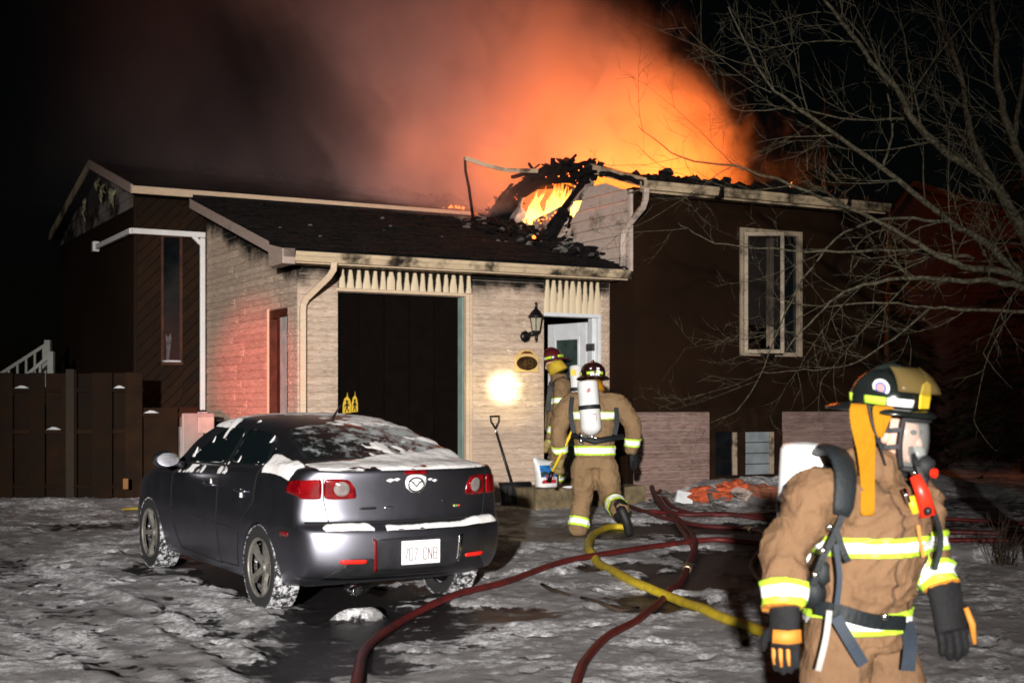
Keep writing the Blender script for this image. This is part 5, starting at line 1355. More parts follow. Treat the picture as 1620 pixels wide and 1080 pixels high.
strap(ff1, [P_(1373, 640, -.145), P_(1380, 672, -.155), P_(1390, 700, -.15), P_(1400, 735, -.12)], .014, .006, (0, 1, 0))
# harness
_q = [P_(1298, 716, .0), P_(1309, 708, -.10), P_(1322, 713, -.17), P_(1333, 728, -.215), P_(1338, 750, -.245), P_(1337, 775, -.265), P_(1334, 800, -.275), P_(1331, 815, -.278)]
MB().tube(_q, [.03, .042, .046, .046, .044, .042, .04, .03], 12, flat=.35, up=(0, 1, 0)).build('padded_shoulder_strap', M['webbing'], ff1, True)
strap(ff1, [P_(1334, 812, -.275), P_(1318, 850, -.275), P_(1300, 885, -.28), P_(1286, 925, -.26)], .008, .022, (0, 1, 0))
strap(ff1, [P_(1322, 835, -.28), P_(1334, 870, -.285), P_(1342, 888, -.28)], .008, .022, (0, 1, 0))
strap(ff1, [P_(1322, 860, -.285), P_(1328, 910, -.28), P_(1324, 955, -.265)], .008, .018, (0, 1, 0), 'navy')
strap(ff1, [P_(1292, 960, -.20), P_(1330, 968, -.265), P_(1380, 982, -.245), P_(1430, 985, -.16)], .02, .050, (0, 1, 0), name='waist_belt')
strap(ff1, [P_(1322, 975, -.275), P_(1345, 1015, -.275), P_(1366, 1050, -.26)], .008, .040, (0, 1, 0), 'navy', 'loose_strap_end')
o = strap(ff1, [P_(1312, 965, -.275), P_(1306, 1010, -.28), P_(1294, 1060, -.27)], .008, .020, (0, 1, 0), 'silver', 'loose_strap_end'); o.data.materials[0] = pm('grey_webbing', (.32, .30, .28), .6)
strap(ff1, [P_(1434, 985, -.14), P_(1440, 1020, -.12), P_(1436, 1060, -.10)], .008, .05, (0, 1, 0), 'navy', 'loose_strap_end')
for (x, y, d_) in ((1313, 833, -.29), (1290, 908, -.28), (1302, 870, -.29), (1400, 975, -.255)): MB().blob(P_(x, y, d_), (.013, .010, .013), x, .2, 2).build('buckle', M['chrome'], ff1, True)
b = MB(); b.blob(P_(1285, 935, -.20), (.05, .05, .06), 2, .3, 2); b.blob(P_(1300, 905, -.24), (.03, .03, .05), 5, .4, 2); b.build('pressure_gauge_pouch', M['webbing'], ff1, True)
# red alarm hanging on the chest with its yellow tab
fr0 = P_(1455, 760, -.16)
b = MB(); b.tube([P_(1447, 752, -.16), P_(1459, 778, -.17), P_(1468, 815, -.16)], [.020, .026, .032], 10, flat=.6, up=(0, 1, 0)); b.build('red_alarm_unit', M['red'], ff1, True)
b = MB(); b.blob(P_(1468, 808, -.195), (.014, .012, .016), 2, .1, 2); b.build('alarm_speaker', M['black_plastic'], ff1, True)
b = MB(); b.tube([P_(1440, 785, -.19), P_(1449, 812, -.19)], [.016, .013], 8, flat=.5, up=(0, 1, 0)); b.build('yellow_tag', M['yellow'], ff1, True)
b = MB(); b.tube([P_(1430, 772, -.205), P_(1438, 795, -.205)], [.009, .009], 8); b.build('metal_clip', M['chrome'], ff1, True)
strap(ff1, [P_(1432, 690, -.02), P_(1452, 740, -.13), P_(1470, 790, -.12), P_(1488, 850, -.08), P_(1478, 900, -.06)], .022, .016, (0, 1, 0), name='air_hose', mat='webbing')
tk = air_pack(ff1, P_(1276, 699, .14), P_(1264, 905, .18), .094)
b = MB(); b.tube([P_(1318, 735, .06), P_(1316, 800, .08), P_(1306, 900, .10)], [.07, .09, .08], 8, flat=.4, up=fwt); b.build('back_frame', M['webbing'], tk, True)
# front flap seams of the coat
strap(ff1, [P_(1452, 830, -.19), P_(1456, 855, -.19), P_(1461, 880, -.18)], .006, .012, (0, 1, 0), 'glove_orange', 'zip_flap')

# ---------------------------------------------------------------- the one at the step, seen from behind
Y0 = 14.8
ff2 = empty('person', (.93, Y0, gz(Y0)), 0, 'firefighter seen from behind with white air cylinder, stepping up to the open door', 'person')
fw = Vector((-.12, .99, 0)).normalized(); fwt = tuple(fw)
pel = P_(941, 722); chest = P_(939, 655, .08); neck = P_(938, 618, .14)
rsh, rel, rwr = P_(981, 642, .08), P_(1001, 676, .02), P_(999, 708, .05)
lsh, lel, lwr = P_(899, 642, .10), P_(884, 680, .05), P_(887, 718, .18)
suit2 = skin_body('turnout_coat', [([pel + Vector((0, 0, -.02)), P_(941, 700, .02), chest, P_(938, 632, .12), neck], [.225, .225, .245, .19, .09], .72, fwt),
    ([P_(960, 640, .10), rsh, rel, rwr], [.14, .118, .095, .080]), ([P_(918, 640, .10), lsh, lel, lwr], [.14, .118, .095, .080]), ([neck + Vector((0, 0, -.06)), neck + Vector((0, 0, .03))], [.13, .11], .95, fwt)], M['coat_far'], ff2, .014, .014, 3, 4)
hL, kL, aL = P_(924, 735), P_(922, 786, .08), P_(915, 826, .02)
hR, kR, aR = P_(958, 735), P_(966, 788, .06), P_(981, 806, -.30)
trous2 = skin_body('turnout_trousers', [([pel + Vector((0, 0, .04)), P_(941, 740)], [.19, .20], .75, fwt), ([hL, hL.lerp(kL, .5), kL, kL.lerp(aL, .5), aL + Vector((0, 0, -.06))], [.135, .135, .115, .108, .115]),
    ([hR, hR.lerp(kR, .5), kR, kR.lerp(aR, .5), aR], [.135, .14, .118, .105, .105])], M['coat_far'], ff2, .014, .014, 8, 4)
dz = Vector((0, 0, 1))
c = P_(941, 712); stripe(suit2, c - dz * .05, c + dz * .05, .40, (.22,), ff2)
c = P_(939, 657, .05); stripe(suit2, c - dz * .042, c + dz * .042, .27, (.12,), ff2)
for el, wr in ((rel, rwr), (lel, lwr)):
    ax = (wr - el).normalized(); c = el.lerp(wr, .72); stripe(suit2, c - ax * .045, c + ax * .045, .15, (.22,), ff2)
ax = (aL - kL).normalized(); c = kL.lerp(aL, .98); stripe(trous2, c - ax * .05, c + ax * .05, .17, (.25,), ff2)
ax = (aR - kR).normalized(); c = kR.lerp(aR, .62); stripe(trous2, c - ax * .06, c + ax * .06, .17, (.25,), ff2)
skin_body('boot', [([aL + dz * .02, aL - dz * .06], [.09, .08]), ([aL + Vector((0, -.06, -.085)), aL + Vector((-.01, .20, -.09))], [.045, .045])], M['boot_tan'], ff2, .012, 0)
bd = Vector((.04, -.25, -.28)).normalized()
skin_body('boot', [([aR + dz * .03, aR - dz * .05 + Vector((0, -.03, 0))], [.092, .082]), ([aR + Vector((.01, -.08, .0)), aR + Vector((.06, -.10, -.12)), aR + Vector((.085, -.06, -.24))], [.055, .05, .045])], M['boot'], ff2, .012, 0)
glove(ff2, rwr + Vector((.02, 0, -.05)), (.05, 0, -1), (.6, -.8, 0), -1, 1.15, .3, mat='glove_black'); 
M['glove_tan'] = pm('tan_glove', (.24, .17, .06), .7, var=.3)
glove(ff2, lwr + Vector((-.01, .0, -.06)), (-.25, .1, -1), (-.3, -.95, 0), 1, 1.15, 1.0, mat='glove_tan')
hc = P_(938, 606, .16); HM = frame(hc, (-.1, .99, -.12))
b = MB(); b.blob((0, 0, 0), (.10, .082, .12), 1, .03, 2); b.blob((.09, 0, -.02), (.025, .016, .03), 2, .1, 2); xf(b, HM).build('head', M['skin'], ff2, True)
b = MB(); b.tube([(-.04, 0, .0), (-.06, 0, -.05), (-.07, 0, -.10)], [.10, .11, .115], 16, flat=.9); xf(b, HM).build('neck_flap', M['orange_flap'], ff2, True)
helmet(ff2, frame(hc + Vector((0, 0, .03)), (-.1, .99, -.02), R(4)), M['helmet_dark'], 1.06, None)
def digits(parent, s, m, w_, h_, th, mat):
    segs = {'2': [[(0, .85), (.2, 1), (.8, 1), (1, .8), (1, .6), (0, 0), (1, 0)]], '5': [[(1, 1), (0, 1), (0, .55), (.7, .6), (1, .4), (1, .2), (.8, 0), (0, .02)]], '4': [[(.7, 0), (.7, 1), (0, .35), (1, .35)]], '9': [[(1, .6), (.8, .45), (.2, .45), (0, .65), (0, .85), (.2, 1), (.8, 1), (1, .85), (1, .2), (.8, 0), (.1, 0)]]}
    b = MB(); n = len(s)
    for i, ch in enumerate(s):
        for sg in segs[ch]:
            pts = [((i - n / 2 + .12 + p * .76) * w_, 0, (q - .5) * h_) for p, q in sg]
            for a_, c_ in zip(pts[:-1], pts[1:]): b.bar([a_, c_], .004, th, (0, 1, 0)) if False else b.bar([a_, c_], th, .004, (0, 1, 0))
    return xf(b, m).build('number', mat, parent)
b = MB(); b.prism([(x, 0, z) for x, z in ((-.060, -.05), (.060, -.05), (.048, .05), (-.048, .05))], (0, .004, 0)); RM = Matrix.Translation(hc + Vector((.012, -.158, .115))) @ Matrix.Rotation(R(-24), 4, 'X'); xf(b, RM).build('rear_number_plate', M['helmet_maroon'], ff2)
digits(ff2, '25', RM @ Matrix.Translation((0, -.006, .015)), .058, .062, .017, M['silver'])
b = MB()
for k in range(4): b.box((-.052 + k * .027, -.008, -.048), (-.032 + k * .027, -.003, -.026))
xf(b, RM).build('number', M['silver'], ff2)
tk = air_pack(ff2, P_(929, 601, -.18), P_(936, 688, -.22), .112)
b = MB(); RM = Matrix.Translation(P_(937, 665, -.335))
b.bar([(.0, 0, .07), (.045, .012, .07), (.045, .012, 0)], .004, .006, (0, 1, 0)); xf(b, RM).build('red_marking', pm('red_print', (.5, .03, .04), .5), tk)
b = MB(); b.blob(P_(931, 618, -.30), (.02, .004, .028), 3, .9, 2, 5); b.build('red_marking', pm('faded_red_print', (.5, .18, .17), .6), tk)
b = MB(); b.tube([P_(905, 688, -.10), P_(940, 698, -.19), P_(985, 690, -.06)], [.05, .055, .05], 8, flat=.6); b.build('waist_pad', M['webbing'], tk, True)
b = MB(); b.tube([P_(930, 612, .0), P_(936, 650, -.1), P_(940, 695, -.1)], [.05, .08, .07], 8, flat=.4, up=fwt); b.build('back_frame', M['webbing'], tk, True)
b = MB(); b.blob(P_(919, 697, -.17), .03, 2, .4, 2); b.tube([P_(915, 690, -.18), P_(922, 702, -.2)], .014, 6); b.build('gauge', M['chrome'], tk, True)
strap(ff2, [P_(905, 628, .0), P_(903, 655, -.06), P_(908, 685, -.10)], .03, .05, (0, 1, 0), name='shoulder_strap'); strap(ff2, [P_(974, 640, .0), P_(976, 665, -.06), P_(972, 688, -.10)], .03, .05, (0, 1, 0), name='shoulder_strap')
# his pry tool: yellow handle, black head
tool = empty('pry_tool', P_(872, 760, .1), 0, 'long yellow handled pry tool held in left hand of firefighter at the step', 'tool')
b = MB(); b.tube([P_(874, 745, .12), P_(906, 680, .05)], .017, 8); b.build('handle', M['yellow'], tool, True)
b = MB(); b.tube([P_(906, 682, .05), P_(912, 668, .03), P_(920, 664, .02)], [.022, .026, .018], 8); b.build('tool_head', M['black_metal'], tool, True); b = MB(); b.tube([P_(874, 745, .12), P_(868, 762, .14)], [.02, .03], 8); b.build('tool_head', M['black_metal'], tool, True)

# ---------------------------------------------------------------- the one already inside the doorway
Y0 = 18.6
ff3 = empty('person', (.62, Y0, .70), 0, 'firefighter in maroon helmet with yellow neck flap, half hidden inside the doorway', 'person')
fw = Vector((-.92, .38, 0)).normalized(); fwt = tuple(fw)
pel = P_(884, 703); chest = P_(886, 635); neck = P_(884, 595)
lsh, lel, lwr = P_(889, 612, -.20), P_(884, 655, -.26), P_(872, 692, -.24)
rsh, rel, rwr = P_(880, 612, .20), P_(870, 655, .24), P_(856, 675, .1)
suit3 = skin_body('turnout_coat', [([pel + dz * -.05, P_(885, 680), chest, P_(885, 610), neck], [.22, .22, .235, .18, .09], .8, fwt), ([P_(888, 614, -.08), lsh, lel, lwr], [.13, .115, .095, .082]), ([P_(882, 614, .08), rsh, rel, rwr], [.13, .115, .095, .082]), ([neck - dz * .05, neck + dz * .04], [.13, .11], .95, fwt)], M['coat_far'], ff3, .015, .014, 13, 4)
hL, kL, aL = P_(885, 712, -.10), P_(882, 738, -.12), P_(882, 758, -.12)
hR, kR, aR = P_(883, 712, .10), P_(878, 738, .12), P_(876, 758, .12)
trous3 = skin_body('turnout_trousers', [([pel, pel - dz * .12], [.19, .19], .8, fwt), ([hL, kL, aL], [.13, .112, .11]), ([hR, kR, aR], [.13, .112, .11])], M['coat_far'], ff3, .015, .012, 4)
c = P_(885, 700); stripe(suit3, c - dz * .045, c + dz * .045, .42, (.2,), ff3)
ax = (lel - lsh).normalized(); c = lsh.lerp(lel, .55); stripe(suit3, c - ax * .04, c + ax * .04, .14, (.15,), ff3)
ax = (lwr - lel).normalized(); c = lel.lerp(lwr, .7); stripe(suit3, c - ax * .045, c + ax * .045, .14, (.2,), ff3)
c = aL + dz * .02; stripe(trous3, c - dz * .04, c + dz * .04, .16, (.25,), ff3)
glove(ff3, lwr + Vector((-.03, 0, -.05)), (-.5, 0, -.9), (0, -1, .2), 1, 1.1, .6, mat='glove_tan')
glove(ff3, rwr + Vector((-.04, 0, -.03)), (-.8, 0, -.5), (0, 1, .2), -1, 1.1, .6, mat='glove_tan')
for an in (aL, aR): skin_body('boot', [([an, an - dz * .04], [.085, .075]), ([an - fw * .05 - dz * .005 * 0 - dz * .03, an + fw * .2 - dz * .035], [.045, .042])], M['boot'], ff3, .013, 0)
hc = P_(874, 577); HM = frame(hc, fw, R(8))
b = MB(); b.blob((0, 0, 0), (.10, .08, .12), 1, .03, 2); b.blob((.09, 0, -.02), (.025, .016, .03), 2, .1, 2); xf(b, HM).build('head', M['skin'], ff3, True)
b = MB(); b.tube([(-.03, 0, .03), (-.05, 0, -.04), (-.075, 0, -.11)], [.110, .125, .135], 16, flat=1.0); xf(b, HM).build('neck_flap', pm('yellow_neck_flap', (.55, .38, .03), .8), ff3, True)
helmet(ff3, frame(hc + Vector((0, 0, .03)), fw, R(12)), M['helmet_maroon'], 1.0, None)
tk3 = air_pack(ff3, P_(911, 577, -.02), P_(914, 655, -.05), .088)
b = MB(); b.box((-.045, -.004, -.04), (.03, .004, .04)); xf(b, Matrix.Translation(P_(908, 589, -.112)) @ Matrix.Rotation(R(-12), 4, 'Z')).build('yellow_label', M['yellow'], tk3)
b = MB(); b.tube([P_(902, 598, -.02), P_(903, 640, -.04), P_(901, 680, 0)], [.05, .08, .07], 8, flat=.5, up=fwt); b.build('back_frame', M['webbing'], tk3, True)
strap(ff3, [P_(893, 598, -.14), P_(872, 612, -.25), P_(868, 650, -.26)], .03, .06, (0, 1, 0), name='shoulder_strap')
for root in (ff1, ff2, ff3, tool):
    for o in root.children: o.location = o.location - root.location
# ================================================================== trees
t = NT('grey_bark'); ps = t.pos(True); n = t.noise(ps, 30, 5, .65)
t.col(t.mix(t.ramp(n, .35, .7), (.022, .019, .012), (.085, .075, .048))); t.rough(.85); t.spec(.15); t.bump(n, .5, .01); M['bark'] = t.m
TY = 11.2
def limb(pts, r0, r1, seed):
    P = [px(x, y, TY + d_) for x, y, d_ in pts]; Q = []
    for i in range(len(P) - 1):
        p0 = P[max(0, i - 1)]; p1 = P[i]; p2 = P[i + 1]; p3 = P[min(len(P) - 1, i + 2)]
        for k in range(5):
            s_ = k / 5; q = .5 * ((2 * p1) + (p2 - p0) * s_ + (2 * p0 - 5 * p1 + 4 * p2 - p3) * s_ ** 2 + (3 * p1 - p0 - 3 * p2 + p3) * s_ ** 3)
            a_ = (i * 5 + k) * .6; Q.append(q + Vector((mnoise.noise(Vector((a_, seed, 0))), mnoise.noise(Vector((a_, seed, 5))), mnoise.noise(Vector((a_, seed, 9))))) * .025)
    Q.append(P[-1]); n = len(Q)
    return Q, [r0 + (r1 - r0) * (i / (n - 1)) ** .8 for i in range(n)]
tree = empty('bare_tree', (4.55, TY, gh(4.55, TY) - .05), 0, 'bare leafless tree with pale tangled branches reaching in front of the house', 'tree')
TI = Vector(tree.location)
LIMBS = [([(1650, 470, 0), (1613, 433, 0), (1558, 383, .1), (1502, 350, .2), (1397, 267, .1), (1280, 183, 0), (1213, 128, -.1), (1152, 11, -.2)], .060, .006),
         ([(1655, 430, .1), (1613, 356, .2), (1569, 289, .2), (1502, 244, .1), (1447, 194, 0), (1419, 144, -.1), (1369, 83, -.2), (1308, 0, -.2), (1275, -60, -.3)], .070, .010),
         ([(1665, 400, 0), (1630, 300, -.1), (1604, 220, -.2), (1580, 144, -.2), (1574, 56, -.2), (1569, -50, -.2)], .060, .018),
         ([(1575, 295, .2), (1536, 211, .4), (1519, 111, .5), (1490, 30, .6), (1470, -50, .6)], .036, .012),
         ([(1640, 455, -.1), (1600, 434, -.2), (1524, 420, -.3), (1463, 392, -.4), (1400, 355, -.5), (1300, 312, -.5), (1180, 268, -.6), (1080, 250, -.6), (1010, 200, -.6)], .045, .003),
         ([(1640, 460, -.2), (1590, 447, -.4), (1520, 443, -.5), (1440, 440, -.6), (1350, 455, -.6), (1290, 500, -.6), (1240, 560, -.6)], .040, .004),
         ([(1660, 495, -.3), (1560, 490, -.4), (1480, 486, -.4), (1400, 479, -.5), (1285, 484, -.5), (1210, 470, -.5)], .022, .003),
         ([(1540, 408, -.2), (1430, 395, -.3), (1330, 398, -.4), (1200, 393, -.4), (1120, 380, -.4), (1073, 352, -.4)], .020, .0025),
         ([(1500, 350, .2), (1400, 345, .3), (1320, 380, .3), (1260, 460, .3), (1225, 540, .3), (1175, 640, .3), (1125, 668, .3)], .018, .0025),
         ([(1430, 190, 0), (1350, 190, .2), (1250, 172, .2), (1160, 170, .2), (1110, 100, .2)], .014, .0025),
         ([(1604, 220, -.2), (1620, 120, 0), (1640, 20, .1)], .03, .012), ([(1397, 267, .1), (1410, 200, .2), (1395, 120, .2), (1350, 40, .2), (1290, 20, .2), (1190, 45, .1)], .014, .003),
         ([(1470, 486, -.4), (1400, 545, -.4), (1330, 580, -.4), (1260, 585, -.4), (1200, 590, -.3)], .012, .0025)]
twigs = MB(); rr = random.Random(2024); lims = []
def grow(p, d_, L_, r, lev):
    n = 7; pts = [p]; dd = d_.normalized(); cur = Vector((rr.gauss(0, .10), rr.gauss(0, .08), rr.gauss(.05, .13)))
    for k in range(n):
        dd = (dd + cur * .5 + Vector((rr.gauss(0, .07), rr.gauss(0, .07), rr.gauss(0, .07)))).normalized(); pts.append(pts[-1] + dd * L_ / n)
    if any(q.y < 6.5 for q in pts): return
    twigs.tube([q - TI for q in pts], [r * (1 - .75 * k / n) for k in range(n + 1)], 5 if lev == 1 else 4, cap=False)
    if lev < 3:
        for k in range(1, n + 1):
            if rr.random() < (.70 if lev == 1 else .42):
                t_ = (pts[k] - pts[k - 1]).normalized(); s_ = Vector((rr.gauss(0, 1), rr.gauss(0, 1) * .8, rr.gauss(0, 1))); s_ = (s_ - t_ * s_.dot(t_)).normalized()
                grow(pts[k], t_ * .85 + s_ * .75, L_ * rr.uniform(.25, .55), max(.0016, r * .55), lev + 1)
for i, (pts, r0, r1) in enumerate(LIMBS):
    Q, Rr_ = limb(pts, r0 * .8, r1 * .85, i * 3.7); b = MB().tube([q - TI for q in Q], Rr_, 9); b.build('limb', M['bark'], tree, True)
    step = 2 if i < 6 else 2
    for k in range(3, len(Q) - 1, step if i not in (4, 5, 6, 7, 8, 12) else 4):
        t_ = (Q[k] - Q[k - 1]).normalized()
        for _ in range(1 if rr.random() < .8 else 2):
            s_ = Vector((rr.gauss(-.35, .8), rr.gauss(0, .8), rr.gauss(0.0, 1))); s_ = (s_ - t_ * s_.dot(t_)).normalized()
            grow(Q[k], t_ * .8 + s_ * .8, rr.uniform(.35, 1.15), max(.0024, min(.007, Rr_[k] * .40)), 1)
base = px(1690, 700, TY); g0 = Vector((4.55, TY, gh(4.55, TY) - .1)); fork = px(1652, 455, TY)
MB().tube([g0 - TI, g0.lerp(fork, .25) - TI + Vector((.05, 0, 0)), g0.lerp(fork, .6) - TI, fork - TI, px(1660, 400, TY) - TI, px(1668, 330, TY) - TI], [.20, .15, .13, .115, .08, .05], 14).build('trunk', M['bark'], tree, True)
o = twigs.build('twigs', M['bark'], tree); o['kind'] = 'stuff'
M['needle'] = pm('spruce_needles', (.010, .014, .007), .8, var=.5, vs=1.5, spec=.15)
M['conifer_bark'] = pm('conifer_bark', (.035, .02, .012), .9, var=.4, bump=.6)
def conifer(loc, h, r, label, seed, group=None):
    e = empty('spruce_tree', loc, 0, label, 'tree', group); q = random.Random(seed)
    MB().tube([(0, 0, -.3), (0, 0, h * .5), (.05, 0, h)], [.035 * h * .5, .012 * h, .01], 9).build('trunk', M['conifer_bark'], e, True)
    nb = MB(); z = h * .10
    while z < h * .98:
        k = 1 - z / h; rad = r * (k ** .8) + .12
        for _ in range(7):
            a_ = q.uniform(0, 6.28); L_ = rad * q.uniform(.7, 1.1); dr = q.uniform(.2, .5)
            P = [Vector((math.cos(a_) * L_ * s_, math.sin(a_) * L_ * s_, z - dr * L_ * s_ * s_ + .1 * L_ * s_)) for s_ in (0, .35, .7, 1)]
            nb.tube(P, [.012, .01, .007, .003], 3, cap=False)
            for _2 in range(int(16 + 26 * L_)):
                s_ = q.uniform(.15, 1); j = min(2, int(s_ * 3)); p = P[j].lerp(P[j + 1], (s_ * 3 - j) if j < 2 else (s_ - .7) / .3)
                d_ = Vector((math.cos(a_ + q.uniform(-1, 1)), math.sin(a_ + q.uniform(-1, 1)), q.uniform(-1.1, .25))) * q.uniform(.08, .22); w_ = d_.orthogonal().normalized() * .014
                nb.add([p - w_, p + w_, p + d_], [(0, 1, 2)])
        z += h * .028
    o = nb.build('crown', M['needle'], e); o['kind'] = 'stuff'; return e
conifer((5.75, 25.2, .5), 6.9, 1.3, 'tall thin spruce beside the flames behind the burning wing', 3)
conifer((8.9, 23.5, .5), 6.0, 1.7, 'dark spruce standing in the garden beyond the bare tree', 5)
conifer((6.7, 24.3, .5), 4.6, 1.4, 'low dark spruce between the burning wing and the garden', 8)
# neighbour's roof catching the glow
nb_h = empty('neighbour_house', (8.9, 27.5, .55), R(-8), 'dark rust coloured neighbouring house glowing in the firelight behind the bare tree', 'house')
M['rust'] = pm('rust_cladding', (.030, .008, .003), .8, var=.3, vs=2, bump=.3)
b = MB(); b.box((-1.9, 0, -.6), (4.2, 5, 3.9)); b.prism([(-1.9, .02, 3.9), (4.2, .02, 3.9), (-.8, .02, 5.6)], (0, 4.9, 0)); b.build('wall', M['rust'], nb_h)
for k in range(20):
    z0 = -.5 + k * .22; MB().box((-1.93, -.03, z0), (4.22, -.002, z0 + .205)).build('clapboard', M['rust'], nb_h)
b = MB(); b.prism([(-2.15, -.3, 3.75), (-.8, -.3, 5.72), (-.8, -.3, 5.60), (-2.05, -.3, 3.72)], (0, 5.5, 0)); b.prism([(-.8, -.3, 5.72), (4.6, -.3, 3.85), (4.6, -.3, 3.73), (-.8, -.3, 5.60)], (0, 5.5, 0)); b.build('roof', M['rust'], nb_h)
# dry weeds poking through the snow
def weeds(loc, n, h, label, seed):
    q = random.Random(seed); b = MB()
    for i in range(n):
        a_ = q.uniform(0, 6.28); s_ = q.uniform(.05, .45) * h; hh = h * q.uniform(.5, 1); p0 = Vector((q.gauss(0, .06), q.gauss(0, .06), -.05))
        tip = p0 + Vector((math.cos(a_) * s_, math.sin(a_) * s_, hh)); mid = p0.lerp(tip, .5) + Vector((0, 0, .08 * h)); b.tube([p0, mid, tip], [.005, .004, .002], 4)
        for _ in range(3):
            k = q.uniform(.3, .9); p = p0.lerp(tip, k); b.tube([p, p + Vector((q.gauss(0, .06), q.gauss(0, .06), q.uniform(.03, .12)))], [.003, .0015], 3)
    o = b.build('dry_weeds', M['conifer_bark'], None); o.location = loc; tag(o, label, 'plant')
weeds((4.45, 12.25, gh(4.45, 12.25)), 22, .55, 'tuft of dry weeds poking out of the snow beyond the ridge', 4)
# ================================================================== hoses
def G(x, y):
    Y = F_PX * CAM_H / (y - 590.5); X = (x - 810) / F_PX * Y
    for _ in range(6):
        z = gh(X, Y); Y = max(4.2, F_PX * (CAM_H - z) / (y - 640)); X = (x - 810) / F_PX * Y
    return X, Y
def hose_mat(name, c, wear):
    t = NT(name); ps = t.pos(True); t.col(t.mix(t.ramp(t.noise(ps, 7, 6, .7), .42, .72), c, wear)); t.rough(.55); t.spec(.35)
    t.bump(t.noise(ps, 240, 2), .35, .004); return t.m
M['red_hose'] = hose_mat('red_hose', (.105, .011, .010), (.04, .009, .008)); M['dark_hose'] = hose_mat('maroon_hose', (.075, .010, .010), (.03, .008, .008)); M['yellow_hose'] = hose_mat('yellow_hose', (.52, .38, .02), (.30, .22, .02))
M['coupling'] = pm('worn_brass_coupling', (.30, .24, .16), .4, metal=.8, var=.3)
def hose(pts, r, mat, label, name='fire_hose', lift=None):
    P = []
    for i, p in enumerate(pts):
        X, Y = G(*p[:2]); z = gh(X, Y) + r * .8 + (p[2] if len(p) > 2 else 0); P.append(Vector((X, Y, z)))
    Q = []
    for i in range(len(P) - 1):
        p0 = P[max(0, i - 1)]; p1 = P[i]; p2 = P[i + 1]; p3 = P[min(len(P) - 1, i + 2)]
        for k in range(10):
            s_ = k / 10; q = .5 * ((2 * p1) + (p2 - p0) * s_ + (2 * p0 - 5 * p1 + 4 * p2 - p3) * s_ ** 2 + (3 * p1 - p0 - 3 * p2 + p3) * s_ ** 3); q.z = max(q.z, gh(q.x, q.y) + r * .7); Q.append(q)
    Q.append(P[-1]); zs = [q.z for q in Q]
    for _ in range(2): zs = [zs[0]] + [(a_ + b_ + c_) / 3 for a_, b_, c_ in zip(zs[:-2], zs[1:-1], zs[2:])] + [zs[-1]]
    for q, z in zip(Q, zs): q.z = z
    o0 = Q[0].copy(); rs_ = [r * (1 + .10 * mnoise.noise(Vector((i * .35, r * 99, len(pts))))) for i in range(len(Q))]
    o = MB().tube([q - o0 for q in Q], rs_, 12, flat=.82).build(name, mat, None, True); o.location = o0; tag(o, label, 'hose', 'fire hoses on the driveway')
    if lift is not None:
        i = int(lift * (len(Q) - 2)); d_ = (Q[i + 1] - Q[i]).normalized(); c = Q[i] - o0
        MB().lathe([(r * 1.0, -.09), (r * 1.32, -.085), (r * 1.32, -.01), (r * 1.2, -.005), (r * 1.2, .005), (r * 1.42, .01), (r * 1.42, .075), (r * 1.0, .08)], c, 14, d_).build('coupling', M['coupling'], o, True)
    return o
hose([(560, 1120), (566, 1075), (582, 1030), (640, 985), (720, 955), (800, 925), (880, 897), (950, 881), (1050, 872), (1130, 868), (1205, 869), (1320, 867), (1420, 862), (1520, 858), (1640, 860)], .033, M['red_hose'], 'red fire hose looping behind the car and crossing under the yellow hose', lift=.80)
hose([(905, 1110), (917, 1075), (928, 1048), (960, 1015), (1010, 985), (1046, 955), (1076, 925), (1091, 893), (1100, 862), (1085, 838), (1060, 824), (1020, 812)], .031, M['red_hose'], 'red fire hose curving under both other hoses across the middle of the driveway', lift=.62)
hose([(965, 772, .12), (1000, 772, .10), (1030, 788), (1062, 804), (1110, 815), (1200, 818), (1300, 819), (1500, 824), (1660, 834)], .031, M['red_hose'], 'red fire hose lying straight along the snow bank towards the door')
hose([(985, 800), (1040, 816), (1110, 833), (1180, 840), (1212, 850), (1203, 876), (1190, 900), (1204, 925), (1235, 945), (1300, 950)], .031, M['dark_hose'], 'dark maroon fire hose bending back on itself in a loop', lift=.35)
hose([(960, 765, .16), (1005, 772, .18), (1040, 795, .06), (1062, 825), (1085, 850), (1098, 872)], .034, M['red_hose'], 'short bright red hose length running down from the step heap')
hose([(975, 790, .05), (1015, 785, .10), (1050, 812, .03), (1150, 826), (1250, 832), (1400, 842), (1640, 850)], .034, M['dark_hose'], 'dark maroon fire hose between the two straight red ones')
hose([(992, 838), (965, 838), (940, 850), (931, 870), (946, 895), (1000, 925), (1070, 955), (1140, 983), (1205, 1004), (1262, 1036), (1330, 1085), (1380, 1130)], .044, M['yellow_hose'], 'thick yellow fire hose winding from the step towards the street')
# two broken sticks
for pts, lab in (([(857, 925), (870, 934), (885, 938), (900, 944)], 'short broken stick lying under the red hose'), ([(920, 948), (950, 958), (980, 968), (1010, 963)], 'longer crooked stick lying beside the yellow hose')):
    P = [Vector((*G(*p), 0)) for p in pts]
    for q in P: q.z = gh(q.x, q.y) + .012
    o0 = P[0].copy(); o = MB().tube([q - o0 for q in P], [.016, .022, .02, .012], 7, flat=.7).build('broken_stick', M['conifer_bark'], None, True); o.location = o0; tag(o, lab, 'stick')
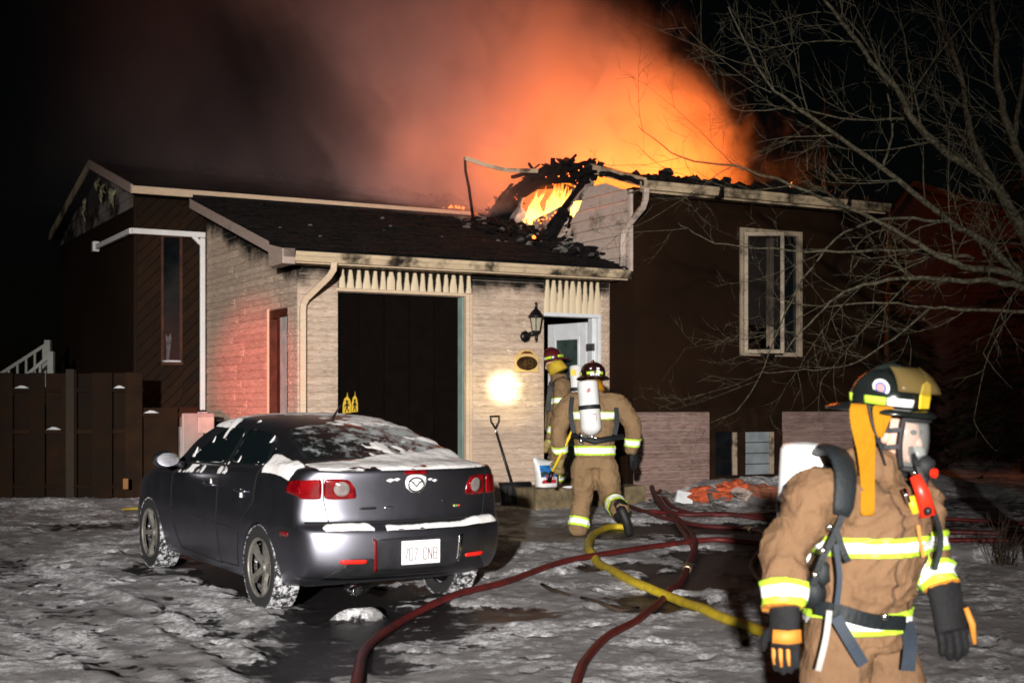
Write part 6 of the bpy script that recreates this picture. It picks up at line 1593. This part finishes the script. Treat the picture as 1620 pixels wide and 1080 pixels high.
# ================================================================== step, shovel, salt bag
step = empty('concrete_step', hw(3.2, -.9, .36), TH, 'worn concrete step below the open front door', 'step')
t = NT('old_concrete'); ps = t.pos(); t.col(t.mix(t.ramp(t.noise(ps, 5, 6, .7), .35, .65), (.20, .15, .08), (.10, .075, .04))); t.rough(.9); t.bump(t.noise(ps, 22, 5), .7, .02); M['concrete'] = t.m
def rough_block(a, b, seed, amp=.018):
    (x0, y0, z0), (x1, y1, z1) = a, b; bm = bmesh.new(); bmesh.ops.create_cube(bm, size=1.0); bmesh.ops.subdivide_edges(bm, edges=bm.edges[:], cuts=9, use_grid_fill=True)
    for v in bm.verts:
        q = Vector((x0 + (v.co.x + .5) * (x1 - x0), y0 + (v.co.y + .5) * (y1 - y0), z0 + (v.co.z + .5) * (z1 - z0))); n_ = mnoise.noise_vector(q * 4 + Vector((seed, 0, 0))) + mnoise.noise_vector(q * 11) * .5; v.co = q + n_ * amp
    me = bpy.data.meshes.new('block'); bm.to_mesh(me); bm.free(); return me
o = link_mesh('slab', rough_block((-.35, .05, -.15), (1.35, .88, .33), 2), M['concrete'], step)
b = MB(); b.blob((.25, .10, .34), (.14, .06, .02), 2, .5, 2); b.blob((.05, -.02, -.02), (.22, .10, .06), 4, .5, 2); b.blob((.55, .0, -.0), (.25, .12, .08), 6, .5, 2); b.build('snow_on_step', M['snow'], step, True); step.children[-1]['kind'] = 'stuff'
# snow shovel leaning on the stone wall
top = hw(2.80, -.06, 1.63)
sh = empty('snow_shovel', hw(2.80, -.06, .5), TH, 'black snow shovel leaning against the stone wall beside the step', 'shovel')
Pz = lambda u, v, z: Vector((u - 2.80, v + .06, z - .5))
gA, gB = Pz(2.70, -.08, 1.44), Pz(2.86, -.26, .68)
b = MB(); b.tube([gA, gB], .016, 10); b.build('shaft', M['black_plastic'], sh, True)
b = MB(); c = Pz(2.695, -.075, 1.53); b.tube([Pz(2.70, -.08, 1.45), Pz(2.64, -.07, 1.54), Pz(2.63, -.07, 1.61), Pz(2.76, -.07, 1.61), Pz(2.755, -.07, 1.54), Pz(2.70, -.08, 1.45)], .014, 8); b.build('grip', M['black_plastic'], sh, True)
b = MB(); b.tube([Pz(2.702, -.082, 1.43), Pz(2.706, -.086, 1.40)], .0175, 10); b.build('collar', M['white_metal'], sh)
b = MB(); K = 8
for k in range(K + 1):
    a_ = k / K; z = .74 - .34 * a_; v = -.30 - .07 * math.sin(a_ * 2.4)
    for u in (2.63, 3.10): b.v.append(tuple(Pz(u, v, z)))
for k in range(K): b.f.append((2 * k, 2 * k + 1, 2 * k + 3, 2 * k + 2)); b.mi.append(0)
o = b.build('blade', M['black_plastic'], sh, True); q = o.modifiers.new('t', 'SOLIDIFY'); q.thickness = .012
b = MB()
for u in (2.72, 2.80, 2.88, 2.96, 3.04): b.bar([Pz(u, -.365, .70), Pz(u, -.385, .52), Pz(u, -.37, .42)], .012, .012)
b.build('blade_rib', M['black_plastic'], sh)
b = MB(); b.tube([Pz(2.63, -.30, .745), Pz(3.10, -.30, .745)], .014, 8); b.build('blade_edge', M['black_plastic'], sh)
# bag of ice melter standing on the step
bag = empty('salt_bag', hw(3.24, -.48, .69), TH, 'white plastic bag with blue and red print standing on the step', 'bag')
t = NT('white_bag_film'); ps = t.pos(True); t.col((.70, .70, .70)); t.rough(.35); t.bump(t.noise(ps, 14, 4), .5, .02); M['bag'] = t.m
def bag_surface(z0, z1, x0, x1, yo, nseg=14, nz_=14):
    pass
b = MB(); K, J = 28, 16
for j in range(J + 1):
    s_ = j / J; w_ = .150 + .035 * s_ ** 2; dp = .095 * (1 - s_ ** 2.2) + .006; ln = .06 * s_
    for k in range(K):
        a_ = 2 * math.pi * k / K; ca, sa = math.cos(a_), math.sin(a_)
        x = w_ * (abs(ca) ** .7) * (1 if ca > 0 else -1); y = dp * (abs(sa) ** .8) * (1 if sa > 0 else -1)
        n_ = mnoise.noise(Vector((x * 12, y * 12, s_ * 6))); ztop = .385 - .07 * (x + .18) / .36 * (s_ ** 3) - .012 * math.sin(k) * s_ ** 6
        b.v.append((x - .02 * s_ + .008 * n_, y + .012 * n_, ztop * s_ + (0 if j else 0)))
for j in range(J):
    for k in range(K): b.f.append((j * K + k, j * K + (k + 1) % K, (j + 1) * K + (k + 1) % K, (j + 1) * K + k)); b.mi.append(0)
b.f.append(tuple(range(K - 1, -1, -1))); b.mi.append(0); b.f.append(tuple(J * K + k for k in range(K))); b.mi.append(0)
bo = b.build('bag_body', M['bag'], bag, True)
bmx = bmesh.new(); bmx.from_mesh(bo.data); bvx = BVHTree.FromBMesh(bmx)
def bag_print(poly, mat, off, name='print'):
    bm_ = bmesh.new(); bm_.faces.new([bm_.verts.new((p[0], p[1], 0)) for p in poly])
    for i in (0, 1):
        lo = min(p[i] for p in poly); hi = max(p[i] for p in poly); k = lo + .015
        while k < hi: bmesh.ops.bisect_plane(bm_, geom=bm_.verts[:] + bm_.edges[:] + bm_.faces[:], plane_co=(k, 0, 0) if i == 0 else (0, k, 0), plane_no=(1, 0, 0) if i == 0 else (0, 1, 0)); k += .015
    for v in bm_.verts:
        h_ = bvx.ray_cast(Vector((v.co.x, -1, v.co.y)), Vector((0, 1, 0))); v.co = (h_[0] + Vector((0, -off, 0))) if h_[0] else Vector((v.co.x, -.05, v.co.y))
    me_ = bpy.data.meshes.new(name); bm_.to_mesh(me_); bm_.free(); o = link_mesh(name, me_, mat, bo); q = o.modifiers.new('t', 'SOLIDIFY'); q.thickness = .002; q.offset = 0
bag_print([(-.125, .13), (.03, .14), (.13, .13), (.14, .285), (-.135, .285)], pm('blue_print_sky', (.02, .15, .42), .4, var=.4, vs=10), .003)
bag_print([(-.125, .13), (-.05, .165), (.0, .15), (.06, .17), (.02, .21), (-.02, .19), (-.07, .21), (-.13, .19)], pm('dark_print_trees', (.02, .05, .05), .4), .005)
bag_print([(.02, .235), (.06, .26), (.12, .245), (.11, .225), (.07, .215), (.045, .22)], M['bag'], .005)
bag_print([(-.11, .05), (.09, .055), (.10, .095), (-.02, .11), (-.115, .09)], pm('red_print_banner', (.40, .02, .03), .4), .004)
b = MB()
for ch, x in (('X', -.075), ('I', -.035), ('I', -.005), ('L', .035)):
    st = {'X': [[(0, 1), (1, 0)], [(0, 0), (1, 1)]], 'L': [[(0, 1), (0, 0), (1, 0)]], 'I': [[(.5, 0), (.5, 1)]],}[ch]
    for sg in st:
        pts = [(x + p * .028, -.118, .115 + q * .05) for p, q in sg]
        for a_, c_ in zip(pts[:-1], pts[1:]): b.bar([a_, c_], .010, .006, (0, 1, 0))
b.build('print', pm('red_print_letters', (.5, .03, .05), .4), bo)
# ================================================================== wall lantern
lan = empty('wall_lantern', hw(3.22, -.03, 2.62), TH, 'black carriage style wall lantern above the house number plaque', 'lamp')
LZ = lambda z: z - 2.62
def lanbox(prof, y, n=6):
    b = MB(); b.lathe([(r, LZ(z)) for r, z in prof], (.03, y, 0), n); return b
lanbox([(.0, 3.12), (.012, 3.118), (.018, 3.10), (.012, 3.07), (.02, 3.04), (.022, 3.03), (.065, 2.99), (.085, 2.955), (.108, 2.93), (.105, 2.915), (.09, 2.905)][::-1], -.16, 12).build('cap', M['black_metal'], lan, True)
b = MB()
for k in range(6):
    a_ = k * math.pi / 3; b.tube([(.03 + .088 * math.cos(a_), -.16 + .088 * math.sin(a_), LZ(2.91)), (.03 + .058 * math.cos(a_), -.16 + .058 * math.sin(a_), LZ(2.735))], .007, 6)
b.build('cage', M['black_metal'], lan)
t = NT('lantern_glass'); t.col((.62, .56, .42)); t.rough(.1); t.p.inputs['Alpha'].default_value = .35; M['lanternglass'] = t.m
b = MB()
for k in range(6):
    a0, a1 = k * math.pi / 3, (k + 1) * math.pi / 3
    b = MB(); b.add([(.03 + .084 * math.cos(a0), -.16 + .084 * math.sin(a0), LZ(2.908)), (.03 + .084 * math.cos(a1), -.16 + .084 * math.sin(a1), LZ(2.908)), (.03 + .054 * math.cos(a1), -.16 + .054 * math.sin(a1), LZ(2.738)), (.03 + .054 * math.cos(a0), -.16 + .054 * math.sin(a0), LZ(2.738))], [(0, 1, 2, 3)])
    o = b.build('pane', M['lanternglass'], lan); q = o.modifiers.new('t', 'SOLIDIFY'); q.thickness = .003
b = MB(); b.lathe([(.012, LZ(2.74)), (.014, LZ(2.80)), (.03, LZ(2.83)), (.03, LZ(2.87)), (.0, LZ(2.895))], (.03, -.16, 0), 12); b.build('bulb', pm('unlit_bulb', (.6, .58, .5), .3), lan, True)
lanbox([(.062, 2.737), (.05, 2.715), (.025, 2.70), (.018, 2.66), (.022, 2.64), (.008, 2.60), (.0, 2.595)][::-1], -.16, 12).build('base_cup', M['black_metal'], lan, True)
b = MB(); b.lathe([(.0, .035), (.05, .03), (.075, .012), (.08, 0)], (-.06, -.03, LZ(2.665)), 8, (0, -1, 0)); b.build('wall_plate', M['black_metal'], lan, True)
b = MB(); b.tube([(-.06, -.06, LZ(2.67)), (-.02, -.11, LZ(2.70)), (.03, -.16, LZ(2.71))], [.03, .03, .025], 8); b.build('arm', M['black_metal'], lan, True)
# ================================================================== house number plaque
pq = empty('number_plaque', hw(3.18, -.06, 2.33), TH, 'cream house number plaque with dark oval reading 49', 'plaque')
M['plaque'] = pm('cream_plaque', (.62, .42, .16), .5, var=.12); M['plaque_dark'] = pm('dark_oval', (.035, .016, .006), .4, var=.5, vs=9)
pts = [(-.18, -.135), (.18, -.135), (.18, .05), (.165, .085), (.12, .105), (.085, .15), (.0, .165), (-.085, .15), (-.12, .105), (-.165, .085), (-.18, .05)]
MB().prism([(x, -.012, z) for x, z in pts], (0, .022, 0)).build('board', M['plaque'], pq, bevel=.006)
MB().prism([(.158 * math.cos(a_), -.018, -.02 + .093 * math.sin(a_)) for a_ in [k * math.pi / 18 for k in range(36)]], (0, .008, 0)).build('oval', M['plaque_dark'], pq)
MB().prism([(x, -.018, z) for x, z in ((-.095, .098), (-.05, .108), (.05, .108), (.095, .098), (.085, .112), (.04, .14), (-.04, .14), (-.085, .112))], (0, .008, 0)).build('scroll_ornament', pm('brown_ornament', (.12, .035, .008), .5), pq)
digits(pq, '49', Matrix.Translation((.005, -.021, -.02)), .085, .105, .013, pm('aged_brass_digits', (.12, .075, .022), .35, metal=.5))
# ================================================================== conduit and cabinet
cd = empty('white_conduit', hw(-.06, 3.86, 1.67), TH, 'white conduit pipe running up the brown wall and round the corner', 'pipe')
q0 = Vector((-.06, 3.86, 1.67)); cq = lambda u, v, z: Vector((u, v, z)) - q0
MB().bar([cq(-.06, 3.86, 1.68), cq(-.06, 3.86, 4.20)], .075, .055, (0, 1, 0)).build('riser', M['white_metal'], cd, bevel=.01)
MB().bar([cq(-.02, 3.86, 4.245), cq(-1.10, 3.86, 4.245)], .06, .08, (0, 0, 1)).build('run', M['white_metal'], cd, bevel=.01)
MB().bar([cq(-.20, 3.855, 4.22), cq(-.07, 3.855, 4.10)], .06, .05, (0, 1, 0)).build('elbow', M['white_metal'], cd, bevel=.01)
MB().bar([cq(-1.10, 3.83, 4.24), cq(-1.10, 6.1, 4.24)], .06, .08, (0, 0, 1)).build('run', M['white_metal'], cd, bevel=.01)
MB().box(tuple(cq(-1.16, 6.1, 4.17)), tuple(cq(-1.06, 6.2, 4.33))).build('end_box', M['white_metal'], cd, bevel=.01)
MB().tube([cq(-.06, 3.86, 1.55), cq(-.06, 3.86, 1.69)], .03, 10).build('coupling', M['black_plastic'], cd)
ac = empty('heat_pump_cabinet', hw(-.62, 2.3, .45), TH, 'beige outdoor heat pump cabinet beside the stone garage wall', 'cabinet')
M['beige_cab'] = pm('beige_cabinet', (.34, .27, .24), .5, var=.08)
MB().box((-.22, -.20, 0), (.22, .22, 1.20)).build('casing', M['beige_cab'], ac, bevel=.02)
MB().box((-.24, -.20, .55), (-.221, .0, 1.02)).build('side_grille', pm('pale_grille', (.42, .36, .34), .5), ac, bevel=.006)
MB().box((-.02, -.245, .93), (.20, -.201, 1.15)).build('access_box', pm('pale_beige', (.44, .37, .32), .5), ac, bevel=.01)
MB().box((.0, -.206, .45), (.12, -.201, .72)).build('rating_label', pm('label_paper', (.50, .52, .54), .6), ac)
b = MB(); b.tube([(.06, -.23, .94), (.08, -.26, .82), (.16, -.24, .72), (.25, -.1, .66)], .010, 6); b.tube([(.10, -.23, .94), (.13, -.26, .80), (.22, -.2, .74)], .010, 6); b.build('cable', M['black_rubber'], ac, True)
b = MB(); b.tube([(.22, .0, 1.10), (.40, .05, 1.10), (.58, .05, 1.02)], .018, 8); b.tube([(.22, .05, 1.0), (.40, .1, .99), (.58, .1, .9)], .018, 8); b.build('refrigerant_pipe', M['black_rubber'], ac, True)
b = MB(); b.blob((0, 0, 1.205), (.2, .18, .012), 3, .4, 2); b.build('snow_cap', M['snow'], ac, True)
# ================================================================== fence and stairs
fn = empty('wooden_fence', (-5.9, 18.06, .40), 0, 'dark brown board fence with little caps of snow on its rails', 'fence')
M['fence'] = pm('dark_fence_board', (.0150, .0068, .0028), .85, var=.35, vs=3, bump=.5, spec=.15, rnd=.35)
FZ = 1.78; x = -3.1; k = 0; rr = random.Random(6); gaps = []
while x < 1.55:
    w_ = rr.uniform(.20, .27); low = x > .78
    back = (k % 2 == 1); y = .055 if back else -.045
    zt = (1.32 if low else FZ) + rr.uniform(-.01, .01)
    MB().box((x, y - .012, -.1), (x + w_, y + .012, zt)).build('board', M['fence'], fn, bevel=.004)
    if back: gaps.append((x, w_, low))
    x += w_ - .02; k += 1
for z in (.30, 1.03, 1.58): MB().box((-3.1, -.030, z - .05), (1.0, .040, z)).build('rail', M['fence'], fn)
for z in (.30, 1.25): MB().box((1.0, -.030, z - .05), (1.55, .040, z)).build('rail', M['fence'], fn)
for xp, zp in ((.0, 1.83), (-2.2, 1.83)): MB().box((xp, -.10, -.2), (xp + .11, .0, zp)).build('post', pm('lighter_post', (.024, .0155, .0075), .85, var=.3, bump=.4), fn, bevel=.006)
b = MB()
for gx_, gw_, low in gaps:
    for z in ((.30, 1.25) if low else (.30, 1.03, 1.58)):
        if rr.random() < .28: b.add([(gx_ + .03, -.03, z), (gx_ + gw_ - .03, -.03, z), (gx_ + gw_ - .03, .04, z), (gx_ + .03, .04, z), (gx_ + gw_ * .4, 0, z + .035), (gx_ + gw_ * .6, 0, z + .03)], [(0, 1, 5, 4), (1, 2, 5), (2, 3, 4, 5), (3, 0, 4)])
b.build('snow_caps', M['snow'], fn); fn.children[-1]['kind'] = 'stuff'
yb = px(205, 815, 16.9)
o = MB().tube([(0, 0, 0), (.16, .02, .01), (.34, .0, .0)], [.02, .035, .02], 8, flat=.6).build('snow_brush', pm('dirty_yellow', (.30, .22, .02), .6), None, True); o.location = (-4.85, 16.9, gh(-4.85, 16.9) + .03); tag(o, 'small yellow brush head lying in the snow by the fence', 'brush')
o = MB().box((0, 0, 0), (.07, .03, .14)).build('orange_marker', pm('dull_orange', (.22, .09, .01), .6), None, bevel=.006); o.location = (-5.07, 17.7, gh(-5.07, 17.7) + .12); tag(o, 'small orange marker leaning on the bottom of the board fence', 'marker')
stw = empty('white_stair_railing', (-7.6, 21.3, .4), 0, 'white wooden stair railing rising behind the board fence', 'railing')
M['rail_white'] = pm('white_railing', (.30, .31, .28), .6, var=.1)
def P2(x, y, Y): return px(x, y, Y) - Vector(stw.location)
for Yr, (x0, y0), (x1, y1), post in ((21.8, (-20, 605), (76, 543), (72, 82, 538)), (21.1, (30, 604), (84, 558), (77, 85, 556))):
    MB().bar([P2(x0, y0, Yr), P2(x1, y1, Yr)], .05, .05).build('handrail', M['rail_white'], stw)
    MB().bar([P2(x0, y0 + 45, Yr), P2(x1, y1 + 45, Yr)], .05, .04).build('bottom_rail', M['rail_white'], stw)
    n_ = 7 if Yr > 21.5 else 4
    for k in range(n_):
        s_ = (k + .5) / n_; xx = x0 + (x1 - x0) * s_; yy = y0 + (y1 - y0) * s_; MB().bar([P2(xx, yy + 2, Yr), P2(xx, yy + 46, Yr)], .035, .035, (0, 1, 0)).build('baluster', M['rail_white'], stw)
    MB().bar([P2(post[0] + 4, post[2], Yr), P2(post[0] + 4, 740, Yr)], .09, .09, (0, 1, 0)).build('newel_post', M['rail_white'], stw)
# ================================================================== debris thrown out below the window
M['insul'] = pm('orange_insulation', (.42, .085, .035), .95, var=.4, vs=9, bump=.8, bs=30, spec=.1)
for (x, y, Y, r, lab, mt, sd) in ((1125, 783, 18.0, (.34, .16, .10), 'long orange roll of torn insulation lying below the basement window', 'insul', 3), (1160, 776, 18.1, (.20, .14, .11), 'rounded orange insulation lump at the end of the roll', 'insul', 5), (1205, 790, 18.1, (.26, .15, .10), 'faded brownish heap of insulation right of the white scrap', 'insul', 8), (1058, 778, 18.1, (.22, .14, .10), 'grey earth covered heap beside the hoses', 'ash', 9)):
    p = px(x, y, Y); o = MB().blob((0, 0, 0), r, sd, .7, 4, 2.6).build('insulation_heap', M[mt], None, True); o.location = (p.x, Y, gh(p.x, Y) + r[2] * .45); tag(o, lab, 'insulation')
    if 'brown' in lab: o.data.materials[0] = pm('faded_insulation', (.22, .075, .04), .95, var=.4, vs=9, bump=.8)
rr = random.Random(55)
for i, (x, y, lab) in enumerate(((1172, 785, 'pale scrap of plasterboard standing between the orange heaps'), (1082, 777, 'white scrap of plasterboard by the stone base'), (1135, 796, 'flat grey board lying in front of the orange roll'))):
    Y = 17.9; p = px(x, y, Y); o = link_mesh('plasterboard_scrap', rough_block((-.13, -.02, -.07), (.13, .02, .09), i, .02), [M['torn'], M['white_paint'], M['ash']][i], None); o.location = (p.x, Y, gh(p.x, Y) + .07); o.rotation_euler = (rr.uniform(-.9, .2), rr.uniform(-.4, .4), rr.uniform(-.8, .8)); tag(o, lab, 'debris')
b = MB()
for i in range(150):
    x = rr.uniform(1.6, 4.6); Y = rr.uniform(16.2, 18.4); u_, v_ = to_uv(x, Y)
    if v_ > -.75: continue
    r = rr.uniform(.01, .05); b.blob((x, Y, gh(x, Y) + r * .2), (r * rr.uniform(.8, 3), r * rr.uniform(.8, 2), r * .5), i, .7, 1)
o = b.build('scattered_debris', M['ash']); tag(o, 'charred crumbs scattered over the snow bank', 'debris', kind='stuff')
# ================================================================== fire and smoke
def fire_light(name, loc, power, radius, color=(1.0, .175, .007)):
    l = bpy.data.lights.new(name, 'POINT'); l.energy = power; l.shadow_soft_size = radius; l.color = color
    o = bpy.data.objects.new(name, l); COL.objects.link(o); o.location = loc; return o
for i, (u, v, z, p, r) in enumerate(((8.4, 2.0, 5.15, 560, .5), (7.2, 2.2, 5.25, 620, .6), (6.0, 2.6, 5.4, 480, .7), (4.6, 3.4, 5.5, 230, .7), (7.0, 2.4, 6.3, 330, .9), (5.4, 2.8, 6.4, 170, .9), (3.4, 4.0, 5.8, 90, .9))):
    fire_light('fire_glow', hw(u, v, z), p * .76, r)
fire_light('fire_glow', hw(5.2, 1.7, 4.85), 110, .25)
fire_light('fire_glow', hw(7.0, .6, 3.4), 5, .3, (1, .12, .02))
def flame_mat():
    t = NT('flame'); oc = t.pos(True); z = t.new('ShaderNodeSeparateXYZ'); t.l.new(oc, z.inputs[0])
    n = t.noise(oc, 9, 3); k = t.math('ADD', z.outputs[2], t.math('MULTIPLY', t.math('SUBTRACT', n, .5), .5))
    c = t.mix(t.ramp(k, .05, .75), (1.0, .48, .09), (1.0, .10, .004))
    t.l.new(c, t.p.inputs['Emission Color']); t.l.new(t.ramp(k, .0, .7, 6.0, 1.1), t.p.inputs['Emission Strength']); t.col((0, 0, 0)); return t.m
M['flame'] = flame_mat()
def tongue(mb, base, h, r, seed, lean=(0, 0)):
    pts, rs = [], []
    for k in range(9):
        s_ = k / 8; x = .5 * h * lean[0] * s_ ** 1.5 + .12 * h * mnoise.noise(Vector((seed, s_ * 3, 0))); y = .5 * h * lean[1] * s_ ** 1.5 + .12 * h * mnoise.noise(Vector((seed, s_ * 3, 7)))
        pts.append((base[0] + x, base[1] + y, base[2] + h * s_)); rs.append(max(.003, r * (1 - s_) ** .8 * (1 + .4 * mnoise.noise(Vector((seed, s_ * 5, 3)))) * (.5 + min(.5, s_ * 3))))
    mb.tube(pts, rs, 7, flat=.6)
def flames(u, v, z, n, spread, h, seed, label, lean=(0, 0), part_h=1.0):
    p = hw(u, v, z); e = empty('flames', p, TH, label, 'fire'); r_ = random.Random(seed)
    for i in range(n):
        mb = MB(); tongue(mb, (r_.gauss(0, spread[0]), r_.gauss(0, spread[1]), -.03), h * r_.uniform(.45, 1.1), h * r_.uniform(.10, .2), seed + i * 3.3, lean)
        mb.build('flame_tongue', M['flame'], e, True)
    return e
flames(4.66, 1.75, 4.50, 24, (.06, .36), .62, 4, 'bright flames burning inside the hole in the gable', (0, -.9))
flames(8.2, .9, 4.85, 8, (.32, .15), .42, 14, 'flames licking up behind the burnt eave of the wing', (0, 0))
# embers
M['ember'] = emit('ember', (1.0, .16, .02), 5.0)
mb = MB(); rr = random.Random(9)
for i in range(36):
    mb.blob((UG - .06 + rr.gauss(0, .02), rr.uniform(.45, 1.6), 5.0 + rr.uniform(-.06, .10) + .12 * math.sin(i)), rr.uniform(.004, .014), i, .9, 1)
for i in range(26): mb.blob((UG - .05, rr.gauss(2.75, .22), 4.98 + rr.gauss(0, .06)), rr.uniform(.004, .014), i, .6, 1)
for i in range(18): mb.blob((UG - .05, rr.uniform(1.2, 2.4), 4.50 + rr.gauss(0, .04)), rr.uniform(.006, .02), i, .6, 1)
for i in range(16): mb.blob((4.05 + rr.gauss(0, .08), 3.9 + rr.gauss(0, .05), 4.93 + rr.gauss(0, .02)), rr.uniform(.01, .03), i, .6, 1)
mb.blob((3.9, 1.0, roof_z(1.0) + .12), .03, 3, .6, 1)
o = mb.build('glowing_embers', M['ember'], house); o['kind'] = 'stuff'
# smoke plume
sm_o = empty('x'); bpy.data.objects.remove(sm_o)
bx = MB().box((-7.5, -2.6, 0), (6.8, 3.6, 8.2)); smoke = bx.build('smoke_plume', None, None)
smoke.location = hw(4.0, 3.4, 4.72); smoke.rotation_euler = (0, 0, TH)
tag(smoke, 'thick smoke billowing up from the burning roof, lit orange by the fire', 'smoke', kind='stuff')
m = bpy.data.materials.new('smoke'); m.use_nodes = True; t = NT.__new__(NT); t.m = m; t.n = m.node_tree.nodes; t.l = m.node_tree.links
t.n.remove(t.n['Principled BSDF']); out = t.n['Material Output']
vol = t.new('ShaderNodeVolumePrincipled'); t.l.new(vol.outputs[0], out.inputs['Volume'])
oc = t.pos(True); sp = t.new('ShaderNodeSeparateXYZ'); t.l.new(oc, sp.inputs[0])
A, B, Z = sp.outputs
n1 = t.noise(t.map(oc, (1, 1, .8), loc=(3.1, 0, 1.7)), .42, 4, .55, .6)
cz = t.ramp(Z, 1.2, 4.6, 2.3, -.8); wz = t.ramp(Z, 0, 4.2, 3.9, 3.1)
ea = t.math('DIVIDE', t.math('SUBTRACT', A, cz), wz); eb = t.math('DIVIDE', t.math('SUBTRACT', B, .75), 2.3)
e = t.math('SQRT', t.math('ADD', t.math('MULTIPLY', ea, ea), t.math('MULTIPLY', eb, eb)))
n2 = t.noise(t.map(oc, (1, 1, .85), loc=(1.3, 4.0, 0)), 1.25, 5, .6, 1.0)
e = t.math('ADD', e, t.math('ADD', t.math('MULTIPLY', t.math('SUBTRACT', n1, .5), 1.7), t.math('MULTIPLY', t.math('SUBTRACT', n2, .5), .9)))
dens = t.math('MULTIPLY', t.ramp(e, 1.12, .42, 0, 1.9), t.ramp(n2, .34, .64, .12, 1.35))
# thin drifting veil on the lee side
veil = t.math('MULTIPLY', t.ramp(A, 2.5, -1.0, 0, .055), t.ramp(A, -7.2, -4.0, 0, 1))
dens = t.math('MULTIPLY', t.math('ADD', dens, t.math('MULTIPLY', veil, t.ramp(n1, .35, .6))), t.ramp(Z, 8.1, 6.0))
t.l.new(dens, vol.inputs['Density']); vol.inputs['Color'].default_value = (.78, .72, .77, 1); vol.inputs['Anisotropy'].default_value = .1
smoke.data.materials.append(m)
